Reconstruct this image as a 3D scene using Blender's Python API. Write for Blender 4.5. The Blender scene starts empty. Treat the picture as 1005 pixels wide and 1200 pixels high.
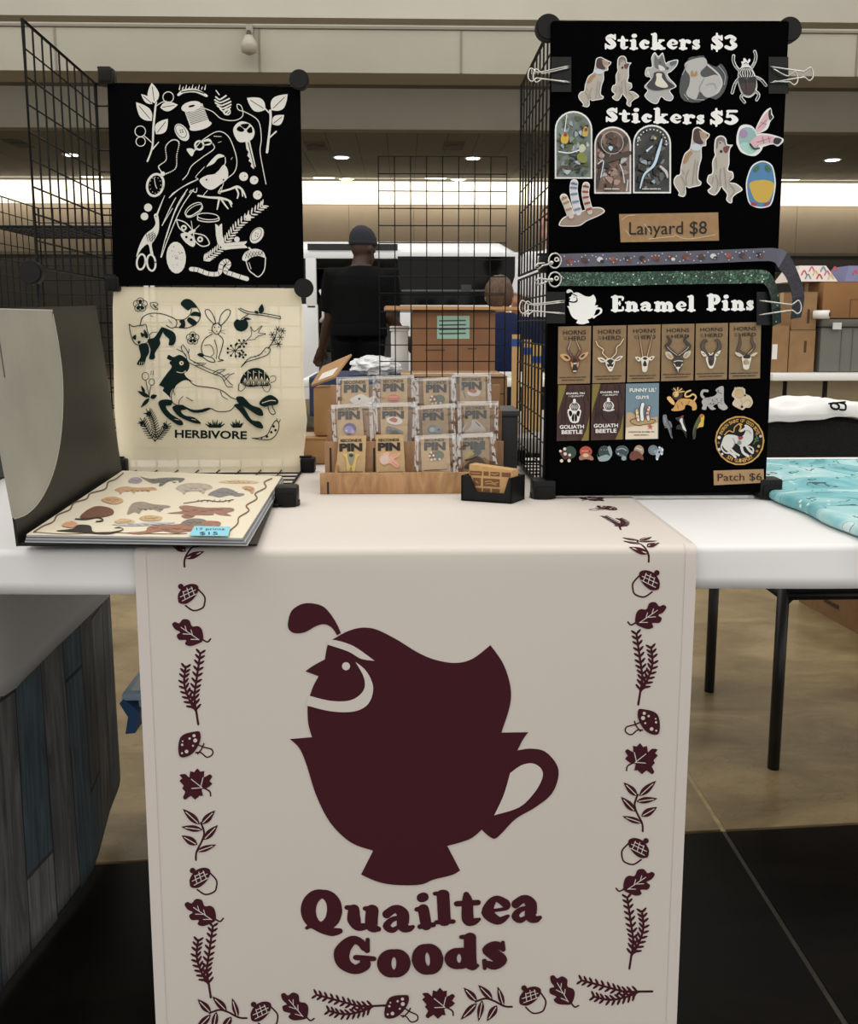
import bpy, bmesh, math, random
from mathutils import Vector, Matrix, Euler
from mathutils.geometry import tessellate_polygon

scene = bpy.context.scene
COL = scene.collection
R = math.radians

# ------------------------------------------------------------------ camera
F, CX, CY = 1080.0, 502.5, 540.0          # focal length and principal point in photo pixels (1005 x 1200)
HZ, VPX = 380.0, 472.0                    # horizon row, vanishing column of the table's depth direction
TZ = 0.74                                 # table height
CAM = Vector((0, 0, TZ + 0.275))
PITCH = math.atan((CY - HZ) / F)
YAW = math.atan((CX - VPX) / F * math.cos(PITCH))
ROT = Euler((math.pi / 2 - PITCH, 0, -YAW), 'XYZ').to_matrix()
cd = bpy.data.cameras.new('camera')
cam = bpy.data.objects.new('camera', cd)
COL.objects.link(cam)
cam.location = CAM
cam.rotation_euler = ROT.to_euler()
cd.sensor_fit = 'HORIZONTAL'
cd.sensor_width = 36
cd.lens = F * 36 / 1005
cd.shift_y = (CY - 600) / 1005
cd.clip_start = 0.02
cd.clip_end = 200
scene.camera = cam

# ------------------------------------------------------------------ world, lights, exposure
scene.view_settings.view_transform = 'Standard'
scene.view_settings.look = 'None'
scene.view_settings.gamma = 1
scene.view_settings.use_curve_mapping = False
scene.view_settings.exposure = 0.3
w = bpy.data.worlds.new('hall_air')
scene.world = w
w.use_nodes = True
w.node_tree.nodes['Background'].inputs[0].default_value = (1.0, 0.97, 0.92, 1)
w.node_tree.nodes['Background'].inputs[1].default_value = 0.92


def area_light(name, loc, size, power, color=(1, .96, .9), rot=(0, 0, 0)):
    l = bpy.data.lights.new(name, 'AREA')
    l.shape = 'RECTANGLE'
    l.size, l.size_y = size
    l.energy = power
    l.color = color
    o = bpy.data.objects.new(name, l)
    o.location = loc
    o.rotation_euler = rot
    COL.objects.link(o)
    return o


area_light('unseen_hall_light', (-2.2, -0.6, 6.2), (2.4, 1.2), 36)
area_light('unseen_hall_light', (2.6, -0.6, 6.2), (2.4, 1.2), 36)
area_light('unseen_hall_light', (-2.4, 3.6, 6.2), (2.4, 1.2), 34)
area_light('unseen_hall_light', (2.6, 3.6, 6.2), (2.4, 1.2), 34)
area_light('unseen_hall_light', (0.0, 8.6, 6.2), (6.0, 1.2), 60)
area_light('unseen_hall_light', (0, 13.1, 6.4), (26, .5), 130, (1, .97, .92), (R(62), 0, 0))  # added, unseen strip that brightens the middle bulkhead face
area_light('unseen_hall_light', (0, 16.3, 5.5), (26, .3), 200, (1, .97, .92), (R(75), 0, 0))  # another added strip without a fixture, aimed at the last bulkhead to lift it
area_light('cove_light', (0, 24.35, 4.55), (34, .25), 260, (1, .95, .84), (R(70), 0, 0))

# ------------------------------------------------------------------ helpers
WL = {}


def ray(x, y):
    return (ROT @ Vector(((x - CX) / F, -(y - CY) / F, -1.0)))


def px(x, y, X=None, Y=None, Z=None):
    d = ray(x, y)
    if X is not None:
        t = (X - CAM.x) / d.x
    elif Y is not None:
        t = (Y - CAM.y) / d.y
    else:
        t = (Z - CAM.z) / d.z
    return CAM + d * t


def plane3(a, b, c):
    n = (b - a).cross(c - a).normalized()
    if n.dot(CAM - a) < 0:
        n = -n

    def f(x, y, off=0.0):
        d = ray(x, y)
        t = (a + n * off - CAM).dot(n) / d.dot(n)
        return CAM + d * t
    return f


def yplane(Y):
    def f(x, y, off=0.0):
        return px(x, y, Y=Y - off)
    return f


def zplane(Z):
    def f(x, y, off=0.0):
        return px(x, y, Z=Z + off)
    return f


def lin(c):
    c = c / 255.0
    return c / 12.92 if c <= 0.04045 else ((c + 0.055) / 1.055) ** 2.4


MATS = {}


def M(rgb, rough=.6, metal=0.0, noise=None, bump=None, spec=.5, alpha=1.0, trans=0.0, emit=0.0, coat=0.0, key=None):
    k = key or (rgb, rough, metal, noise, bump, spec, alpha, trans, emit, coat)
    if k in MATS:
        return MATS[k]
    m = bpy.data.materials.new('mat_%03d' % len(MATS))
    m.use_nodes = True
    nt = m.node_tree
    b = nt.nodes['Principled BSDF']
    col = tuple(lin(v) for v in rgb) + (1,)
    b.inputs['Base Color'].default_value = col
    b.inputs['Roughness'].default_value = rough
    b.inputs['Metallic'].default_value = metal
    b.inputs['Specular IOR Level'].default_value = spec
    b.inputs['Coat Weight'].default_value = coat
    if trans:
        b.inputs['Transmission Weight'].default_value = trans
    if alpha < 1:
        b.inputs['Alpha'].default_value = alpha
    if emit:
        b.inputs['Emission Color'].default_value = col
        b.inputs['Emission Strength'].default_value = emit
    if noise or bump:
        tc = nt.nodes.new('ShaderNodeTexCoord')
        mp = nt.nodes.new('ShaderNodeMapping')
        nt.links.new(tc.outputs['Object'], mp.inputs[0])
    if noise:
        sc, amt = noise[0], noise[1]
        n = nt.nodes.new('ShaderNodeTexNoise')
        n.inputs['Scale'].default_value = sc
        n.inputs['Detail'].default_value = 6
        if len(noise) > 2:
            mp.inputs['Scale'].default_value = noise[2]
        nt.links.new(mp.outputs[0], n.inputs[0])
        rp = nt.nodes.new('ShaderNodeValToRGB')
        rp.color_ramp.elements[0].position = .3
        rp.color_ramp.elements[1].position = .7
        rp.color_ramp.elements[0].color = tuple(max(0, c * (1 - amt)) for c in col[:3]) + (1,)
        rp.color_ramp.elements[1].color = tuple(min(1, c * (1 + amt)) for c in col[:3]) + (1,)
        nt.links.new(n.outputs[0], rp.inputs[0])
        nt.links.new(rp.outputs[0], b.inputs['Base Color'])
    if bump:
        n2 = nt.nodes.new('ShaderNodeTexNoise')
        n2.inputs['Scale'].default_value = bump[0]
        n2.inputs['Detail'].default_value = 4
        nt.links.new(mp.outputs[0], n2.inputs[0])
        bp = nt.nodes.new('ShaderNodeBump')
        bp.inputs['Strength'].default_value = bump[1]
        bp.inputs['Distance'].default_value = bump[2] if len(bump) > 2 else .01
        nt.links.new(n2.outputs[0], bp.inputs['Height'])
        nt.links.new(bp.outputs[0], b.inputs['Normal'])
    MATS[k] = m
    return m


class MB:
    """collects faces with materials; build() links them as one mesh object"""

    def __init__(self):
        self.v, self.f, self.m, self.mats = [], [], [], []

    def mi(self, mat):
        if mat not in self.mats:
            self.mats.append(mat)
        return self.mats.index(mat)

    def add(self, verts, faces, mat):
        o = len(self.v)
        self.v += [Vector(p) for p in verts]
        k = self.mi(mat)
        for f in faces:
            self.f.append([i + o for i in f])
            self.m.append(k)
        return self

    def box(self, a, b, mat, bev=0.0):
        x0, y0, z0 = (min(a[i], b[i]) for i in range(3))
        x1, y1, z1 = (max(a[i], b[i]) for i in range(3))
        if bev <= 0:
            vs = [(x0, y0, z0), (x1, y0, z0), (x1, y1, z0), (x0, y1, z0), (x0, y0, z1), (x1, y0, z1), (x1, y1, z1), (x0, y1, z1)]
            fs = [(3, 2, 1, 0), (4, 5, 6, 7), (0, 1, 5, 4), (1, 2, 6, 5), (2, 3, 7, 6), (3, 0, 4, 7)]
            return self.add(vs, fs, mat)
        bm = bmesh.new()
        bmesh.ops.create_cube(bm, size=1)
        for v in bm.verts:
            v.co = Vector(((x0 + x1) / 2 + v.co.x * (x1 - x0), (y0 + y1) / 2 + v.co.y * (y1 - y0), (z0 + z1) / 2 + v.co.z * (z1 - z0)))
        bmesh.ops.bevel(bm, geom=bm.edges[:], offset=bev, segments=2, affect='EDGES', profile=.6)
        return self.bm(bm, mat)

    def bm(self, bm, mat):
        bm.verts.index_update()
        self.add([v.co.copy() for v in bm.verts], [[v.index for v in f.verts] for f in bm.faces], mat)
        bm.free()
        return self

    def hexa(self, p, mat):
        """8 corners: four bottom (ccw), four top"""
        return self.add(p, [(3, 2, 1, 0), (4, 5, 6, 7), (0, 1, 5, 4), (1, 2, 6, 5), (2, 3, 7, 6), (3, 0, 4, 7)], mat)

    def slab(self, quad, n, t, mat):
        """quad in 3D given thickness t along n"""
        q = [Vector(p) for p in quad]
        return self.hexa([p for p in q] + [p + n * t for p in q], mat)

    def prism(self, pts, axis, mat):
        """closed 3D outline extruded along a vector"""
        n = len(pts)
        pts = [Vector(p) for p in pts]
        axis = Vector(axis)
        tri = tessellate_polygon([pts])
        vs = pts + [p + axis for p in pts]
        fs = [list(t) for t in tri] + [[i + n for i in reversed(t)] for t in tri]
        fs += [[i, (i + 1) % n, (i + 1) % n + n, i + n] for i in range(n)]
        return self.add(vs, fs, mat)

    def tube(self, pts, r, mat, seg=6, closed=False, cap=True):
        pts = [Vector(p) for p in pts]
        n = len(pts)
        rs = r if isinstance(r, (list, tuple)) else [r] * n
        vs, fs = [], []
        up = None
        for i, p in enumerate(pts):
            a = pts[(i - 1) % n] if (closed or i > 0) else p
            b = pts[(i + 1) % n] if (closed or i < n - 1) else p
            t = (b - a)
            t = t.normalized() if t.length > 1e-9 else Vector((0, 0, 1))
            if up is None:
                up = Vector((0, 0, 1)) if abs(t.z) < .9 else Vector((1, 0, 0))
            s = t.cross(up)
            s = s.normalized() if s.length > 1e-6 else t.orthogonal().normalized()
            up = s.cross(t).normalized()
            for k in range(seg):
                an = 2 * math.pi * k / seg
                vs.append(p + (s * math.cos(an) + up * math.sin(an)) * rs[i])
        m = n if closed else n - 1
        for i in range(m):
            j = (i + 1) % n
            for k in range(seg):
                k2 = (k + 1) % seg
                fs.append((i * seg + k, i * seg + k2, j * seg + k2, j * seg + k))
        if cap and not closed:
            fs.append(tuple(range(seg)))
            fs.append(tuple(range((n - 1) * seg + seg - 1, (n - 1) * seg - 1, -1)))
        return self.add(vs, fs, mat)

    def loft(self, rings, mat, seg=16, cap=True):
        """rings: (centre, rx, ry[, normal axis])  horizontal ellipses"""
        vs, fs = [], []
        for c, rx, ry in rings:
            for k in range(seg):
                a = 2 * math.pi * k / seg
                vs.append((c[0] + rx * math.cos(a), c[1] + ry * math.sin(a), c[2]))
        for i in range(len(rings) - 1):
            for k in range(seg):
                k2 = (k + 1) % seg
                fs.append((i * seg + k, i * seg + k2, (i + 1) * seg + k2, (i + 1) * seg + k))
        if cap:
            fs.append(tuple(reversed(range(seg))))
            fs.append(tuple(range((len(rings) - 1) * seg, len(rings) * seg)))
        return self.add(vs, fs, mat)

    def ball(self, c, r, mat, seg=12, rings=8):
        if not isinstance(r, (tuple, list)):
            r = (r, r, r)
        vs = [(c[0], c[1], c[2] - r[2])]
        fs = []
        for i in range(1, rings):
            th = math.pi * i / rings
            for k in range(seg):
                a = 2 * math.pi * k / seg
                vs.append((c[0] + r[0] * math.sin(th) * math.cos(a), c[1] + r[1] * math.sin(th) * math.sin(a), c[2] - r[2] * math.cos(th)))
        vs.append((c[0], c[1], c[2] + r[2]))
        T = len(vs) - 1
        for k in range(seg):
            fs.append((0, 1 + (k + 1) % seg, 1 + k))
            fs.append((T, 1 + (rings - 2) * seg + k, 1 + (rings - 2) * seg + (k + 1) % seg))
        for i in range(rings - 2):
            for k in range(seg):
                k2 = (k + 1) % seg
                fs.append((1 + i * seg + k, 1 + i * seg + k2, 1 + (i + 1) * seg + k2, 1 + (i + 1) * seg + k))
        return self.add(vs, fs, mat)

    def disc(self, c, axis, r, t, mat, seg=24):
        """solid disc: centre of near face c, thickness t along axis"""
        axis = Vector(axis).normalized()
        s = axis.orthogonal().normalized()
        u = axis.cross(s)
        vs = []
        for q in (0, t):
            for k in range(seg):
                a = 2 * math.pi * k / seg
                vs.append(Vector(c) + axis * q + (s * math.cos(a) + u * math.sin(a)) * r)
        fs = [tuple(reversed(range(seg))), tuple(range(seg, 2 * seg))]
        fs += [(k, (k + 1) % seg, seg + (k + 1) % seg, seg + k) for k in range(seg)]
        return self.add(vs, fs, mat)

    def grid(self, fn, nu, nv, mat):
        """fn(i/nu, j/nv) -> point"""
        vs = [fn(i / nu, j / nv) for j in range(nv + 1) for i in range(nu + 1)]
        fs = [(j * (nu + 1) + i, j * (nu + 1) + i + 1, (j + 1) * (nu + 1) + i + 1, (j + 1) * (nu + 1) + i) for j in range(nv) for i in range(nu)]
        return self.add(vs, fs, mat)

    def build(self, name, parent=None, smooth=False, origin=None, solid=0.0, fix=True):
        lo = Vector([min(v[i] for v in self.v) for i in range(3)])
        hi = Vector([max(v[i] for v in self.v) for i in range(3)])
        c = Vector(origin) if origin is not None else Vector(((lo.x + hi.x) / 2, (lo.y + hi.y) / 2, lo.z))
        me = bpy.data.meshes.new(name)
        me.from_pydata([tuple(v - c) for v in self.v], [], self.f)
        for mt in self.mats:
            me.materials.append(mt)
        me.polygons.foreach_set('material_index', self.m)
        if smooth:
            me.polygons.foreach_set('use_smooth', [True] * len(me.polygons))
        if fix:
            b = bmesh.new()
            b.from_mesh(me)
            bmesh.ops.recalc_face_normals(b, faces=b.faces[:])
            b.to_mesh(me)
            b.free()
        if smooth == 'auto':
            me.set_sharp_from_angle(angle=R(35))
        o = bpy.data.objects.new(name, me)
        COL.objects.link(o)
        put(o, c, parent)
        if solid:
            md = o.modifiers.new('solid', 'SOLIDIFY')
            md.thickness = solid
            md.offset = 0
        return o


def put(o, world, parent=None):
    WL[o.name] = Vector(world)
    if parent is not None:
        o.parent = parent
        o.location = Vector(world) - WL[parent.name]
    else:
        o.location = world


def tag(o, label, cat=None, group=None, kind=None):
    if label:
        o['label'] = label
    if cat:
        o['category'] = cat
    if group:
        o['group'] = group
    if kind:
        o['kind'] = kind
    return o


def thing(name, label, cat, loc, group=None):
    o = bpy.data.objects.new(name, None)
    o.empty_display_size = .05
    COL.objects.link(o)
    put(o, loc)
    return tag(o, label, cat, group)


# ------------------------------------------------------------------ flat print: outlines and strokes drawn on a surface
def catmull(pts, closed, n=6):
    """pts may carry a third element 1 = corner"""
    P = [(float(p[0]), float(p[1])) for p in pts]
    K = [len(p) > 2 and p[2] == 1 for p in pts]
    out = []
    N = len(P)
    m = N if closed else N - 1
    for i in range(m):
        p1, p2 = P[i], P[(i + 1) % N]
        p0 = P[(i - 1) % N] if (closed or i > 0) else p1
        p3 = P[(i + 2) % N] if (closed or i < N - 2) else p2
        if K[i]:
            p0 = p1
        if K[(i + 1) % N]:
            p3 = p2
        for k in range(n):
            t = k / n
            q = []
            for d in range(2):
                q.append(.5 * (2 * p1[d] + (p2[d] - p0[d]) * t + (2 * p0[d] - 5 * p1[d] + 4 * p2[d] - p3[d]) * t * t + (3 * p1[d] - p0[d] - 3 * p2[d] + p3[d]) * t ** 3))
            out.append(tuple(q))
    if not closed:
        out.append(P[-1])
    return out


def inset(pts, d):
    """move a closed outline inwards by d"""
    n = len(pts)
    ar = sum(pts[i][0] * pts[(i + 1) % n][1] - pts[(i + 1) % n][0] * pts[i][1] for i in range(n))
    s = 1 if ar > 0 else -1
    out = []
    for i in range(n):
        a, b = pts[(i - 1) % n], pts[(i + 1) % n]
        tx, ty = b[0] - a[0], b[1] - a[1]
        L = math.hypot(tx, ty) or 1
        out.append((pts[i][0] - s * ty / L * d, pts[i][1] + s * tx / L * d))
    return out


class Art:
    """map_(x, y, offset) -> 3D.  Every call lies a hair in front of the one before."""

    def __init__(self, map_, base=.0006, step=.00012, maxlen=None):
        self.map, self.base, self.step, self.k, self.n, self.maxlen = map_, base, step, 0, 0, maxlen
        self.mb = MB()

    def off(self):
        self.k += 1
        self.n += 1
        return self.base + self.step * (self.k - 1) + self.n * 4e-6

    def fill(self, P, mat, thick=False):
        o = self.off()
        tri = tessellate_polygon([[Vector((p[0], p[1], 0)) for p in P]])
        if self.maxlen:
            bm = bmesh.new()
            vv = [bm.verts.new((p[0], p[1], 0)) for p in P]
            for t in tri:
                try:
                    bm.faces.new([vv[i] for i in t])
                except ValueError:
                    pass
            for _ in range(6):
                e = [q for q in bm.edges if q.calc_length() > self.maxlen]
                if not e:
                    break
                bmesh.ops.subdivide_edges(bm, edges=e, cuts=1)
                bmesh.ops.triangulate(bm, faces=[f for f in bm.faces if len(f.verts) > 3])
            bm.verts.index_update()
            self.mb.add([self.map(v.co.x, v.co.y, o) for v in bm.verts], [[v.index for v in f.verts] for f in bm.faces], mat)
            bm.free()
            return
        vs = [self.map(p[0], p[1], o) for p in P]
        fs = [list(t) for t in tri]
        if thick:
            n = len(P)
            vs += [self.map(p[0], p[1], 0.0) for p in P]
            fs += [[i, (i + 1) % n, (i + 1) % n + n, i + n] for i in range(n)]
        self.mb.add(vs, fs, mat)

    def poly(self, pts, mat, smooth=True, thick=False, n=5):
        self.fill(catmull(pts, True, n) if smooth else [(p[0], p[1]) for p in pts], mat, thick)

    def outline(self, pts, mat, w, closed=True):
        self.stroke(list(pts) + ([pts[0]] if closed else []), mat, w)

    def stroke(self, pts, mat, w=None, smooth=True, thick=False):
        """pts (x, y[, width])"""
        W = [p[2] if len(p) > 2 else w for p in pts]
        P = [(p[0], p[1]) for p in pts]
        n = 5
        if smooth and len(P) > 2:
            Q = catmull(P, False, n)
            V = []
            for i in range(len(P) - 1):
                for k in range(n):
                    V.append(W[i] + (W[i + 1] - W[i]) * k / n)
            V.append(W[-1])
        else:
            Q, V = P, W
        o = self.off()
        Lf, Rt = [], []
        for i, p in enumerate(Q):
            a, b = Q[max(i - 1, 0)], Q[min(i + 1, len(Q) - 1)]
            tx, ty = b[0] - a[0], b[1] - a[1]
            L = math.hypot(tx, ty) or 1
            nx, ny = -ty / L * V[i] / 2, tx / L * V[i] / 2
            Lf.append((p[0] + nx, p[1] + ny))
            Rt.append((p[0] - nx, p[1] - ny))
        vs, fs = [], []
        m = len(Q)
        for a, b in zip(Lf, Rt):
            vs += [a, b]
        fs = [(2 * i, 2 * i + 1, 2 * i + 3, 2 * i + 2) for i in range(m - 1)]
        for e, q in ((0, 1), (m - 1, m - 2)):
            r = V[e] / 2
            a0 = math.atan2(Q[e][1] - Q[q][1], Q[e][0] - Q[q][0])
            c0 = len(vs)
            vs.append(Q[e])
            for k in range(7):
                an = a0 - math.pi / 2 + math.pi * k / 6
                vs.append((Q[e][0] + r * math.cos(an), Q[e][1] + r * math.sin(an)))
            fs += [(c0, c0 + 1 + k, c0 + 2 + k) for k in range(6)]
        self.mb.add([self.map(p[0], p[1], o) for p in vs], fs, mat)

    def dot(self, x, y, r, mat, ry=None, rot=0, thick=False):
        ry = ry or r
        c, s = math.cos(R(rot)), math.sin(R(rot))
        P = []
        for k in range(18):
            a = 2 * math.pi * k / 18
            u, v = r * math.cos(a), ry * math.sin(a)
            P.append((x + u * c - v * s, y + u * s + v * c))
        self.fill(P, mat, thick)

    def ring(self, x, y, r, w, mat, ry=None, rot=0):
        ry = ry or r
        c, s = math.cos(R(rot)), math.sin(R(rot))
        P = []
        for k in range(13):
            a = 2 * math.pi * k / 12
            u, v = r * math.cos(a), ry * math.sin(a)
            P.append((x + u * c - v * s, y + u * s + v * c))
        self.stroke(P, mat, w)

    def leaf(self, a, b, w, mat, vein=None, vw=3):
        ax, ay = a
        bx, by = b
        tx, ty = bx - ax, by - ay
        nx, ny = -ty, tx
        L = math.hypot(tx, ty)
        nx, ny = nx / L * w / 2, ny / L * w / 2
        P = [(ax, ay, 1)]
        for t, k in ((.2, .75), (.45, 1), (.75, .6)):
            P.append((ax + tx * t + nx * k, ay + ty * t + ny * k))
        P.append((bx, by, 1))
        for t, k in ((.75, .6), (.45, 1), (.2, .75)):
            P.append((ax + tx * t - nx * k, ay + ty * t - ny * k))
        self.poly(P, mat)
        if vein:
            self.stroke([(ax + tx * .12, ay + ty * .12), (ax + tx * .8, ay + ty * .8)], vein, vw)

    def text(self, s, box, mat, bold=0.0, slope=0.0, keep=False):
        """the built-in sans font fitted into box (x0, y0, x1, y1), y down"""
        V, Fc, bb = font_mesh(s, bold)
        x0, y0, x1, y1 = box
        sx, sy = (x1 - x0) / (bb[2] - bb[0]), (y1 - y0) / (bb[3] - bb[1])
        o = self.off()
        vs = []
        for (u, v) in V:
            X = x0 + (u - bb[0]) * sx
            vs.append(self.map(X, y1 - (v - bb[1]) * sy + slope * (X - x0), o))
        self.mb.add(vs, Fc, mat)

    def fine_print(self, box, mat, slope=0.0):
        """a line of print too small to read: short marks in word-like runs"""
        x0, y0, x1, y1 = box
        h = y1 - y0
        x, k = x0, 0
        while x < x1 - h * .4:
            L = h * (.35 + .25 * ((k * 7) % 3))
            y = (y0 + y1) / 2 + slope * (x - x0)
            self.stroke([(x, y), (min(x + L, x1), y)], mat, h * .8)
            self.k -= 1
            k += 1
            x += L + h * (1.3 if k % 5 == 0 else .75)
        self.k += 1

    def glyph(self, ch, box, mat, rot=0):
        """fat rounded slab-serif letter fitted into box"""
        S = GLYPH[ch]
        bx0 = min(p[0] - p[2] / 2 for s in S for p in s)
        bx1 = max(p[0] + p[2] / 2 for s in S for p in s)
        by0 = min(p[1] - p[2] / 2 for s in S for p in s)
        by1 = max(p[1] + p[2] / 2 for s in S for p in s)
        x0, y0, x1, y1 = box
        sx, sy = (x1 - x0) / (bx1 - bx0), (y1 - y0) / (by1 - by0)
        keep, old = self.map, self.map
        cx, cy = (x0 + x1) / 2, (y0 + y1) / 2
        c, s_ = math.cos(R(rot)), math.sin(R(rot))

        def mp(u, v, o):
            X, Yv = x0 + (u - bx0) * sx - cx, y1 - (v - by0) * sy - cy
            return old(cx + X * c - Yv * s_, cy + X * s_ + Yv * c, o)
        self.map = mp
        k0 = self.k
        for s in S:
            self.stroke(s, mat)
            self.k = k0
        self.k = k0 + 1
        self.map = keep

    def cooper(self, txt, x0, x1, base, cap, mat, slope=0.0, gap=6):
        adv = []
        for ch in txt:
            if ch == ' ':
                adv.append(34)
            else:
                S = GLYPH[ch]
                adv.append(max(p[0] + p[2] / 2 for s in S for p in s) - min(p[0] - p[2] / 2 for s in S for p in s) + gap)
        tot = sum(adv) - gap
        kx, ky = (x1 - x0) / tot, cap / 100.0
        X = x0
        for ch, a in zip(txt, adv):
            if ch != ' ':
                S = GLYPH[ch]
                by0 = min(p[1] - p[2] / 2 for s in S for p in s)
                by1 = max(p[1] + p[2] / 2 for s in S for p in s)
                b = base + slope * (X - x0)
                self.glyph(ch, (X, b - by1 * ky, X + (a - gap) * kx, b - by0 * ky), mat)
            X += a * kx

    def build(self, name, parent=None):
        return self.mb.build(name, parent, fix=False)


FONTC = {}


def font_mesh(s, bold):
    if (s, bold) in FONTC:
        return FONTC[(s, bold)]
    cu = bpy.data.curves.new('lettering', 'FONT')
    cu.body = s
    cu.offset = bold
    cu.resolution_u = 3
    o = bpy.data.objects.new('lettering', cu)
    COL.objects.link(o)
    dg = bpy.context.evaluated_depsgraph_get()
    me = bpy.data.meshes.new_from_object(o.evaluated_get(dg))
    V = [(v.co.x, v.co.y) for v in me.vertices]
    Fc = [list(p.vertices) for p in me.polygons]
    bpy.data.objects.remove(o)
    bpy.data.curves.remove(cu)
    bpy.data.meshes.remove(me)
    bb = (min(v[0] for v in V), min(v[1] for v in V), max(v[0] for v in V), max(v[1] for v in V))
    FONTC[(s, bold)] = (V, Fc, bb)
    return FONTC[(s, bold)]


def ell(cx, cy, rx, ry, w1, w2):
    return [(cx + rx * math.cos(a), cy + ry * math.sin(a), w1 + (w2 - w1) * abs(math.cos(a))) for a in [2 * math.pi * k / 12 for k in range(13)]]


def sc(S, k, dy=0):
    return [[(p[0] * k, p[1] * k + dy, p[2] * (k + .12)) for p in s] for s in S]


_S = [[(56, 74, 16), (40, 86, 24), (20, 72, 28), (36, 52, 32), (52, 30, 30), (34, 13, 26), (12, 24, 16)], [(60, 94, 9), (60, 66, 11)], [(8, 5, 9), (8, 34, 11)]]
GLYPH = {
    'S': _S, 's': sc(_S, .64),
    't': [[(26, 80, 14), (28, 60, 26), (28, 18, 28), (40, 11, 20), (54, 16, 8)], [(4, 58, 14), (52, 58, 14)]],
    'i': [[(20, 54, 28), (20, 8, 28)], [(4, 7, 14), (38, 7, 14)], [(4, 56, 13), (20, 56, 16)], [(21, 86, 26), (26, 87, 26)]],
    'c': [[(46, 44, 20), (30, 54, 20), (16, 32, 30), (28, 12, 24), (52, 18, 8)], [(46, 44, 24), (47, 45, 24)]],
    'k': [[(20, 94, 26), (20, 8, 28)], [(4, 7, 14), (38, 7, 14)], [(4, 96, 12), (20, 96, 14)], [(60, 56, 13), (34, 34, 18)], [(34, 36, 22), (56, 10, 28)], [(46, 7, 14), (74, 7, 14)], [(46, 58, 13), (70, 58, 12)]],
    'e': [[(57, 17, 8), (36, 9, 19), (15, 31, 27), (32, 59, 14), (54, 46, 19), (54, 35, 9), (22, 33, 7)]],
    'r': [[(20, 54, 28), (20, 8, 28)], [(4, 7, 14), (38, 7, 14)], [(4, 56, 13), (20, 56, 16)], [(28, 42, 14), (42, 54, 20), (54, 48, 24)]],
    '$': [[(p[0], p[1], p[2]) for p in s] for s in _S] + [[(34, 108, 11), (34, -8, 11)]],
    '3': [[(10, 80, 20), (30, 89, 22), (50, 72, 28), (36, 54, 16), (54, 30, 30), (34, 10, 24), (10, 20, 22)]],
    '5': [[(58, 91, 18), (18, 91, 18)], [(19, 92, 11), (15, 54, 13)], [(15, 52, 13), (36, 58, 22), (54, 32, 32), (32, 10, 24), (10, 20, 20)]],
    'E': [[(24, 92, 32), (24, 8, 32)], [(6, 93, 14), (64, 93, 14), (66, 74, 11)], [(22, 52, 15), (50, 52, 15)], [(50, 64, 9), (50, 40, 9)], [(6, 7, 14), (64, 7, 14), (68, 28, 11)]],
    'n': [[(20, 54, 28), (20, 8, 28)], [(4, 56, 13), (20, 56, 16)], [(28, 42, 14), (42, 54, 22), (56, 42, 28), (56, 8, 28)], [(4, 7, 14), (36, 7, 14)], [(42, 7, 14), (74, 7, 14)]],
    'm': [[(20, 54, 28), (20, 8, 28)], [(4, 56, 13), (20, 56, 16)], [(28, 42, 14), (42, 54, 22), (56, 42, 28), (56, 8, 28)], [(64, 42, 14), (78, 54, 22), (92, 42, 28), (92, 8, 28)], [(4, 7, 14), (36, 7, 14)], [(42, 7, 14), (72, 7, 14)], [(80, 7, 14), (110, 7, 14)]],
    'a': [[(12, 44, 20), (32, 55, 18), (48, 42, 28), (48, 16, 28), (60, 8, 16), (70, 12, 9)], [(46, 35, 9), (24, 31, 12), (11, 17, 18), (24, 7, 13), (42, 17, 8)]],
    'l': [[(20, 94, 28), (20, 8, 28)], [(4, 7, 14), (38, 7, 14)], [(4, 96, 13), (20, 96, 15)]],
    'P': [[(24, 92, 32), (24, 8, 32)], [(4, 7, 14), (46, 7, 14)], [(6, 93, 14), (34, 93, 14)], [(28, 93, 14), (54, 88, 24), (64, 68, 30), (52, 48, 22), (32, 44, 13)]],
    'Q': [ell(46, 52, 31, 40, 22, 36), [(14, 4, 8), (26, 10, 12), (50, 2, 16), (74, 0, 22), (92, 4, 14)]],
    'u': [[(18, 54, 24), (19, 28, 30), (28, 11, 22), (44, 12, 16)], [(58, 54, 28), (58, 14, 28), (72, 7, 14)], [(3, 57, 12), (18, 57, 14)], [(43, 57, 12), (58, 57, 14)]],
    'G': [[(64, 70, 14), (54, 87, 20), (36, 90, 24), (17, 58, 34), (22, 26, 32), (46, 11, 26), (66, 24, 26), (66, 38, 20)], [(48, 44, 15), (84, 44, 14)], [(70, 96, 9), (70, 64, 12)]],
    'o': [ell(34, 32, 20, 24, 18, 30)],
    'd': [ell(32, 32, 19, 23, 18, 28), [(58, 94, 28), (58, 12, 28), (70, 7, 14)], [(40, 96, 13), (58, 96, 14)]],
}
# ================================================================== the hall
BLACK = M((8, 8, 9), .6, spec=.25)
BLACKP = M((10, 10, 11), .45, spec=.25)          # black plastic
WIRE = M((5, 5, 6), .5, spec=.2)
STEEL = M((205, 202, 196), .25, .9)
WHITE = M((232, 231, 226), .55)
GLASS = M((7, 8, 8), .08, 0, spec=.2)


def struct(name, mb, parent=None, smooth=False):
    o = mb.build(name, parent, smooth)
    if parent is None:
        o['kind'] = 'structure'
    return o


# floor: polished concrete, two tan slabs beyond two near-black ones, with open joints
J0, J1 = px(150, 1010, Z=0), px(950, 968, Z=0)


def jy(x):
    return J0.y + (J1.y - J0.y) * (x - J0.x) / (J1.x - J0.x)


XJ = (px(808, 905, Z=0).x + px(960, 1160, Z=0).x) / 2


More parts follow.
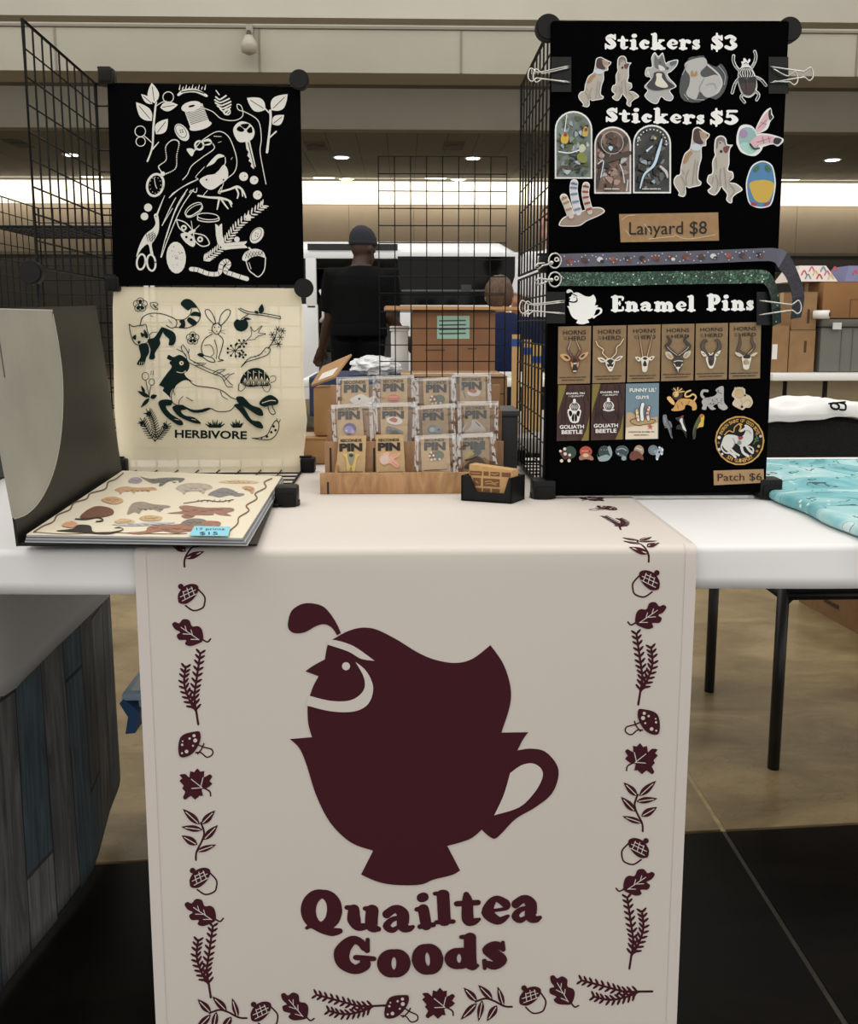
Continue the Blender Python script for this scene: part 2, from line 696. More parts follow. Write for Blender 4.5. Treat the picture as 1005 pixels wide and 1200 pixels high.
def concrete(base, dark, light, rough, key):
    m = bpy.data.materials.new(key)
    m.use_nodes = True
    nt = m.node_tree
    b = nt.nodes['Principled BSDF']
    tc = nt.nodes.new('ShaderNodeTexCoord')
    mp = nt.nodes.new('ShaderNodeMapping')
    mp.inputs['Scale'].default_value = (1, 1.8, 1)
    nt.links.new(tc.outputs['Object'], mp.inputs[0])
    n = nt.nodes.new('ShaderNodeTexNoise')
    n.inputs['Scale'].default_value = 3.2
    n.inputs['Detail'].default_value = 10
    n.inputs['Roughness'].default_value = .68
    n.inputs['Distortion'].default_value = .6
    nt.links.new(mp.outputs[0], n.inputs[0])
    r = nt.nodes.new('ShaderNodeValToRGB')
    e = r.color_ramp.elements
    e[0].position, e[1].position = .3, .72
    e[0].color = tuple(lin(v) for v in dark) + (1,)
    e[1].color = tuple(lin(v) for v in light) + (1,)
    q = e.new(.5)
    q.color = tuple(lin(v) for v in base) + (1,)
    nt.links.new(n.outputs[0], r.inputs[0])
    # hairline crazing
    v = nt.nodes.new('ShaderNodeTexVoronoi')
    v.feature = 'DISTANCE_TO_EDGE'
    v.inputs['Scale'].default_value = 9
    n3 = nt.nodes.new('ShaderNodeTexNoise')
    n3.inputs['Scale'].default_value = 6
    mixv = nt.nodes.new('ShaderNodeMix')
    mixv.data_type = 'VECTOR'
    mixv.inputs['Factor'].default_value = .25
    nt.links.new(mp.outputs[0], mixv.inputs[4])
    nt.links.new(n3.outputs[1], mixv.inputs[5])
    nt.links.new(mp.outputs[0], n3.inputs[0])
    nt.links.new(mixv.outputs[1], v.inputs['Vector'])
    lt = nt.nodes.new('ShaderNodeMapRange')
    lt.inputs['From Max'].default_value = .02
    lt.inputs['To Min'].default_value = .8
    lt.inputs['To Max'].default_value = 1
    nt.links.new(v.outputs['Distance'], lt.inputs[0])
    mx = nt.nodes.new('ShaderNodeMix')
    mx.data_type = 'RGBA'
    mx.blend_type = 'MULTIPLY'
    mx.inputs['Factor'].default_value = 1
    nt.links.new(r.outputs[0], mx.inputs[6])
    nt.links.new(lt.outputs[0], mx.inputs[7])
    nt.links.new(mx.outputs[2], b.inputs['Base Color'])
    rr = nt.nodes.new('ShaderNodeMapRange')
    rr.inputs['To Min'].default_value = rough - .08
    rr.inputs['To Max'].default_value = rough + .12
    nt.links.new(n.outputs[0], rr.inputs[0])
    nt.links.new(rr.outputs[0], b.inputs['Roughness'])
    return m


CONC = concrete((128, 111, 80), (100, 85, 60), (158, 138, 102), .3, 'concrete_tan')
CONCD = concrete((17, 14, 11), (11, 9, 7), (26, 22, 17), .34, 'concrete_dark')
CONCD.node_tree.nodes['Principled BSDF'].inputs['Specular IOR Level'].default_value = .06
fl = MB().box((-14, -4, -.12), (14, 25.2, -.012), M((28, 24, 18), .8))
floor = struct('floor', fl)
g = .005
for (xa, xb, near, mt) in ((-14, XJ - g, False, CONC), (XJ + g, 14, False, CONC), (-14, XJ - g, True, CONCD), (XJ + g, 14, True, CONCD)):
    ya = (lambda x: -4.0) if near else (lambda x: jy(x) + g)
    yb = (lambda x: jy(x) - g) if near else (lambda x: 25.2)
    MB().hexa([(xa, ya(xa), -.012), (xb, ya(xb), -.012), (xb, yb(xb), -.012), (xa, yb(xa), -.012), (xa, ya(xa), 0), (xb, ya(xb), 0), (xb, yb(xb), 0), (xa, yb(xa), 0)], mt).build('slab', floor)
MB().box((XJ - g, jy(XJ), -.012), (XJ + g, 25.2, -.001), M((150, 132, 92), .5, noise=(30, .25))).build('joint_filler', floor)
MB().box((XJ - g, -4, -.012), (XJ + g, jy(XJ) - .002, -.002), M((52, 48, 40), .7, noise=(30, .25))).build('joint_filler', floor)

# back wall: white cove band above tan panels above a dark wainscot
WY = 25.0


def zat(y, Y):
    return px(502, y, Y=Y).z


ZC = zat(213, WY)
Z1, Z2 = zat(240, WY), zat(298, WY)
TAN = M((150, 134, 112), .7, noise=(2, .05))
wb = struct('wall_back', MB().box((-16, WY, 0), (16, WY + .2, ZC + .3), M((120, 110, 95), .8)))
MB().box((-16, WY - .02, Z1), (16, WY, ZC), M((236, 230, 214), .8)).build('cove_band', wb)
for i in range(-9, 9):
    MB().box((i * 1.7 + .3, WY - .05, Z2 + .02), (i * 1.7 + 1.99, WY, Z1 - .02), TAN).build('wall_panel', wb)
for i in range(-9, 9):
    MB().box((i * 1.7 + .3, WY - .07, 0), (i * 1.7 + 1.99, WY, Z2), M((84, 80, 72), .75, noise=(3, .08))).build('wainscot_panel', wb)
struct('wall_left', MB().box((-13.9, 5, 0), (-13.7, WY - .1, 8.5), M((150, 140, 124), .85)))
struct('wall_right', MB().box((13.7, 5, 0), (13.9, WY - .1, 8.5), M((150, 140, 124), .85)))
struct('trim_1', MB().box((-13.68, WY - .1, Z2 - .03), (13.68, WY - .07, Z2 + .05), M((120, 110, 96), .6)))

# dropped ceiling of plain tiles between the wall and the last bulkhead
BY3 = (ZC - CAM.z) / (zat(152, 10) - CAM.z) * 10
TW, TL_ = .61, 1.22
ceil = struct('ceiling', MB().box((-13.68, BY3, ZC + .02), (13.68, WY, ZC + .12), M((70, 66, 58), .9)))
tile_mb = MB().box((-TW / 2 + .006, -TL_ / 2 + .006, 0), (TW / 2 - .006, TL_ / 2 - .006, .018), M((146, 141, 130), .85, noise=(4, .04)))
tile0 = None
row = 0
y = BY3 + TL_ / 2
while y < WY - .3:
    for i in range(-19, 20):
        c = Vector((i * TW, y, ZC + .002))
        if tile0 is None:
            for v in tile_mb.v:
                v += c
            tile0 = tile_mb.build('ceiling_tile', ceil, origin=c)
        else:
            t = tile0.copy()
            COL.objects.link(t)
            t.location = c - WL['ceiling']
    y += TL_
# downlights set in the tiles
DL = [(400, 184, 'round recessed downlight above the van door'), (406, 213, 'small round downlight near the cove, left of the middle grid'), (554, 185, 'round recessed downlight behind the middle wire grid'), (537, 213.5, 'small round downlight near the cove, behind the middle wire grid'),
      (83, 181, 'round recessed downlight behind the left wire panel'), (975, 187, 'round recessed downlight right of the sticker board')]
for (x, y, lab) in DL:
    c = px(x, y, Z=ZC)
    if c.y > WY - .3:
        c = px(x, y + 1, Y=WY - .45)
        c.z = ZC
    t = thing('downlight', lab, 'ceiling light', (c.x, c.y, ZC - .03), 'round downlights in the hall ceiling')
    MB().disc((c.x, c.y, ZC - .012), (0, 0, 1), .2, .014, M((225, 222, 212), .5)).build('trim_ring', t)
    MB().disc((c.x, c.y, ZC - .02), (0, 0, 1), .15, .01, M((255, 250, 238), .5, emit=6)).build('lens', t)
for (x0, x1, y, lab) in [(366, 393, 213, 'long slot light near the cove above the man'), (497, 524, 213.5, 'long slot light near the cove behind the middle grid'), (95, 121, 212, 'long slot light near the cove behind the left wire panel'), (911, 936, 213, 'long slot light near the cove beside the sticker board')]:
    a, b = px(x0, y, Y=WY - .7), px(x1, y, Y=WY - .7)
    t = thing('slot_light', lab, 'ceiling light', (a.x, WY - .7, ZC - .03), 'slot lights near the cove')
    MB().box((a.x, WY - .8, ZC - .02), (b.x, WY - .6, ZC), M((215, 210, 198), .5)).build('housing', t)
    MB().box((a.x + .03, WY - .77, ZC - .026), (b.x - .03, WY - .63, ZC - .02), M((255, 248, 230), .5, emit=4)).build('lens', t)
for (x0, x1, y, lab) in [(520, 545, 166, 'square air vent above the middle wire grid'), (355, 380, 166, 'square air vent beside the hanging black tote print'), (0, 22, 163, 'square air vent at the left edge of the ceiling')]:
    a, b = px(x0, y, Z=ZC), px(x1, y, Z=ZC)
    t = thing('air_vent', lab, 'vent', (a.x, a.y, ZC - .03), 'vents in the hall ceiling')
    MB().box((a.x, a.y, ZC - .012), (b.x, a.y + .9, ZC), M((96, 92, 84), .7)).build('frame', t)
    MB().disc(((a.x + b.x) / 2, a.y + .45, ZC - .02), (0, 0, 1), .17, .02, M((60, 56, 50), .6)).build('diffuser', t)

# stepped bulkheads across the hall
BK = M((190, 186, 174), .8, noise=(1.2, .04))
BK2 = M((176, 172, 160), .8, noise=(1.2, .04))


def bulkhead(name, ybot, Y, thick, ztop, mat, seams):
    z = zat(ybot, Y)
    o = struct(name, MB().box((-13.68, Y, z), (13.68, Y + thick, ztop), mat))
    return o, z


b1, zb1 = bulkhead('trim_2', 22, 12.0, .25, 8.5, BK, 4)
b2, zb2 = bulkhead('trim_3', 86, 15.0, .7, 8.5, BK, 4)
MB().box((-13.68, 14.97, zat(35, 15)), (13.68, 15.0, zat(35, 15) + .035), M((150, 146, 136), .8)).build('rail', b2)
for i in range(-4, 6):
    MB().box((i * 3.1 + .9, 14.985, zb2), (i * 3.1 + .93, 15.0, zat(36, 15)), M((150, 146, 136), .8)).build('seam', b2)
b3, zb3 = bulkhead('trim_4', 152, BY3 - .3, .3, 8.5, BK2, 4)
zs5 = zat(104, BY3 - .3)
struct('trim_5', MB().box((-13.68, 15.7, zs5), (13.68, BY3 - .3, zs5 + .1), M((120, 116, 106), .9)))
# little hanging fixture on the middle bulkhead
fx = px(293, 30, Y=14.96)
fxb = px(293, 66, Y=14.8)
t = thing('wall_sensor', 'small clear teardrop fixture hanging from the pale bulkhead', 'fixture', (fx.x, 14.9, fxb.z))
MB().box((fx.x - .05, 14.85, fx.z - .22), (fx.x + .05, 14.975, fx.z), M((165, 160, 150), .5)).build('bracket', t)
MB().tube([(fx.x, 14.82, fx.z - .12), (fx.x - .02, 14.78, fx.z - .3)], .035, M((80, 72, 66), .5)).build('arm', t)
MB().loft([((fx.x, 14.8, fxb.z + .02), .03, .03), ((fx.x, 14.8, fxb.z + .06), .12, .1), ((fx.x, 14.8, fxb.z + .18), .13, .11), ((fx.x, 14.8, fxb.z + .3), .06, .05)], M((190, 185, 172), .2)).build('globe', t, True)

# ================================================================== tables and cloths
TF = px(163, 645, Z=TZ).y               # front edge of the table
TB = TF + .77
CLOTH = M((230, 229, 228), .85)
LEGM = M((16, 16, 17), .4)


def folding_table(label, x0, x1, y0, y1, top, legx, group=None, topmat=None):
    t = thing('folding_table', label, 'table', ((x0 + x1) / 2, (y0 + y1) / 2, 0), group)
    MB().box((x0, y0, top - .042), (x1, y1, top), topmat or M((226, 226, 224), .5), .012).build('table_top', t, 'auto')
    for lx in legx:
        for ly in (y0 + .1, y1 - .1):
            MB().tube([(lx, ly, 0), (lx, ly, top - .04)], .0135, LEGM, 10).build('leg', t, True)
        MB().tube([(lx, y0 + .1, .3), (lx, y1 - .1, .3)], .01, LEGM, 8).build('cross_bar', t, True)
    return t


folding_table('white folding table under the white cloth in front', -.50, 1.3, TF + .012, TB - .01, TZ - .004, (.03, 1.1))
folding_table('neighbouring table hidden under the grey wood print cloth', -2.2, -.76, TF + .03, TB - .02, TZ - .004, (-1.9, -1.0))


def cloth_profile(x0, x1, yf, yb, z, drop, r, name, mat, wav, nx=60, dropb=.1):
    """cloth over a table: back drop, top, rounded front edge, front drop"""
    prof = [(yb, z - dropb), (yb, z - .01), (yb - .01, z)]
    for k in range(1, 12):
        prof.append((yb - .01 + (yf + r - yb + .01) * k / 12, z))
    for k in range(7):
        a = math.pi / 2 * k / 6
        prof.append((yf + r - r * math.sin(a), z - r + r * math.cos(a)))
    nd = max(3, int(drop / .03))
    for k in range(1, nd + 1):
        prof.append((yf, z - r - (drop - r) * k / nd))
    mb = MB()

    def fn(u, v):
        j = min(int(round(v * (len(prof) - 1))), len(prof) - 1)
        y, zz = prof[j]
        x = x0 + (x1 - x0) * u
        d = max(0, z - r - zz) / max(drop, .01)
        return Vector((x, y - abs(wav(x)) * d, zz + .0015 * math.sin(x * 23) * (d > .9)))
    mb.grid(fn, nx, len(prof) - 1, mat)
    return mb


mb = cloth_profile(-1.3, 1.32, TF, TB, TZ, px(100, 695, Y=TF).z * -1 + TZ, .008, 'c', CLOTH, lambda x: .004 * (1 + math.sin(x * 14)))
tcl = mb.build('white_tablecloth', None, True, solid=.002)
tag(tcl, 'plain white tablecloth with a short front drop covering the display table', 'tablecloth')

# corner of cloth hanging over the wood print on the left
WPT = [px(-150, 1290, Z=.012), px(-60, 1215, Z=.012), px(0, 1164, Z=.012), px(60, 1085, Z=.012), px(104, 1020, Z=.014), px(128, 965, Z=.03), px(138, 925, Z=.07)]
Wd = (WPT[6] - WPT[2])
Wd.z = 0
Wd.normalize()
Wn = Vector((Wd.y, -Wd.x, 0))
fpl = plane3(WPT[2] + Wn * .028, WPT[6] + Wn * .028, WPT[2] + Wn * .028 + Vector((0, 0, .5)))
flp = [fpl(-60, 812), fpl(0, 816), fpl(22, 806), fpl(45, 785), fpl(85, 742), fpl(124, 699)]


def flap(u, v):
    k = u * (len(flp) - 1)
    i = min(int(k), len(flp) - 2)
    b = flp[i].lerp(flp[i + 1], k - i)
    top = TZ - .03
    p = Vector((b.x, b.y, top + (b.z - top) * v))
    return p + Wn * (.008 * v * math.sin(u * 5.5 + v * 1.5))


mbf = MB()
mbf.grid(flap, 40, 10, M((214, 213, 212), .85))
o = mbf.build('cloth_corner', None, True, solid=.002)
tag(o, 'loose white cloth corner hanging in a triangle over the grey wood print cloth', 'tablecloth')


def wood_print():
    m = bpy.data.materials.new('wood_print')
    m.use_nodes = True
    nt = m.node_tree
    b = nt.nodes['Principled BSDF']
    b.inputs['Roughness'].default_value = .75
    L = nt.links.new
    tc = nt.nodes.new('ShaderNodeTexCoord')
    sp = nt.nodes.new('ShaderNodeSeparateXYZ')
    L(tc.outputs['UV'], sp.inputs[0])

    def math_(op, a, bb=None):
        n = nt.nodes.new('ShaderNodeMath')
        n.operation = op
        for i, q in enumerate((a, bb)):
            if q is None:
                continue
            if isinstance(q, (int, float)):
                n.inputs[i].default_value = q
            else:
                L(q, n.inputs[i])
        return n.outputs[0]
    u = math_('MULTIPLY', sp.outputs[0], 13.0)
    iu = math_('FLOOR', u)
    fu = math_('FRACT', u)
    wn0 = nt.nodes.new('ShaderNodeTexWhiteNoise')
    wn0.noise_dimensions = '1D'
    L(iu, wn0.inputs['W'])
    v = math_('ADD', math_('MULTIPLY', sp.outputs[1], 1.6), math_('MULTIPLY', wn0.outputs[0], 7.0))
    iv = math_('FLOOR', v)
    fv = math_('FRACT', v)
    wn = nt.nodes.new('ShaderNodeTexWhiteNoise')
    wn.noise_dimensions = '1D'
    L(math_('ADD', math_('MULTIPLY', iu, 3.7), math_('MULTIPLY', iv, 11.3)), wn.inputs['W'])
    rp = nt.nodes.new('ShaderNodeValToRGB')
    rp.color_ramp.interpolation = 'CONSTANT'
    cols = [(0, (112, 112, 112)), (.3, (136, 136, 136)), (.5, (92, 92, 94)), (.64, (84, 100, 110)), (.8, (118, 113, 110)), (.92, (66, 82, 96))]
    e = rp.color_ramp.elements
    for i, (p, c) in enumerate(cols):
        q = e[i] if i < 2 else e.new(p)
        q.position = p
        q.color = tuple(lin(k) for k in c) + (1,)
    L(wn.outputs[0], rp.inputs[0])
    mp = nt.nodes.new('ShaderNodeMapping')
    mp.inputs['Scale'].default_value = (70, 5, 1)
    L(tc.outputs['UV'], mp.inputs[0])
    n = nt.nodes.new('ShaderNodeTexNoise')
    n.inputs['Scale'].default_value = 1
    n.inputs['Detail'].default_value = 8
    n.inputs['Distortion'].default_value = 1.2
    L(mp.outputs[0], n.inputs[0])
    mr = nt.nodes.new('ShaderNodeMapRange')
    mr.inputs['From Min'].default_value = .3
    mr.inputs['From Max'].default_value = .7
    mr.inputs['To Min'].default_value = .45
    mr.inputs['To Max'].default_value = 1.35
    L(n.outputs[0], mr.inputs[0])
    ed = math_('MULTIPLY', math_('GREATER_THAN', fu, .04), math_('GREATER_THAN', fv, .012))
    fac = math_('MULTIPLY', mr.outputs[0], math_('ADD', math_('MULTIPLY', ed, .75), .25))
    mx = nt.nodes.new('ShaderNodeMix')
    mx.data_type = 'RGBA'
    mx.blend_type = 'MULTIPLY'
    mx.inputs['Factor'].default_value = 1
    L(rp.outputs[0], mx.inputs[6])
    L(fac, mx.inputs[7])
    L(mx.outputs[2], b.inputs['Base Color'])
    return m


def drape(path, hem, top, name, mat, nv=24):
    """hanging cloth along a ground path; hem(i) height"""
    mb = MB()
    n = len(path) - 1
    mb.grid(lambda u, v: Vector((path[int(round(u * n))][0] + .006 * v * math.sin(u * 16), path[int(round(u * n))][1] + .01 * v * math.cos(u * 12), top + (hem[int(round(u * n))] - top) * v)), n, nv, mat)
    o = mb.build(name, None, True, solid=.002)
    uvl = o.data.uv_layers.new(name='uv')
    n1 = n + 1
    L = [0]
    for i in range(n):
        L.append(L[-1] + (Vector(path[i + 1]) - Vector(path[i])).length)
    for lp in o.data.loops:
        i, j = lp.vertex_index % n1, lp.vertex_index // n1
        uvl.data[lp.index].uv = (L[i], j / nv * .74)
    return o


wp, hm = [], []
Q_ = catmull([(p.x, p.y) for p in WPT], False, 8)
for k, q_ in enumerate(Q_):
    wp.append(q_)
    i_ = min(k // 8, len(WPT) - 2)
    hm.append(WPT[i_].z + (WPT[i_ + 1].z - WPT[i_].z) * (k / 8 - i_))
e0 = Vector(wp[-1])
d0 = (Vector(wp[-1]) - Vector(wp[-3])).normalized()
for k in range(1, 13):
    a_ = k / 12 * math.pi / 2
    side = Vector((-d0.y, d0.x))
    p_ = e0 + d0 * .05 * math.sin(a_) + side * .05 * (1 - math.cos(a_)) + side * (.02 * max(0, k - 8))
    wp.append((p_.x, p_.y))
    hm.append(hm[-1] + .006)
o = drape(wp, hm, TZ - .012, 'wood_print_cloth', wood_print())
tag(o, 'grey and blue weathered plank print cloth hanging to the floor', 'tablecloth')

# ------------------------------------------------------------------ printed runner with the quail teacup
RX0, RX1 = px(163, 643, Z=TZ).x, px(812, 640, Z=TZ).x
RY = TF - .012
RTOP = TZ + .0035
RB = .06
RUN = M((213, 205, 197), .85)
MAR = M((66, 24, 34), .85, spec=.2)


def wave(u, v):
    """gentle ripple of the hanging cloth, towards the viewer"""
    if v > 0:
        return 0.0
    d = min(1, -v / .5)
    return .003 * d * (math.sin(u * 15 + 1.0) + .6 * math.sin(u * 7 - v * 6)) - .002 * math.exp(-((u - .012) / .03) ** 2) * d


def runner(u, v, off=0.0):
    """v > 0 lies on the table, v < 0 hangs in front"""
    r = .01
    if v >= 0:
        return Vector((u, RY + r + v, RTOP + off))
    q = math.pi / 2 * r
    if -v < q:
        a = -v / r
        return Vector((u, RY + r - (r + off) * math.sin(a), RTOP - r + (r + off) * math.cos(a)))
    return Vector((u, RY - off - wave(u, v), RTOP - r + v + q))


run = thing('printed_runner', 'pale pink runner with a maroon quail in a teacup hanging over the table front', 'table runner', (0, RY, RB))
vb = -(RTOP - RB)
mb = MB()
vv = [TB - RY - .03, .5, .3, .15, .05] + [-.0157 * k / 5 for k in range(6)] + [-.0157 + (vb + .0157) * k / 40 for k in range(1, 41)]
mb.grid(lambda u, v: runner(RX0 + (RX1 - RX0) * u, vv[int(round(v * (len(vv) - 1)))]), 80, len(vv) - 1, RUN)
run_cloth = mb.build('cloth', run, True, solid=.0012)
HEM = M((214, 205, 199), .85)
for xe, s in ((RX0, 1), (RX1, -1)):
    mb = MB()
    vh = [k * (-.0157) / 5 for k in range(6)] + [-.0157 + (vb + .0157) * k / 30 for k in range(1, 31)]
    mb.grid(lambda u, v: runner(xe + s * .014 * u, vh[int(round(v * (len(vh) - 1)))], .0012), 2, len(vh) - 1, HEM)
    mb.build('side_hem', run_cloth, True)


def front_map(ox, oy, s):
    def f(x, y, off):
        p = px(ox + x / s, oy + y / s, Y=RY)
        u, v = p.x, p.z - (RTOP - .01) - .0157
        return runner(u, v, off)
    return f


QUAIL = [(180, 172, 1), (230, 145), (280, 133), (330, 140), (400, 175), (470, 218), (530, 243), (600, 254), (660, 240), (722, 193, 1), (765, 255), (790, 330), (790, 400), (760, 495, 1), (853, 495, 1), (835, 520), (815, 558, 1), (860, 552), (910, 562), (950, 605), (958, 650), (935, 710), (880, 755), (810, 795), (765, 840), (738, 862), (715, 852), (692, 830, 1), (650, 862), (573, 885, 1), (617, 970, 1), (590, 985), (525, 1002), (490, 1018), (440, 1023), (370, 1018), (320, 1005), (275, 985, 1), (317, 902, 1), (240, 875), (170, 810), (120, 715), (85, 605), (60, 550), (28, 520, 1), (105, 513, 1), (92, 465), (90, 402), (98, 368, 1), (110, 335), (128, 302, 1), (82, 285, 1), (110, 265), (150, 243, 1), (155, 210), (163, 185)]
PLUME = [(22, 115), (35, 75), (70, 52), (110, 50), (150, 65), (185, 110), (205, 152, 1), (192, 160, 1), (175, 135), (150, 122), (120, 128), (80, 150), (45, 153), (25, 140)]
BROW = [(160, 178, 1), (185, 176), (250, 197), (322, 247, 1), (275, 240), (230, 215), (160, 192, 1)]
CHEEK = [(255, 250, 1), (295, 285), (317, 340), (300, 395), (250, 422), (170, 422), (84, 402, 1), (92, 368, 1), (170, 386), (240, 383), (283, 350), (285, 305)]
HANDLE = [(790, 635, 1), (830, 608), (870, 603), (900, 625), (900, 660), (870, 710), (820, 755), (735, 780, 1), (768, 710)]


def quail(A, ink, paper):
    A.poly(QUAIL, ink)
    A.k -= 1
    A.poly(PLUME, ink)
    for q in (BROW, CHEEK, HANDLE):
        A.poly(q, paper)
        A.k -= 1
    A.dot(223, 266, 14, paper)


A = Art(front_map(330, 690, 2.956), .0014, .0006, 22)
quail(A, MAR, RUN)
A.build('quail_teacup_print', run_cloth)
A = Art(front_map(330, 1020, 2.956), .0012, .00006)
for ch, bx, rot in [('Q', (65, 65, 216, 224), 4), ('u', (216, 112, 346, 206), 2), ('a', (349, 114, 460, 212), -2), ('i', (460, 72, 526, 204), -10), ('l', (524, 60, 600, 187), -3), ('t', (596, 68, 690, 187), -2), ('e', (690, 85, 792, 187), -4), ('a', (795, 85, 902, 184), 0),
                    ('G', (181, 224, 329, 356), 3), ('o', (330, 268, 447, 366), 0), ('o', (450, 250, 560, 356), -6), ('d', (562, 211, 682, 338), -2), ('s', (692, 242, 780, 342), -3)]:
    A.glyph(ch, bx, MAR, rot)
A.build('maroon_lettering', run_cloth)


# border motifs, drawn once in zoomed pixels and placed on the cloth
def m_acorn(A):
    A.stroke([(225, 215), (255, 250), (255, 285), (243, 308), (200, 320), (160, 295)], MAR, 8)
    A.poly([(122, 260), (125, 235), (150, 200), (190, 185), (222, 195), (222, 225), (200, 260), (165, 285), (130, 282)], MAR)
    A.dot(137, 198, 14, MAR)
    for a, b in (((148, 222), (160, 262)), ((168, 205), (182, 252)), ((190, 200), (205, 238)), ((135, 250), (210, 215)), ((145, 270), (215, 235)), ((150, 225), (195, 205))):
        A.stroke([a, b], RUN, 4)
        A.k -= 1


def m_oak(A):
    A.stroke([(240, 462), (270, 480), (287, 465)], MAR, 8)
    A.poly([(95, 390), (110, 378), (130, 385), (150, 365), (180, 370), (195, 400), (225, 400), (245, 420), (250, 470), (220, 490), (185, 500), (160, 490), (165, 470), (130, 468), (118, 445), (135, 430), (110, 415)], MAR)
    for s in ([(140, 405), (190, 440), (230, 468)], [(160, 398), (168, 425)], [(190, 418), (198, 445)], [(150, 438), (185, 440)], [(190, 466), (225, 466)]):
        A.stroke(s, RUN, 4)
        A.k -= 1


def m_rosemary(A):
    for S in ([(225, 895), (215, 830), (205, 760), (215, 680), (235, 540)], [(215, 830), (180, 770), (155, 690), (162, 605)]):
        D_ = catmull(S, False, 16)
        Q, acc = [D_[0]], 0.0
        for u_, v_ in zip(D_, D_[1:]):
            acc += math.hypot(v_[0] - u_[0], v_[1] - u_[1])
            if acc >= 23:
                Q.append(v_)
                acc = 0.0
        A.stroke(S, MAR, 11)
        A.k -= 1
        for i in range(3 if S[0][1] > 890 else 1, len(Q), 1):
            p = Q[i]
            q = Q[max(i - 1, 0)]
            a = math.atan2(p[1] - q[1], p[0] - q[0])
            L = 36 - 8 * i / len(Q)
            for s in (-1, 1):
                an = a + s * .85
                A.stroke([(p[0], p[1], 9), (p[0] + L * .6 * math.cos(an), p[1] + L * .6 * math.sin(an), 13), (p[0] + L * math.cos(an), p[1] + L * math.sin(an), 8)], MAR)
                A.k -= 1


def m_mushroom(A):
    A.stroke([(215, 1035), (240, 1035), (270, 1058), (298, 1045), (295, 1020), (255, 1008), (225, 995)], MAR, 7)
    A.stroke([(225, 1040), (245, 1015), (255, 990)], MAR, 7)
    A.poly([(128, 1020), (135, 965), (160, 940), (210, 928), (235, 930), (238, 970), (215, 1020), (180, 1050), (140, 1055)], MAR)
    for x, y, r in ((207, 948, 8), (213, 972, 10), (185, 962, 6), (148, 993, 6), (170, 1027, 9), (147, 1035, 5), (202, 998, 5), (150, 975, 4)):
        A.dot(x, y, r, RUN)
        A.k -= 1


def m_maple(A):
    A.stroke([(225, 90), (262, 110), (267, 132)], MAR, 7)
    A.poly([(122, 32), (150, 28), (168, 45), (172, 15), (190, 20), (205, 2), (220, 18), (238, 15), (236, 45), (262, 30), (275, 42), (262, 62), (275, 75), (250, 95), (225, 100), (232, 130), (215, 130), (195, 148), (175, 130), (150, 148), (138, 135), (150, 112), (135, 95), (142, 82), (122, 60), (135, 48)], MAR, n=2)
    for s in ([(178, 52), (228, 92)], [(232, 45), (222, 88)], [(180, 95), (225, 92)]):
        A.stroke(s, RUN, 4)
        A.k -= 1


def m_twig(A):
    A.stroke([(197, 428), (200, 390), (225, 340), (235, 300), (220, 255)], MAR, 9)
    for a, b, w in (((215, 262), (135, 188), 34), ((222, 262), (287, 197), 34), ((228, 287), (128, 272), 30), ((232, 335), (300, 265), 34), ((205, 357), (130, 312), 36), ((200, 388), (293, 357), 28)):
        A.leaf(a, b, w, MAR, RUN, 4)
        A.k -= 2


MOT = {'acorn': (m_acorn, 188, 250, 4.286), 'oak_leaf': (m_oak, 190, 432, 4.286), 'rosemary': (m_rosemary, 198, 712, 4.286), 'mushroom': (m_mushroom, 213, 993, 4.286), 'maple_leaf': (m_maple, 200, 74, 4.0), 'leafy_twig': (m_twig, 214, 308, 4.0)}


def motif(kind, x, y, rot=0, mirror=False, k=1.0, flat=None):
    fn, cx, cy, s = MOT[kind]
    c_, s_ = math.cos(R(rot)), math.sin(R(rot))

    def mp(u, v, off):
        a, b = (u - cx) / s * k * (-1 if mirror else 1), (v - cy) / s * k
        a, b = a * c_ - b * s_, a * s_ + b * c_
        if flat:
            return runner(flat[0] + a * .00103, flat[1] - b * .00103, off)
        p = px(x + a, y + b, Y=RY)
        return runner(p.x, p.z - (RTOP - .01) - .0157, off)
    A = Art(mp, .001, .0004)
    fn(A)
    A.build(kind + '_print', run_cloth)


for kind, x, y in [('acorn', 224, 699), ('oak_leaf', 224, 741), ('rosemary', 226, 806), ('mushroom', 229, 872), ('maple_leaf', 230, 918), ('leafy_twig', 234, 977), ('acorn', 238, 1031), ('oak_leaf', 239, 1068), ('rosemary', 241, 1125)]:
    motif(kind, x, y)
for kind, x, y in [('acorn', 757, 683), ('oak_leaf', 758, 721), ('rosemary', 754, 783), ('mushroom', 753, 846), ('maple_leaf', 751, 889), ('leafy_twig', 749, 945), ('acorn', 745, 998), ('oak_leaf', 745, 1035), ('rosemary', 744, 1094)]:
    motif(kind, x, y, 0, True)
for kind, x, y, r in [('leafy_twig', 259, 1188, -88), ('acorn', 309, 1189, 0), ('oak_leaf', 348, 1181, 15), ('rosemary', 410, 1179, -84), ('mushroom', 471, 1180, 10), ('maple_leaf', 514, 1174, 0), ('leafy_twig', 570, 1175, -88), ('acorn', 624, 1172, 8), ('oak_leaf', 661, 1164, 25), ('rosemary', 721, 1164, -84)]:
    motif(kind, x, y, r)
xl, xr = px(224, 643, Z=TZ).x, px(752, 640, Z=TZ).x
motif('leafy_twig', 0, 0, 0, False, 1, (xl, .004))
motif('leafy_twig', 0, 0, 0, True, 1, (xr, .006))
for kind, v in [('rosemary', .125), ('mushroom', .225), ('maple_leaf', .30), ('acorn', .37)]:
    motif(kind, 0, 0, 0, True, 1, (xr - .003, v))
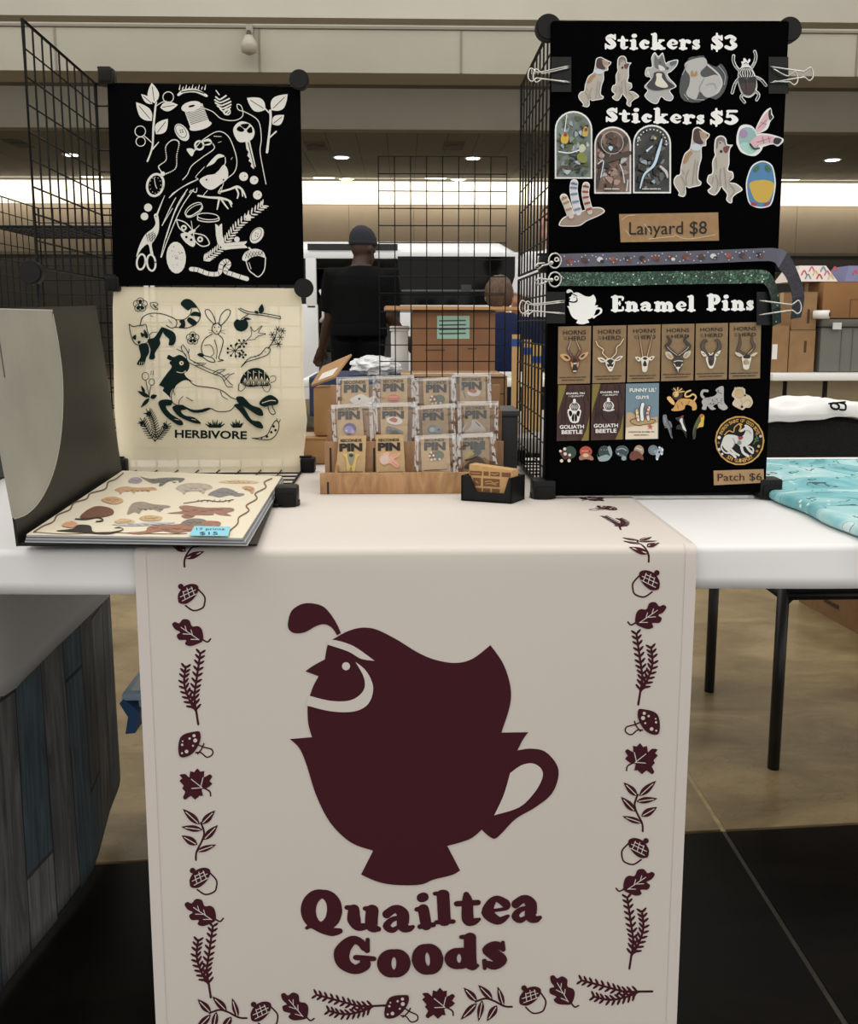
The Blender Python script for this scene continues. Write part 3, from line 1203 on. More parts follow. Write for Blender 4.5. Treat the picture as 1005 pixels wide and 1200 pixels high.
# ================================================================== wire grid display stands
SY = px(640, 586, Z=TZ).y                 # front of the right stand
SX0, SX1 = px(637, 586, Y=SY).x, px(891, 582, Y=SY).x
SH = .352
LY = px(143, 556, Z=TZ).y                 # back of the left stand
LX0, LX1 = px(134, 556, Y=LY).x, px(357, 553, Y=LY).x
GS = LX1 - LX0


def grid_panel(parent, o, u, v, n=9, name='grid_panel', r=.0015, rf=.0028):
    """square wire panel: corner o, sides u and v; frame and wires"""
    o, u, v = Vector(o), Vector(u), Vector(v)
    mb = MB()
    mb.tube([o, o + u, o + u + v, o + v], rf, WIRE, 5, closed=True)
    for k in range(1, n):
        mb.tube([o + u * (k / n), o + u * (k / n) + v], r, WIRE, 4)
        mb.tube([o + v * (k / n), o + v * (k / n) + u], r, WIRE, 4)
    return mb.build(name, parent, fix=False)


def connector_disc(parent, c, r=.017):
    mb = MB()
    mb.disc((c[0], c[1] - .010, c[2]), (0, 1, 0), r, .012, BLACKP, 28)
    mb.disc((c[0], c[1] - .012, c[2]), (0, 1, 0), r * .86, .003, BLACKP, 28)
    mb.build('connector', parent, 'auto')


def connector_block(parent, c, s=.016):
    mb = MB()
    mb.box((c[0] - s, c[1] - s, c[2] - s), (c[0] + s, c[1] + s, c[2] + s), BLACKP, .004)
    mb.box((c[0] - s * .7, c[1] - s * 1.15, c[2] - s * .7), (c[0] + s * .7, c[1] - s, c[2] + s * .7), BLACK, .001)
    mb.box((c[0] - s * 1.1, c[1] - s * .5, c[2] + s), (c[0] + s * .5, c[1] + s * .5, c[2] + s * 1.25), BLACKP)
    mb.build('connector', parent, 'auto')


def foot(parent, c, s=.017):
    mb = MB()
    mb.box((c[0] - s, c[1] - s, c[2]), (c[0] + s, c[1] + s, c[2] + .03), BLACKP, .004)
    mb.box((c[0] - s * .75, c[1] - s - .003, c[2] + .004), (c[0] + s * .75, c[1] - s, c[2] + .02), BLACK, .001)
    mb.disc((c[0], c[1], c[2]), (0, 0, 1), s * 1.15, .007, BLACKP)
    mb.build('foot', parent, 'auto')


TT = TZ + .0045
# --- left stand: back panels, left side panels, floor panel
LG = .352
ZT = px(240, 99, Y=LY).z
LYF = (ZT - CAM.z) / (zat(27, 1.0) - CAM.z)
ls = thing('wire_grid_stand', 'black wire grid stand holding the two printed cloths, left of the pin rack', 'display stand', ((LX0 + LX1) / 2, LY - .17, TZ))
LG = (ZT - TZ - .012 - .01) / 2
zL = [TZ + .012, TZ + .012 + LG + .01]
LXs = px(122, 300, Y=LY).x
LXf = px(37, 200, Y=LYF).x
for z in zL:
    grid_panel(ls, (LX0 + .002, LY, z), (GS - .004, 0, 0), (0, 0, LG))
for z in zL[1:]:
    grid_panel(ls, (LXs, LY - .004, z), (LXf - LXs, LYF - LY + .004, 0), (0, 0, LG))
grid_panel(ls, (LX0 + .004, LYF, TZ + .008), (GS - .008, 0, 0), (0, LY - LYF - .004, 0))
zt = px(352, 97, Y=LY).z
zm = px(357, 338, Y=LY).z
connector_disc(ls, (px(352, 97, Y=LY).x, LY - .012, zt))
connector_disc(ls, (px(357, 338, Y=LY).x, LY - .012, zm))
fd = px(39, 320, Y=LYF - .01)
connector_disc(ls, (fd.x, fd.y, fd.z), .0165)
for (x, y) in ((126, 91), (133, 333), (142, 549), (361, 549)):
    p = px(x, y, Y=LY - .006)
    connector_block(ls, (p.x, p.y, max(p.z, TZ + .018)), .0135)
p = px(335, 594, Z=TT)
foot(ls, (p.x, p.y + .015, TT))
p = px(40, 600, X=LXs)
MB().tube([(LXf - .012, LYF, TT), (LXf, LYF, zL[1])], .0028, WIRE, 6).build('corner_post', ls, True)
foot(ls, (LXf - .012, LYF, TT))

# --- right stand: front, both sides, floor
rs = thing('wire_grid_stand', 'taller black wire grid stand carrying the sticker and enamel pin boards', 'display stand', ((SX0 + SX1) / 2, SY + .17, TZ))
SG = SX1 - SX0
zR = [TZ + .012, TZ + .012 + .354]
for z in zR:
    grid_panel(rs, (SX0, SY, z), (SG, 0, 0), (0, 0, .346))
    grid_panel(rs, (SX0, SY + .006, z), (0, .352, 0), (0, 0, .346))
    grid_panel(rs, (SX1, SY + .006, z), (0, .352, 0), (0, 0, .346))
grid_panel(rs, (SX0 + .004, SY + .004, TZ + .0085), (SG - .008, 0, 0), (0, .35, 0))
ztop = px(641, 33, Y=SY).z
connector_disc(rs, (px(642, 33, Y=SY).x, SY + .006, ztop), .019)
connector_disc(rs, (px(924, 32, Y=SY).x, SY + .006, ztop), .018)
foot(rs, (SX0 - .002, SY, TT), .018)
foot(rs, (px(898, 582, Y=SY).x, SY, TT), .018)
foot(rs, (SX0, SY + .356, TT), .016)
foot(rs, (SX1, SY + .356, TT), .016)
for (x, z) in ((SX0, zR[1]), (SX1, zR[1])):
    connector_block(rs, (x, SY + .008, z), .013)

# --- free standing wire grid behind the pin rack, on the back table
MY = 2.42
a, b = px(443, 182, Y=MY), px(594, 182, Y=MY)
back_table_z = TZ
ms = thing('wire_grid_stand', 'open wire grid standing upright behind the pin rack', 'display stand', ((a.x + b.x) / 2, MY, TZ))
hh = (a.z - TZ - .01) / 2
for k in range(2):
    grid_panel(ms, (a.x, MY, TZ + .008 + k * (hh + .002)), (b.x - a.x, 0, 0), (0, 0, hh - .002), 8, r=.0014, rf=.002)
for x in (a.x, b.x):
    foot(ms, (x, MY, TZ), .018)
# --- neighbour's grid far left
NY = 3.0
a, b = px(45, 243, Y=NY), px(128, 244, Y=NY)
zn = a.z
ns = thing('wire_grid_stand', 'distant wire grid rack with a wire shelf, seen through the left stand', 'display stand', (a.x, NY, TZ))
for k in range(2):
    grid_panel(ns, (a.x, NY, zn - .355 * (k + 1)), (.352, 0, 0), (0, 0, .352), 8)
    grid_panel(ns, (a.x + .356, NY, zn - .355 * (k + 1)), (.352, 0, 0), (0, 0, .352), 8)
    grid_panel(ns, (a.x, NY - .004, zn - .355 * (k + 1)), (0, -.352, 0), (0, 0, .352), 8)
    grid_panel(ns, (a.x, NY - .36, zn - .355 * (k + 1)), (0, -.352, 0), (0, 0, .352), 8)
zs = px(80, 279, Y=NY).z
grid_panel(ns, (a.x, NY - .004, zs), (.352, 0, 0), (0, -.352, 0), 12, 'grid_shelf')
grid_panel(ns, (a.x + .356, NY - .004, zs), (.352, 0, 0), (0, -.352, 0), 12, 'grid_shelf')

# ================================================================== black tote print on the left stand
INK = M((226, 224, 216), .8)
CL = M((4, 4, 5), .9, spec=.05)
bt = thing('printed_cloth', 'black cloth printed in white with a magpie, key, egg and scissors', 'printed cloth', (px(240, 335, Y=LY).x, LY - .012, px(240, 335, Y=LY).z))
PB = LY - .010
q = [px(125.5, 97, Y=PB), px(351.5, 102, Y=PB), px(356, 333, Y=PB), px(133, 335, Y=PB)]
mb = MB()


def bil(q, u, v):
    return q[0].lerp(q[1], u).lerp(q[3].lerp(q[2], u), v)


mb.slab([q[3], q[2], q[1], q[0]], Vector((0, 1, 0)), .004, CL)
bt_thing = bt
bt = mb.build('cloth', bt)
SZ = lambda ox, oy, s, pl: (lambda x, y, off: pl(ox + x / s, oy + y / s, off))
MA = SZ(120, 80, 4.02, yplane(PB))


def part(map_, name, parent, fn, **k):
    A = Art(map_, **k)
    fn(A)
    return A.build(name, parent)


def f(A):
    A.stroke([(212, 438, 8), (235, 370, 8), (240, 280, 10), (250, 180, 9), (255, 160, 5)], INK)
    A.stroke([(237, 380, 7), (265, 348, 4)], INK)
    for a, b, w in (((245, 165), (232, 68), 54), ((235, 168), (182, 122), 30), ((232, 248), (158, 160), 58), ((272, 185), (355, 172), 46), ((252, 310), (308, 238), 56)):
        A.leaf(a, b, w, INK, CL, 3)
    A.stroke([(250, 180), (280, 160), (300, 155)], INK, 4)
    A.stroke([(232, 350), (210, 330), (195, 318)], INK, 4)
    for x, y, r in ((310, 136, 25), (178, 297, 25), (180, 345, 22)):
        A.ring(x, y, r, 4, INK)


part(MA, 'leaf_sprig_print', bt, f)


def f(A):
    A.stroke([(775, 395, 12), (785, 310, 10), (792, 240, 11), (790, 200, 12)], INK)
    A.stroke([(785, 328), (818, 298)], INK, 7)
    A.stroke([(790, 215), (768, 192)], INK, 6)
    for a, b, w in (((768, 195), (680, 140), 66), ((795, 197), (872, 122), 68), ((800, 264), (856, 220), 48)):
        A.leaf(a, b, w, INK, CL, 3)


part(MA, 'leaf_sprig_print', bt, f)


def f(A):
    A.stroke([(358, 125, 12), (385, 108, 18), (440, 106, 18), (490, 130, 12)], INK)
    A.stroke([(372, 112), (410, 106), (440, 106), (478, 118)], CL, 5)
    for i in range(9):
        x = 362 + i * 15
        A.stroke([(x, 100 - 6 * math.sin(i / 8 * 3.14), 6), (x + 4, 78 + (i % 2) * 8, 2)], INK)


part(MA, 'comb_print', bt, f)


def f(A):
    A.poly([(384, 195), (470, 165), (505, 255), (415, 282)], INK, False)
    for k in range(9):
        t = k / 9
        A.stroke([(390 + 30 * t, 205 + 66 * t), (474 + 32 * t, 178 + 66 * t)], CL, 2.5)
        A.k -= 1
    A.dot(462, 272, 54, INK, 18, -16)
    A.dot(418, 180, 48, INK, 24, -14)
    A.dot(420, 178, 16, CL, 5, -14)


part(MA, 'thread_spool_print', bt, f)
part(MA, 'thread_print', bt, lambda A: A.stroke([(478, 188), (520, 205), (560, 238), (620, 246), (660, 225), (655, 180), (635, 170), (640, 195), (680, 210), (735, 250), (748, 330), (742, 390), (755, 470), (770, 545)], INK, 4))


def f(A):
    A.stroke([(535, 105), (550, 125)], INK, 5)
    for i in range(6):
        y = 135 + i * 14
        w = (24, 34, 36, 32, 24, 14)[i]
        x = 558 + i * 5
        A.stroke([(x - w, y), (x - w * .3, y + 12), (x + w * .4, y + 4), (x + w, y - 6)], INK, 7)
    A.ring(588, 205, 14, 6, INK)


part(MA, 'pine_cone_print', bt, f)


def f(A):
    A.dot(374, 302, 46, INK, 28, 55)
    A.ring(370, 297, 34, 2.5, CL, 20, 55)
    for x, y in ((366, 292), (376, 290), (368, 302), (378, 300)):
        A.dot(x, y, 3, CL)


part(MA, 'button_print', bt, f)


def f(A):
    A.poly([(616, 300), (625, 268), (655, 250), (695, 262), (716, 295), (708, 330), (680, 345), (640, 345)], INK)
    A.poly([(672, 335), (692, 332), (722, 462), (712, 474), (698, 462), (702, 448), (688, 436), (694, 425), (682, 412), (688, 395), (678, 380)], INK, False)
    for q in ([(632, 290), (645, 272), (668, 290), (655, 300)], [(650, 266), (690, 262), (674, 285)], [(680, 292), (700, 275), (706, 300), (690, 305)]):
        A.poly(q, CL)
    A.stroke([(686, 350), (716, 468)], CL, 4)


part(MA, 'key_print', bt, f)


def f(A):
    A.stroke([(435, 380), (470, 340), (540, 298), (590, 318), (620, 380), (633, 440), (622, 488), (588, 518)], INK, 4)
    A.stroke([(520, 355), (525, 380), (470, 420), (420, 460), (400, 500), (378, 525)], INK, 4)
    A.stroke([(470, 345, 5), (500, 338, 14), (515, 350, 3)], INK)
    A.stroke([(480, 362, 3), (502, 358, 9), (514, 352, 2)], INK)
    A.poly([(457, 528), (490, 505), (535, 495), (570, 455), (590, 480), (588, 520), (555, 548), (515, 572), (480, 560)], INK)
    A.poly([(490, 462), (520, 425), (548, 404), (575, 415), (545, 425), (525, 448), (500, 460)], INK)
    A.stroke([(578, 420), (575, 455), (530, 500)], INK, 4)
    A.stroke([(450, 520), (440, 510), (480, 465)], INK, 3)
    for k in range(5):
        A.stroke([(450 - 4 * k, 523 + k * 2), (400 - 8 * k, 545 + k * 5), (330 - 4 * k, 590 + 5 * k)], INK, 3.5)
    A.stroke([(400, 570), (350, 650), (300, 790), (275, 890)], INK, 4)
    A.stroke([(430, 570), (370, 660), (310, 800), (278, 890)], INK, 4)
    A.stroke([(390, 590), (340, 680), (300, 800)], INK, 3)
    A.stroke([(410, 585), (420, 575), (440, 585), (445, 565)], INK, 4)
    A.stroke([(345, 610), (318, 660), (282, 740)], INK, 4)
    A.stroke([(330, 660), (300, 710), (280, 740)], INK, 3)
    A.stroke([(555, 582, 9), (600, 570, 9), (635, 558, 12), (660, 575, 9), (675, 608, 6)], INK)
    for e in ([(628, 562, 9), (640, 590, 8), (635, 612, 6)], [(632, 558, 9), (655, 570, 8), (660, 602, 6)], [(560, 560, 4), (545, 585, 4), (555, 590, 4)]):
        A.stroke(e, INK)
    A.stroke([(450, 600, 8), (500, 608, 9), (555, 612, 12), (600, 625, 8), (610, 640, 5)], INK)
    for e in ([(550, 612, 9), (545, 640, 8), (540, 665, 5)], [(556, 612, 9), (575, 640, 8), (592, 662, 5)], [(545, 610, 8), (590, 620, 8), (608, 652, 5)]):
        A.stroke(e, INK)
    A.stroke([(570, 540), (560, 575)], INK, 3)
    A.stroke([(495, 575), (470, 605)], INK, 3)
    A.stroke([(525, 320), (560, 322)], INK, 3)
    A.stroke([(545, 350), (560, 345)], INK, 2)
    A.stroke([(605, 430), (612, 420)], INK, 2)
    for x in (490, 570):
        A.dot(x, 525, 4, CL)


part(MA, 'magpie_print', bt, f)


def f(A):
    A.ring(456, 363, 20, 9, INK)
    A.poly([(396, 382), (420, 378), (432, 390), (420, 415)], INK)
    A.stroke([(432, 390), (440, 380)], INK, 6)


part(MA, 'ring_print', bt, f)


def f(A):
    A.ring(249, 550, 38, 11, INK, 52, 14)
    A.stroke([(249, 550), (244, 516)], INK, 3)
    A.stroke([(249, 550), (256, 566)], INK, 4)
    for k in range(12):
        a = k * math.pi / 6
        A.dot(249 + 26 * math.cos(a), 550 + 38 * math.sin(a), 2, INK)
        A.k -= 1
    A.dot(284, 497, 11, INK)
    Q = catmull([(280, 490), (265, 462), (300, 430), (298, 370), (330, 338), (360, 350), (350, 410), (345, 470), (300, 497)], False, 7)
    for p in Q:
        A.dot(p[0], p[1], 3, INK)
        A.k -= 1


part(MA, 'pocket_watch_print', bt, f)


def f(A):
    for x, y, r in ((215, 656, 19), (198, 698, 18)):
        A.dot(x, y, r, INK)


part(MA, 'berry_print', bt, f)


def f(A):
    for x, y, r in ((665, 510, 21), (714, 527, 20), (730, 597, 21)):
        A.dot(x, y, r, INK)
        A.dot(x + 6, y - 2, 2.5, CL)


part(MA, 'berry_print', bt, f)


def f(A):
    A.ring(182, 912, 20, 9, INK, 36, 8)
    A.ring(230, 916, 20, 9, INK, 38, -6)
    A.poly([(242, 695), (252, 684), (264, 700), (266, 760), (248, 806), (232, 830), (240, 880), (228, 880), (215, 830), (185, 850), (160, 890), (172, 840), (200, 785), (236, 755), (250, 730)], INK)
    A.stroke([(256, 692, 9), (276, 640, 5), (293, 600, 2)], INK)
    A.dot(252, 698, 3, CL)
    for k in range(4):
        A.stroke([(208 + 6 * k, 790 + 9 * k), (240 + 4 * k, 770 + 6 * k)], CL, 2)
        A.stroke([(205 + 14 * k, 778), (215 + 10 * k, 815)], CL, 2)


part(MA, 'stork_scissors_print', bt, f)


def f(A):
    A.ring(429, 664, 46, 4, INK, 22, -34)
    A.ring(433, 672, 46, 3, INK, 20, -34)
    A.stroke([(392, 690), (415, 697), (470, 660)], INK, 5)
    A.ring(497, 698, 50, 4, INK, 15, 4)
    A.stroke([(448, 702), (452, 716), (497, 724), (545, 718), (548, 702)], INK, 5)


part(MA, 'coin_print', bt, f)


def f(A):
    A.outline([(348, 712), (392, 728), (424, 768), (396, 776), (362, 752)], INK, 5)
    A.outline([(428, 776), (482, 790), (503, 828), (468, 838), (436, 812)], INK, 5)
    A.poly([(368, 782), (400, 776), (432, 800), (436, 832), (420, 840), (386, 815)], INK)
    A.stroke([(412, 775, 16), (432, 765, 14)], INK)
    A.stroke([(425, 765), (418, 720)], INK, 3)
    A.stroke([(430, 765), (456, 740)], INK, 3)
    for x, y in ((383, 752), (460, 806)):
        A.dot(x, y, 14, INK)
        A.dot(x, y, 6, CL)
    for x, y in ((395, 795), (418, 808)):
        A.dot(x, y, 6, CL)


part(MA, 'moth_print', bt, f)


def f(A):
    A.dot(347, 892, 46, INK, 75, -3)
    random.seed(4)
    for k in range(26):
        a, r = random.uniform(0, 6.28), random.uniform(0, .85)
        A.dot(347 + 44 * r * math.cos(a), 892 + 72 * r * math.sin(a), random.uniform(1, 2.4), CL)
        A.k -= 1


part(MA, 'speckled_egg_print', bt, f)


def f(A):
    W = [(418, 946), (450, 950), (500, 968), (548, 966), (560, 925), (582, 908), (596, 925), (578, 955), (610, 970), (680, 992)]
    A.stroke(W, INK, 21)
    Q = catmull(W, False, 4)
    for i in range(2, len(Q) - 1, 2):
        p, q = Q[i], Q[i - 1]
        L = math.hypot(p[0] - q[0], p[1] - q[1]) or 1
        nx, ny = -(p[1] - q[1]) / L * 9, (p[0] - q[0]) / L * 9
        A.stroke([(p[0] - nx, p[1] - ny), (p[0] + nx, p[1] + ny)], CL, 2.5)
        A.k -= 1


part(MA, 'earthworm_print', bt, f)


def f(A):
    for S in ([(478, 905), (560, 840), (640, 740), (752, 648)], [(560, 842), (610, 836), (664, 832)], [(562, 838), (552, 795), (548, 750)]):
        Q = catmull(S, False, 8)
        for i in range(0, len(Q), 1):
            p, q = Q[i], Q[max(i - 1, 0)]
            a = math.atan2(p[1] - q[1], p[0] - q[0]) if i else math.atan2(S[1][1] - S[0][1], S[1][0] - S[0][0])
            for s in (-1, 1):
                an = a + s * .75
                L = 30 if len(S) > 3 else 22
                A.stroke([(p[0], p[1], 3), (p[0] + L * .55 * math.cos(an), p[1] + L * .55 * math.sin(an), 8), (p[0] + L * math.cos(an), p[1] + L * math.sin(an), 3)], INK)
                A.k -= 1
    A.k += 1
    A.dot(687, 702, 14, INK)
    A.dot(633, 806, 13, INK)


part(MA, 'fir_twig_print', bt, f)


def f(A):
    A.dot(727, 787, 42, INK, 28, -55)
    A.ring(724, 783, 32, 2.5, CL, 20, -55)
    for x, y in ((722, 776), (732, 780), (720, 788), (730, 792)):
        A.dot(x, y, 2.5, CL)


part(MA, 'button_print', bt, f)


def f(A):
    A.stroke([(676, 908), (690, 950), (712, 970), (736, 982), (762, 950), (768, 892)], INK, 5)
    A.poly([(658, 900), (672, 868), (715, 850), (755, 862), (766, 892), (735, 884), (700, 892), (678, 908)], INK)
    A.stroke([(700, 855), (690, 846)], INK, 8)
    for k in range(6):
        A.stroke([(672 + 15 * k, 872 - 2 * k), (690 + 13 * k, 896 - 4 * k)], CL, 2)
        A.stroke([(685 + 14 * k, 862), (672 + 14 * k, 896 - 3 * k)], CL, 2)
    A.stroke([(690, 915), (700, 945)], INK, 3)


part(MA, 'acorn_print', bt, f)

# ================================================================== cream cloth on the left stand
def cream_cloth():
    m = bpy.data.materials.new('cream_cotton')
    m.use_nodes = True
    nt = m.node_tree
    b = nt.nodes['Principled BSDF']
    b.inputs['Base Color'].default_value = tuple(lin(v) for v in (244, 233, 204)) + (1,)
    b.inputs['Roughness'].default_value = .9
    b.inputs['Alpha'].default_value = .84          # thin cotton: the wires behind show through
    return m


CREAM = cream_cloth()
PC = LY - .006
ct = thing('printed_cloth', 'cream cloth printed in dark green with a leaping elk, hare and tortoise', 'printed cloth', (px(245, 553, Y=LY).x, LY - .01, TZ + .005))
edgeL = [(133, 336), (132, 360), (133, 420), (134, 480), (139, 530), (144, 555)]
edgeR = [(351, 338), (356, 370), (355, 440), (360, 492), (356, 530), (358, 554)]


def cdisp(u, v):
    e = max(0, u - .72) / .28
    return .004 * e * math.sin(v * 20 + u * 9) * v + .002 * e


def cre(u, v):
    k = v * 5
    i = min(int(k), 4)
    t = k - i
    l = (edgeL[i][0] + (edgeL[i + 1][0] - edgeL[i][0]) * t, edgeL[i][1] + (edgeL[i + 1][1] - edgeL[i][1]) * t)
    r = (edgeR[i][0] + (edgeR[i + 1][0] - edgeR[i][0]) * t, edgeR[i][1] + (edgeR[i + 1][1] - edgeR[i][1]) * t)
    p = px(l[0] + (r[0] - l[0]) * u, l[1] + (r[1] - l[1]) * u, Y=PC)
    p.y -= cdisp(u, v)
    return p


ct = MB().grid(cre, 60, 40, CREAM).build('cloth', ct, True)
GK = M((12, 34, 32), .85, spec=.2)
def MBm(x, y, off):
    X, Yp = 120 + x / 4.02, 330 + y / 4.02
    p = px(X, Yp, Y=PC)
    d = cdisp(min(1, max(0, (X - 133) / 223)), min(1, max(0, (Yp - 337) / 214)))
    return px(X, Yp, Y=PC - d - off - (.0022 if X > 285 else .0))


CR2 = M((236, 224, 196), .9)


def pansy(A, x, y, r):
    for k in range(5):
        a = k * 1.257 - 1.57
        A.ring(x + r * .55 * math.cos(a), y + r * .55 * math.sin(a), r * .5, 3, GK)
        A.stroke([(x, y, r * .34), (x + r * .55 * math.cos(a), y + r * .55 * math.sin(a), r * .5)], GK) if k in (0, 2, 3) else None
    A.dot(x, y, r * .16, CR2)


def f(A):
    pansy(A, 178, 110, 32)
    A.outline([(225, 100), (248, 98), (262, 108), (250, 118), (262, 130), (245, 130), (230, 118)], GK, 3)
    A.stroke([(240, 108), (250, 122)], GK, 6)


part(MBm, 'flower_print', ct, f)
part(MBm, 'flower_print', ct, lambda A: pansy(A, 425, 267, 29))


def f(A):
    A.stroke([(178, 205), (188, 170), (225, 150), (280, 152), (335, 172), (350, 190), (345, 212), (322, 218), (300, 205)], GK, 4)
    A.stroke([(345, 180), (385, 178), (412, 155), (420, 130)], GK, 4)
    A.stroke([(340, 215), (400, 218), (445, 195), (462, 155), (440, 112)], GK, 4)
    A.poly([(368, 105), (385, 84), (412, 84), (436, 104), (444, 122), (420, 124), (404, 136), (388, 126)], GK)
    A.poly([(414, 160), (428, 142), (456, 146), (462, 165), (440, 162)], GK)
    A.poly([(398, 180), (412, 168), (446, 192), (430, 208), (408, 196)], GK)
    A.poly([(362, 186), (382, 178), (390, 198), (384, 218), (360, 216), (370, 200)], GK)
    A.poly([(172, 300), (210, 292), (220, 330), (206, 360), (196, 390), (166, 392), (164, 382), (180, 350)], GK)
    A.poly([(212, 275), (245, 262), (278, 215), (286, 232), (270, 272), (272, 295), (248, 335), (246, 362), (220, 364), (226, 320)], GK)
    A.poly([(280, 215), (335, 238), (346, 272), (334, 298), (312, 298), (314, 272), (292, 250)], GK)
    A.outline([(126, 200), (145, 212), (165, 208), (188, 206), (204, 202), (212, 235), (222, 270), (195, 296), (160, 296), (140, 270), (130, 232)], GK, 4)
    for q in ([(140, 262), (158, 250), (156, 275)], [(180, 240), (200, 250), (186, 262)], [(165, 282), (180, 280), (172, 295)], [(195, 225), (212, 245), (214, 265), (200, 262)]):
        A.poly(q, GK)
    A.stroke([(222, 250), (235, 240), (258, 238)], GK, 3)
    A.stroke([(225, 160), (238, 164)], GK, 3)
    A.stroke([(312, 180), (325, 195)], GK, 3)
    for k in range(3):
        A.stroke([(176 + 10 * k, 378), (174 + 10 * k, 390)], CR2, 2)


part(MBm, 'red_panda_print', ct, f)


def f(A):
    A.outline([(522, 198), (492, 165), (484, 136), (504, 134), (524, 165), (532, 195)], GK, 4)
    A.outline([(548, 200), (558, 158), (584, 132), (603, 140), (590, 172), (560, 205)], GK, 4)
    A.outline([(520, 205), (516, 230), (538, 248), (556, 232), (558, 208), (540, 196)], GK, 4)
    A.stroke([(518, 246), (482, 270), (466, 310), (476, 345), (515, 358), (530, 378), (500, 375), (466, 350)], GK, 4)
    A.stroke([(545, 248), (568, 275), (560, 320), (548, 362), (570, 370), (545, 376)], GK, 4)
    A.stroke([(528, 275), (540, 320), (536, 362)], GK, 3)
    A.stroke([(480, 300), (510, 300), (525, 335), (512, 352)], GK, 3)
    A.poly([(446, 345), (462, 336), (478, 348), (466, 356)], GK)
    A.dot(528, 215, 3, GK)
    A.dot(548, 215, 3, GK)
    A.dot(538, 234, 3, GK)
    for s in ([(520, 232), (500, 228)], [(520, 236), (502, 242)], [(555, 232), (580, 228)], [(556, 236), (578, 246)]):
        A.stroke(s, GK, 2)


part(MBm, 'hare_print', ct, f)


def f(A):
    A.stroke([(640, 128), (680, 150), (760, 160), (838, 176)], GK, 4)
    A.stroke([(648, 125), (690, 142), (760, 150), (838, 164)], GK, 4)
    A.stroke([(838, 164), (838, 176)], GK, 3)
    A.leaf((745, 152), (752, 104), 26, GK)
    A.leaf((735, 150), (715, 138), 14, GK)
    A.stroke([(690, 152), (660, 172), (652, 182)], GK, 4)
    A.leaf((665, 172), (702, 178), 12, GK)
    A.poly([(618, 198), (632, 178), (652, 182), (672, 176), (686, 198), (680, 222), (655, 235), (630, 226)], GK)
    A.stroke([(632, 192), (628, 208)], CR2, 5)


part(MBm, 'apple_branch_print', ct, f)


def f(A):
    A.outline([(680, 275), (702, 250), (698, 212), (715, 235), (752, 208), (735, 240), (770, 246), (735, 256), (715, 272)], GK, 3)
    for (x, y, n, r) in ((622, 325, 9, 34), (655, 292, 6, 22), (658, 345, 5, 16)):
        for k in range(n):
            a = k * 6.283 / n
            A.stroke([(x, y), (x + r * math.cos(a), y + r * math.sin(a) * .8)], GK, 2.5)
            A.dot(x + r * math.cos(a), y + r * math.sin(a) * .8, 5.5, GK)
            A.k -= 2
    A.k += 2
    A.stroke([(628, 362), (626, 330), (650, 300), (682, 275)], GK, 3)


part(MBm, 'blossom_print', ct, f)


def f(A):
    A.outline([(653, 402), (690, 362), (740, 345), (770, 312), (790, 318), (776, 345), (722, 366), (680, 378)], GK, 4)
    A.stroke([(780, 315), (800, 285), (822, 240)], GK, 4)
    A.stroke([(790, 300), (830, 290)], GK, 3)
    for (x, y) in ((800, 250), (825, 225), (848, 232), (830, 295), (808, 275), (838, 262)):
        for k in range(6):
            a = k * 1.047
            A.stroke([(x, y), (x + 15 * math.cos(a), y + 15 * math.sin(a))], GK, 3.5)
            A.k -= 1
    for k in range(4):
        A.stroke([(715 + k * 16, 352 - 8 * k), (722 + k * 16, 358 - 8 * k)], GK, 2)


part(MBm, 'carrot_print', ct, f)


def f(A):
    A.poly([(303, 362, 1), (312, 345), (335, 355), (365, 345), (398, 366), (410, 393), (402, 420), (386, 430), (398, 452), (428, 472, 1), (385, 465), (348, 488), (322, 520), (320, 548, 1), (302, 530), (284, 512), (290, 500), (266, 488, 1), (284, 460), (306, 430), (326, 402), (316, 385), (318, 372)], GK)
    A.dot(372, 384, 10, CR2)
    A.dot(373, 384, 4, GK)
    A.stroke([(322, 372), (310, 378)], CR2, 3)
    A.stroke([(350, 425), (375, 430), (392, 420)], CR2, 3)
    A.stroke([(400, 456), (435, 488), (500, 498), (560, 512), (605, 545), (634, 556)], GK, 4)
    A.stroke([(345, 488), (326, 530), (332, 572), (380, 590), (430, 612), (500, 596), (545, 612), (600, 608), (625, 582)], GK, 4)
    A.stroke([(380, 540), (362, 560), (360, 585)], GK, 3)
    A.stroke([(395, 545), (425, 562)], GK, 3)
    A.stroke([(555, 515), (565, 540), (590, 555)], GK, 3)
    A.stroke([(335, 515), (340, 535)], GK, 3)
    A.poly([(264, 568), (290, 555), (326, 560), (324, 582), (298, 588), (322, 622), (372, 655), (378, 675), (350, 672), (300, 635), (275, 602)], GK)
    A.poly([(330, 590), (372, 580), (398, 600), (370, 608), (388, 630), (432, 640), (464, 667), (430, 666), (372, 642), (345, 620)], GK)
    A.poly([(375, 580), (430, 604), (512, 596), (470, 616), (420, 614)], GK)
    A.poly([(630, 545), (662, 543), (700, 580), (745, 598), (757, 630), (728, 628), (680, 596), (640, 572)], GK)
    A.poly([(620, 582), (650, 576), (672, 602), (702, 650), (742, 660), (757, 690), (724, 686), (684, 656), (648, 612)], GK)
    for s in ([(400, 378), (440, 398), (505, 428), (560, 450), (585, 492), (612, 496)], [(410, 366), (440, 382), (500, 412), (560, 436), (600, 478), (614, 488)], [(398, 372), (388, 340), (350, 318)], [(410, 366), (402, 332), (378, 296)], [(392, 350), (372, 318), (374, 300)], [(405, 340), (408, 318)], [(430, 382), (488, 386)], [(440, 396), (480, 392)], [(520, 432), (548, 416), (580, 414)], [(530, 440), (575, 418)], [(575, 466), (600, 440), (620, 432)], [(566, 448), (596, 434)]):
        A.stroke(s, GK, 3.5)
    for x in (360, 440):
        A.stroke([(x - 20, 648), (x, 652)], CR2, 2)


part(MBm, 'elk_print', ct, f)


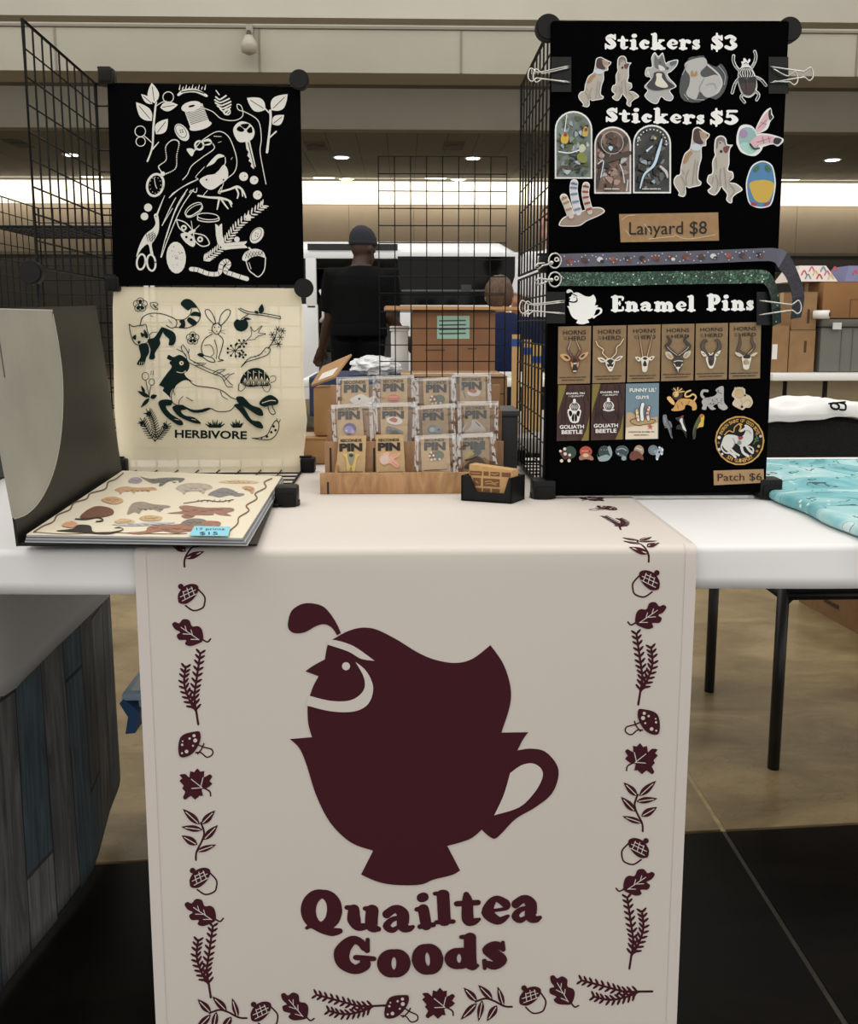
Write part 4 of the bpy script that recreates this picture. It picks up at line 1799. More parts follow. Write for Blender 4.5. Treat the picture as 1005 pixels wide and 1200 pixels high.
def f(A):
    A.poly([(648, 472), (668, 432), (700, 410), (745, 410), (780, 442), (786, 488), (740, 492), (700, 496), (670, 490)], GK)
    for k in range(5):
        x = 672 + k * 26
        for d in (-14, -5, 5, 14):
            A.stroke([(x, 455 - 10 * math.sin(k / 4 * 3.14)), (x + d, 485)], CR2, 1.8)
            A.k -= 1
        A.stroke([(x, 440 - 12 * math.sin(k / 4 * 3.14)), (x - 12, 425)], CR2, 1.8)
        A.stroke([(x + 13, 420), (x + 13, 488)], CR2, 2.2)
    A.outline([(784, 462), (795, 446), (815, 448), (812, 468), (790, 476)], GK, 3)
    A.outline([(640, 512), (645, 480), (668, 478), (672, 498), (655, 515)], GK, 3)
    A.outline([(752, 495), (780, 478), (792, 495), (780, 518), (765, 516)], GK, 3)


part(MBm, 'tortoise_print', ct, f)


def f(A):
    A.ring(202, 446, 16, 3, GK, 18)
    A.ring(232, 473, 13, 3, GK, 15)
    A.stroke([(204, 464), (212, 505), (222, 545)], GK, 3.5)
    A.stroke([(230, 487), (222, 520), (220, 545)], GK, 3.5)
    A.leaf((222, 545), (164, 515), 20, GK)
    A.leaf((200, 528), (182, 488), 14, GK)
    A.leaf((222, 548), (180, 594), 18, GK)
    A.leaf((225, 548), (258, 535), 22, GK)
    for x in (230, 240):
        A.stroke([(x, 420), (x - 2, 440)], GK, 2.5)


part(MBm, 'dandelion_print', ct, f)


def f(A):
    A.poly([(738, 576), (755, 550), (792, 534), (826, 556), (822, 578), (785, 584), (762, 590)], GK)
    A.stroke([(752, 572), (790, 560), (815, 562)], CR2, 3)
    A.outline([(778, 582), (785, 610), (800, 626), (814, 618), (802, 595), (798, 578)], GK, 4)


part(MBm, 'mushroom_print', ct, f)


def f(A):
    for S in ([(246, 752), (250, 700), (238, 650), (220, 618), (212, 632)], [(246, 752), (215, 705), (192, 660), (186, 680)], [(248, 752), (278, 715), (302, 682), (292, 676)]):
        Q = catmull(S, False, 5)
        A.stroke(S, GK, 4)
        for i in range(2, len(Q) - 3):
            p, q = Q[i], Q[i - 1]
            a = math.atan2(p[1] - q[1], p[0] - q[0])
            for s in (-1, 1):
                an = a + s * 1.0
                A.stroke([(p[0], p[1], 5), (p[0] + 22 * math.cos(an), p[1] + 22 * math.sin(an), 3)], GK)
                A.k -= 1
    for x, y in ((218, 622), (190, 672), (298, 684)):
        A.ring(x, y, 9, 4, GK)


part(MBm, 'fern_print', ct, f)
for (cx, w, n) in ((530, 44, 9), (633, 30, 8)):
    def f(A, cx=cx, w=w, n=n):
        for k in range(n):
            t = k / (n - 1) * 2 - 1
            h = 38 * (1 - abs(t) * .45) * (.7 + .3 * (k % 2))
            A.stroke([(cx + t * w * .55, 684, 10), (cx + t * w * .8, 684 - h * .5, 7), (cx + t * w * 1.05, 684 - h, 1.5)], GK)
            A.k -= 1
    part(MBm, 'grass_print', ct, f)


def f(A):
    A.outline([(704, 738), (740, 736), (775, 722), (792, 690), (815, 655), (830, 668), (828, 700), (805, 735), (770, 746)], GK, 4)
    for a, b in (((820, 660), (822, 645)), ((830, 665), (838, 650))):
        A.stroke([a, b], GK, 3)
    for x, y, r in ((806, 682, 6), (815, 700, 6), (795, 710, 6), (775, 730, 6), (750, 738, 4)):
        A.dot(x, y, r, GK)


part(MBm, 'slug_print', ct, f)
part(MBm, 'dark_lettering', ct, lambda A: A.text('HERBIVORE', (341, 697, 680, 736), GK, .03, .022))
# ================================================================== black felt boards on the right stand
FELT = M((4, 4, 5), .95, spec=.03)
VINYL = M((250, 250, 248), .5)
PU = SY - .014                            # front face of the boards
KRAFT = M((162, 130, 92), .8, noise=(90, .1))
KRAFT2 = M((142, 117, 86), .8, noise=(90, .08))
DARKTX = M((32, 26, 22), .7)


def board(label, quad, Yf):
    c = px((quad[2][0] + quad[3][0]) / 2, quad[2][1], Y=Yf)
    t = thing('felt_board', label, 'display board', (c.x, Yf + .006, c.z))
    q = [px(*p, Y=Yf) for p in quad]
    mb = MB()
    bm = bmesh.new()
    vs = [bm.verts.new(p) for p in q] + [bm.verts.new(p + Vector((0, .009, 0))) for p in q]
    for f_ in ((0, 1, 2, 3), (7, 6, 5, 4), (0, 4, 5, 1), (1, 5, 6, 2), (2, 6, 7, 3), (3, 7, 4, 0)):
        bm.faces.new([vs[i] for i in f_])
    bmesh.ops.bevel(bm, geom=bm.edges[:], offset=.002, segments=2, affect='EDGES')
    mb.bm(bm, FELT)
    return mb.build('panel', t, 'auto')


ub = board('black felt board headed with sticker prices', [(646, 24), (925, 24), (912, 300), (643, 303)], PU)
lb = board('black felt board headed Enamel Pins beneath the sticker board', [(642, 306), (909, 306), (897, 577), (639, 580)], PU - .0)
PS = yplane(PU)
MS = SZ(640, 30, 3.466, PS)
MD1 = SZ(665, 55, 8.375, PS)
MD2 = SZ(780, 50, 6.0, PS)
MD3 = SZ(640, 125, 6.28, PS)
MPP = SZ(640, 370, 3.589, PS)
MH1 = SZ(645, 375, 7.731, PS)
MH2 = SZ(765, 370, 7.444, PS)
MG = SZ(645, 445, 7.179, PS)
MR = SZ(770, 445, 7.179, PS)

part(MS, 'white_lettering', ub, lambda A: A.cooper('Stickers', 237, 624, 97, 64, VINYL), base=.001)
part(MS, 'white_lettering', ub, lambda A: A.cooper('$3', 668, 776, 99, 62, VINYL), base=.001)
part(MS, 'white_lettering', ub, lambda A: A.cooper('Stickers', 241, 642, 392, 60, VINYL, .022), base=.001)
part(MS, 'white_lettering', ub, lambda A: A.cooper('$5', 664, 780, 403, 60, VINYL, -.01), base=.001)
ME = SZ(640, 280, 3.466, PS)
part(ME, 'white_lettering', lb, lambda A: A.cooper('Enamel', 262, 606, 294, 62, VINYL), base=.001)
part(ME, 'white_lettering', lb, lambda A: A.cooper('Pins', 650, 842, 290, 64, VINYL), base=.001)


def qmap(x, y, off):
    # small white quail teacup, the same mark as on the runner
    return PS(662.5 + x / 958 * 43, 337 + y / 1023 * 43, off)


part(qmap, 'quail_teacup_mark', lb, lambda A: quail(A, VINYL, FELT), base=.001)

# ------------------------------------------------------------------ stickers
STK = 'die cut stickers on the sticker board'
GB = M((186, 178, 168), .35)
GBL = M((150, 143, 134), .35)
SW = M((240, 240, 238), .35)


def sticker(map_, label, fn, cen, cat='sticker', group=STK, name='sticker'):
    A = Art(map_, .0012, .00015)
    fn(A)
    o = A.build(name)
    return tag(o, label, cat, group)


DOG1 = [(270, 160), (280, 115), (320, 98), (360, 115), (400, 135), (428, 150), (418, 175), (398, 195), (395, 230), (360, 238), (355, 270), (355, 320), (335, 380), (325, 460), (352, 485), (345, 510), (300, 520), (270, 525), (240, 530), (215, 520), (215, 570), (190, 592), (145, 580), (150, 560), (110, 510), (105, 470), (130, 440), (160, 430), (170, 370), (200, 290), (245, 255), (260, 215)]
DOG2 = [(485, 200), (490, 120), (515, 90), (550, 88), (575, 110), (585, 150), (625, 155), (605, 185), (600, 235), (600, 290), (590, 340), (625, 355), (630, 400), (600, 430), (650, 440), (700, 485), (650, 520), (625, 545), (620, 580), (600, 585), (575, 560), (580, 520), (550, 480), (540, 465), (520, 500), (490, 528), (450, 515), (435, 490), (460, 465), (430, 430), (440, 380), (470, 360), (470, 280), (490, 230)]


def dog1(A):
    A.poly(DOG1, SW, thick=True)
    A.fill(inset(catmull(DOG1, True, 4), 8), GB)
    A.poly([(278, 165), (290, 120), (320, 108), (355, 125), (340, 150), (350, 180), (372, 212), (340, 222), (310, 215), (285, 200)], M((66, 44, 46), .4))
    A.poly([(335, 125), (380, 140), (420, 155), (400, 175), (360, 175), (345, 155)], M((178, 150, 124), .4))
    A.dot(408, 157, 7, M((20, 18, 18), .4))
    A.poly([(262, 232), (300, 215), (345, 230), (338, 262), (290, 266), (262, 252)], M((206, 214, 226), .4))
    A.poly([(190, 355), (205, 305), (250, 268), (275, 282), (250, 302), (225, 340)], M((170, 132, 92), .4))
    for s in ([(240, 400), (215, 460), (225, 510)], [(300, 330), (285, 420), (275, 500)], [(320, 340), (308, 440), (320, 495)], [(180, 400), (200, 430)], [(170, 440), (205, 500), (195, 560)]):
        A.stroke(s, GBL, 6)


def dog2(A):
    A.poly(DOG2, SW, thick=True)
    A.fill(inset(catmull(DOG2, True, 4), 8), GB)
    A.poly([(500, 180), (505, 115), (535, 95), (565, 115), (572, 165), (550, 130), (520, 130), (512, 175)], M((128, 118, 112), .4))
    A.poly([(555, 172), (602, 165), (582, 212), (560, 208)], M((110, 62, 62), .4))
    A.dot(537, 203, 11, M((24, 20, 20), .4))
    A.dot(530, 140, 6, M((40, 34, 34), .4))
    for s in ([(535, 330), (530, 400), (535, 460)], [(560, 320), (570, 400), (575, 470)], [(500, 380), (515, 440), (500, 500)], [(480, 390), (470, 440)], [(610, 390), (600, 440), (640, 490), (610, 540)], [(500, 250), (505, 330)]):
        A.stroke(s, GBL, 6)


def refit(map_, src, dst):
    kx = (dst[2] - dst[0]) / (src[2] - src[0])
    ky = (dst[3] - dst[1]) / (src[3] - src[1])
    return lambda x, y, off: map_(dst[0] + (x - src[0]) * kx, dst[1] + (y - src[1]) * ky, off)


sticker(MD1, 'small sticker of a sitting dog with dark brown head, under the word Stickers $3', dog1, 0)
sticker(MD1, 'small pale sticker of a front-facing sitting dog, second in the top row', dog2, 0)
sticker(refit(MD2, (105, 98, 428, 592), (55, 592, 308, 1085)), 'large sticker of a sitting dog with dark brown head in the second row', dog1, 0)
sticker(refit(MD2, (430, 88, 700, 585), (288, 655, 540, 1128)), 'large pale sticker of a front-facing sitting dog in the second row', dog2, 0)


def f(A):
    O = [(400, 190), (408, 170), (428, 166), (426, 130), (440, 108), (455, 124), (473, 110), (484, 150), (497, 145), (533, 138), (530, 162), (508, 186), (492, 196), (502, 215), (528, 246), (502, 264), (516, 288), (506, 306), (482, 302), (466, 290), (450, 317), (424, 312), (398, 286), (410, 264), (398, 246), (424, 215), (404, 206)]
    A.poly(O, SW, thick=True)
    A.fill(inset(catmull(O, True, 4), 3.5), M((178, 178, 176), .4))
    A.poly([(440, 120), (455, 136), (472, 120), (482, 155), (496, 178), (466, 178), (440, 168)], M((112, 112, 112), .4))
    A.poly([(455, 160), (475, 168), (482, 180), (462, 182)], M((225, 222, 216), .4))
    A.dot(462, 150, 3, M((25, 25, 25), .4))
    A.dot(493, 172, 4, M((25, 25, 25), .4))
    A.poly([(432, 212), (440, 190), (475, 190), (490, 220), (520, 246), (495, 256), (442, 263), (408, 246)], M((52, 52, 58), .4))
    A.poly([(447, 195), (468, 195), (470, 212), (494, 246), (470, 252), (443, 240), (447, 215)], M((226, 220, 205), .4))
    A.poly([(503, 148), (528, 142), (525, 156), (506, 160)], M((90, 104, 124), .4))
    A.stroke([(410, 200), (412, 175), (418, 205)], M((225, 222, 216), .4), 5)


sticker(MS, 'sticker of a grey wolf in a dark dress with a white apron', f, 0)


def f(A):
    O = [(545, 215), (560, 175), (578, 132), (605, 126), (640, 122), (652, 150), (690, 168), (705, 155), (722, 168), (737, 210), (722, 268), (690, 300), (660, 292), (620, 312), (560, 306), (540, 270)]
    A.poly(O, M((70, 74, 74), .18), n=2, thick=True)
    A.poly([(562, 155), (590, 138), (640, 130), (652, 158), (625, 190), (640, 210), (690, 200), (710, 230), (702, 270), (660, 292), (640, 285), (622, 268), (605, 300), (568, 280), (580, 240), (582, 205), (566, 182)], M((188, 187, 184), .4))
    A.poly([(585, 195), (592, 180), (600, 196), (608, 182), (614, 202), (590, 208)], M((176, 138, 96), .4))
    A.stroke([(655, 160), (700, 200), (712, 240), (690, 275)], M((206, 205, 202), .4), 7)
    A.stroke([(640, 215), (622, 250), (625, 270)], M((150, 150, 148), .4), 3)
    A.stroke([(650, 240), (680, 235), (690, 255)], M((160, 160, 158), .4), 3)
    for s in ([(570, 160), (552, 200)], [(700, 165), (725, 200), (722, 240)], [(600, 300), (640, 302)], [(560, 280), (575, 300)]):
        A.stroke(s, M((150, 158, 160), .15), 4)


sticker(MS, 'sticker of a white cat-like beast still in a crinkled clear bag', f, 0)


def f(A):
    BK_ = M((12, 12, 13), .3)
    LG_ = [[(520, 200), (490, 165), (474, 125), (476, 92)], [(605, 172), (626, 132), (632, 92), (624, 62)], [(515, 250), (485, 290), (466, 352)], [(630, 242), (670, 262), (702, 300)], [(545, 360), (528, 385), (552, 418)], [(620, 335), (652, 365), (638, 402)]]
    O = [(510, 195), (528, 172), (535, 150), (528, 135), (542, 130), (545, 110), (560, 112), (572, 130), (585, 112), (594, 126), (580, 150), (600, 175), (625, 220), (642, 290), (632, 350), (590, 386), (542, 372), (512, 310), (504, 240)]
    for s in LG_:
        A.stroke(s, SW, 22)
    A.poly(O, SW, thick=False)
    for s in LG_:
        A.stroke(s, BK_, 10)
        A.stroke([s[0], s[1]], SW, 3)
    A.poly([(514, 245), (570, 255), (628, 238), (634, 300), (616, 350), (585, 370), (545, 352), (520, 300)], BK_)
    A.poly([(526, 290), (628, 285), (614, 345), (585, 362), (546, 346)], M((58, 40, 38), .3))
    A.poly([(518, 200), (535, 178), (590, 176), (618, 225), (600, 245), (570, 250), (535, 245), (514, 232)], BK_)
    for k in range(6):
        t = k / 5 * 2 - 1
        A.stroke([(562 + t * 24, 182), (566 + t * 46, 212), (567 + t * 34, 240)], SW, 5)
    A.stroke([(566, 255), (576, 362)], M((92, 70, 64), .3), 4)
    A.stroke([(550, 150), (562, 140), (574, 150)], BK_, 5)


sticker(MD2, 'black and white beetle sticker with curled legs in the top right corner', f, 0)


def arch(A, x0, x1, yt, yb, cols, seed, border=12):
    def outl(d):
        P = [(x0 + d, yb - d), (x0 + d, yt + (x1 - x0) / 2)]
        r = (x1 - x0) / 2 - d
        cx, cy = (x0 + x1) / 2, yt + (x1 - x0) / 2
        for k in range(1, 14):
            a = math.pi - math.pi * k / 14
            P.append((cx + r * math.cos(a), cy - r * math.sin(a)))
        P += [(x1 - d, yt + (x1 - x0) / 2), (x1 - d, yb - d)]
        return P
    A.fill(outl(0), SW, True)
    A.fill(outl(border), M(cols[0], .2, .35, noise=(60, .35)))
    random.seed(seed)
    k0 = A.k
    cx, cy = (x0 + x1) / 2, yt + (x1 - x0) / 2
    for k in range(46):
        c = cols[1 + k % (len(cols) - 1)]
        for _ in range(30):
            x, y = random.uniform(x0 + 30, x1 - 30), random.uniform(yt + 30, yb - 40)
            L = random.uniform(16, 42)
            if y > cy or math.hypot(x - cx, y - cy) < (x1 - x0) / 2 - 34:
                break
        L = min(L, x - x0 - border - 2, x1 - border - 2 - x, yb - border - 2 - y)
        if y < cy:
            L = min(L, (x1 - x0) / 2 - border - 3 - math.hypot(x - cx, y - cy))
        L = max(L, 6)
        a = random.uniform(0, 6.28)
        A.poly([(x + L * math.cos(a + q) * s, y + L * math.sin(a + q) * s) for q, s in ((0, 1), (1.2, .5), (2.4, .9), (3.6, .45), (4.9, .7))], M(c, .16, .3))
    A.k = max(A.k, k0 + 1)


def f(A):
    arch(A, 62, 338, 32, 530, [(112, 124, 120), (72, 84, 72), (40, 46, 42), (150, 164, 168), (96, 104, 70), (180, 190, 194), (84, 92, 60), (132, 142, 138)], 3)
    for pts, c in (([(105, 235), (120, 200), (150, 195), (165, 235), (150, 270), (115, 268)], (214, 176, 60)), ([(270, 170), (285, 145), (308, 165), (300, 215), (265, 215)], (206, 170, 80)), ([(240, 300), (265, 275), (290, 300), (275, 330), (245, 335)], (205, 205, 180)), ([(225, 360), (260, 335), (300, 370), (290, 410), (240, 405)], (128, 138, 60))):
        A.poly(pts, M(c, .3))
    A.dot(140, 205, 13, M((150, 50, 40), .3))
    A.dot(292, 168, 12, M((140, 50, 40), .3))
    A.stroke([(80, 500), (120, 440), (200, 455), (260, 440)], M((70, 56, 48), .3), 14)
    A.stroke([(150, 60), (135, 180)], M((225, 232, 238), .1, .4), 6)
    A.stroke([(90, 330), (170, 340), (240, 320)], M((225, 232, 238), .1, .4), 8)


sticker(MD3, 'arched shiny sticker of yellow finches among leaves, leftmost of the three arches', f, 0)


def f(A):
    arch(A, 352, 624, 146, 640, [(126, 104, 92), (84, 66, 58), (52, 44, 42), (150, 128, 116), (168, 140, 128), (96, 84, 80), (176, 180, 184), (110, 90, 80)], 8)
    A.stroke([(470, 300, 40), (440, 380, 34), (400, 480, 26), (375, 590, 14)], M((50, 42, 40), .3))
    A.stroke([(610, 340, 34), (520, 370, 40), (430, 400, 30)], M((66, 52, 46), .3))
    A.stroke([(400, 215), (400, 280), (450, 320), (540, 310), (590, 260), (585, 225)], M((60, 50, 46), .3), 24)
    A.ring(485, 265, 82, 5, M((190, 186, 180), .2))
    A.poly([(455, 300), (470, 290), (490, 300), (474, 325)], M((196, 222, 236), .1))
    for s in ([(540, 425), (560, 470), (575, 560)], [(380, 420), (420, 400), (400, 520)], [(600, 540), (590, 620)]):
        A.stroke(s, M((205, 216, 226), .1, .3), 7)
    A.fine_print((430, 601, 548, 609), SW)


sticker(MD3, 'arched shiny sticker in browns with a horned animal, middle of the three arches', f, 0)


def f(A):
    arch(A, 637, 917, 133, 638, [(58, 60, 60), (34, 34, 36), (90, 94, 94), (24, 24, 26), (120, 128, 132), (70, 62, 56), (46, 50, 44), (150, 160, 168)], 15)
    A.poly([(690, 345), (780, 350), (770, 390), (730, 385)], M((16, 16, 17), .2))
    A.stroke([(850, 240, 10), (825, 330, 22), (790, 430, 20), (720, 500, 14), (690, 600, 8)], M((190, 214, 232), .08, .3))
    A.stroke([(780, 290, 8), (740, 325, 14)], M((205, 222, 234), .1, .3))
    A.stroke([(840, 440, 16), (880, 480, 22), (892, 520, 10)], M((200, 198, 192), .2))
    A.dot(800, 232, 10, M((200, 190, 110), .3))
    for k in range(14):
        a = math.pi * (1.02 - k / 13 * 1.04)
        A.dot(777 + 106 * math.cos(a), 273 - 106 * math.sin(a), 5, SW)
        A.k -= 1
    A.k += 1
    A.fine_print((708, 601, 838, 609), SW)


sticker(MD3, 'arched shiny black and silver sticker, rightmost of the three arches', f, 0)


def f(A):
    # winged sticker: body and two pink wings on a white border
    for pts in ([(495, 690), (500, 640), (520, 590), (560, 575), (610, 590), (640, 640), (660, 700), (680, 740), (640, 790), (590, 795), (530, 770), (500, 720)], [(628, 615), (650, 560), (690, 490), (735, 458), (748, 500), (758, 525), (735, 555), (710, 610), (640, 640)], [(600, 680), (650, 640), (740, 645), (828, 680), (790, 728), (750, 715), (690, 730), (640, 750), (590, 730)]):
        A.poly(pts, SW, thick=False)
        A.k -= 1
    A.k += 1
    A.poly([(512, 690), (520, 620), (560, 595), (610, 605), (640, 660), (650, 730), (600, 780), (540, 755)], M((150, 186, 186), .3))
    A.poly([(520, 720), (560, 700), (640, 740), (600, 784), (545, 760)], M((170, 214, 204), .3))
    A.dot(545, 640, 30, M((168, 140, 178), .3))
    A.poly([(635, 612), (660, 560), (700, 500), (728, 480), (718, 530), (700, 590), (650, 628)], M((226, 184, 190), .3))
    A.poly([(600, 690), (650, 652), (740, 655), (780, 680), (740, 702), (670, 712), (620, 735), (596, 715)], M((226, 184, 190), .3))
    A.poly([(722, 482), (738, 468), (740, 505), (752, 522), (732, 545), (722, 520)], M((20, 20, 22), .3))
    A.poly([(770, 668), (815, 680), (788, 715), (755, 700)], M((20, 20, 22), .3))
    for s in ([(650, 600), (710, 540)], [(670, 560), (705, 575)], [(640, 700), (740, 670)], [(680, 660), (690, 705)], [(720, 658), (730, 700)]):
        A.stroke(s, M((150, 110, 120), .3), 4)
    A.stroke([(592, 712), (620, 745), (655, 742)], M((20, 20, 22), .3), 12)


sticker(MD2, 'winged sticker with pink veined wings and a pale teal body', f, 0)


def f(A):
    # plain stand-in: a rounded sticker in the same colours
    O = [(580, 1120), (562, 1010), (575, 930), (610, 860), (680, 830), (745, 860), (768, 940), (770, 1020), (745, 1130), (700, 1160), (630, 1158)]
    A.poly(O, SW, thick=True)
    P = inset(catmull(O, True, 5), 9)
    A.fill(P, M((72, 130, 176), .3))
    A.poly([(590, 985), (680, 965), (755, 985), (755, 1040), (725, 1110), (680, 1125), (630, 1110), (598, 1045)], M((208, 172, 66), .3))
    A.poly([(600, 1120), (640, 1130), (630, 1148), (600, 1140)], M((160, 64, 70), .3))
    A.poly([(690, 1132), (730, 1120), (722, 1142), (695, 1148)], M((160, 64, 70), .3))
    A.poly([(615, 890), (650, 860), (655, 885), (630, 910)], M((62, 110, 66), .3))
    A.poly([(705, 858), (738, 885), (725, 908), (700, 885)], M((62, 110, 66), .3))


sticker(MD2, 'rounded blue and yellow sticker below the winged sticker', f, 0)


def eels(A, S, sand, bor):
    if bor:
        A.poly(sand, SW, thick=False)
        for pts, w, *_ in S:
            A.stroke(pts, SW, w + 18)
        A.fill(inset(catmull(sand, True, 4), 8), M((158, 138, 122), .4))
    for pts, w, base, band in S:
        A.stroke(pts, M(base, .4), w)
        Q = catmull(pts, False, 5) if len(pts) > 2 else pts
        for i in range(1, len(Q) - 1, 3):
            p, q = Q[i], Q[i - 1]
            L = math.hypot(p[0] - q[0], p[1] - q[1]) or 1
            nx, ny = -(p[1] - q[1]) / L * w * .42, (p[0] - q[0]) / L * w * .42
            A.stroke([(p[0] - nx, p[1] - ny), (p[0] + nx, p[1] + ny)], M(band, .4), w * .42)
        A.dot(pts[0][0] - w * .1, pts[0][1], w * .12, M((20, 20, 20), .4))


EEL_SAND = [(92, 872), (108, 832), (150, 802), (250, 770), (330, 742), (400, 742), (430, 770), (390, 802), (300, 842), (240, 878), (130, 882)]
EEL_S = [([(205, 562), (200, 610), (214, 700), (236, 780)], 42, (216, 218, 222), (120, 136, 170)), ([(292, 580), (286, 640), (300, 710), (320, 775)], 38, (206, 196, 186), (150, 62, 44)), ([(128, 668), (152, 720), (182, 805)], 40, (206, 196, 186), (168, 128, 88))]
sticker(MD3, 'sticker of three striped garden eels rising from sand', lambda A: eels(A, EEL_S, EEL_SAND, True), 0)


# ------------------------------------------------------------------ price signs
def sign(label, quad, txt, box, slope, tape=False):
    c = px(quad[3][0], quad[3][1], Y=PU)
    t = thing('price_sign', label, 'sign', (c.x, PU - .001, c.z))
    mb = MB()
    mb.slab([px(*p, Y=PU - .0008) for p in reversed(quad)], Vector((0, -1, 0)), .0008, KRAFT)
    mb.build('card', t)
    part(lambda x, y, off: PS(x, y, off), 'black_lettering', t, lambda A: A.text(txt, box, DARKTX, .004, slope), base=.0022)
    if tape:
        A = Art(lambda x, y, off: PS(x, y, off), .0026, .0001)
        for s in ([(728, 258), (735, 253), (744, 252)], [(755, 263), (762, 272)], [(790, 275), (806, 280), (838, 275)], [(733, 270), (738, 276)], [(760, 280), (790, 277)]):
            A.stroke(s, M((214, 196, 168), .15), .7)
        A.build('tape_glint', t)
    return t


sign('kraft card sign reading Lanyard $8', [(725, 251), (841, 249), (842, 282), (727, 284)], 'Lanyard $8', (737, 260, 828, 280), -.012, True)
sign('kraft card sign reading Patch $6', [(835.7, 551.5), (894.3, 549.7), (894.6, 565.5), (836.1, 568.6)], 'Patch $6', (840.5, 555.2, 892.3, 565.2), -.02)


# ------------------------------------------------------------------ pin cards
def card(label, quad, group, mat, cat='pin card'):
    q = [(640 + x / 3.589, 370 + y / 3.589) for x, y in quad]
    c = px(q[3][0], q[3][1], Y=PU)
    t = thing('pin_card', label, cat, (c.x, PU - .001, c.z), group)
    o_ = MB().slab([px(*p, Y=PU - .0008) for p in reversed(q)], Vector((0, -1, 0)), .0008, mat).build('card', t)
    return t, o_


HX = [(50, 188), (196, 336), (342, 480), (485, 622), (628, 763), (770, 902)]
HN = ['reddish brown lyre horned antelope pin', 'spiral horned antelope pin with white muzzle', 'long straight horned oryx pin', 'dark kudu pin with big pale ears', 'pronghorn pin with hooked horns', 'antelope pin with tall brown ridged horns']
hd = [MH1, MH1, MH1, MH2, MH2, MH2]
TXB = [((112, 95, 320, 135), (160, 148, 320, 186)), ((430, 88, 635, 128), (470, 145, 635, 182)), ((747, 82, 950, 118), (795, 138, 950, 174)), ((118, 112, 315, 146), (160, 165, 315, 196)), ((412, 105, 608, 138), (452, 155, 608, 188)), ((706, 98, 898, 132), (748, 150, 898, 180))]


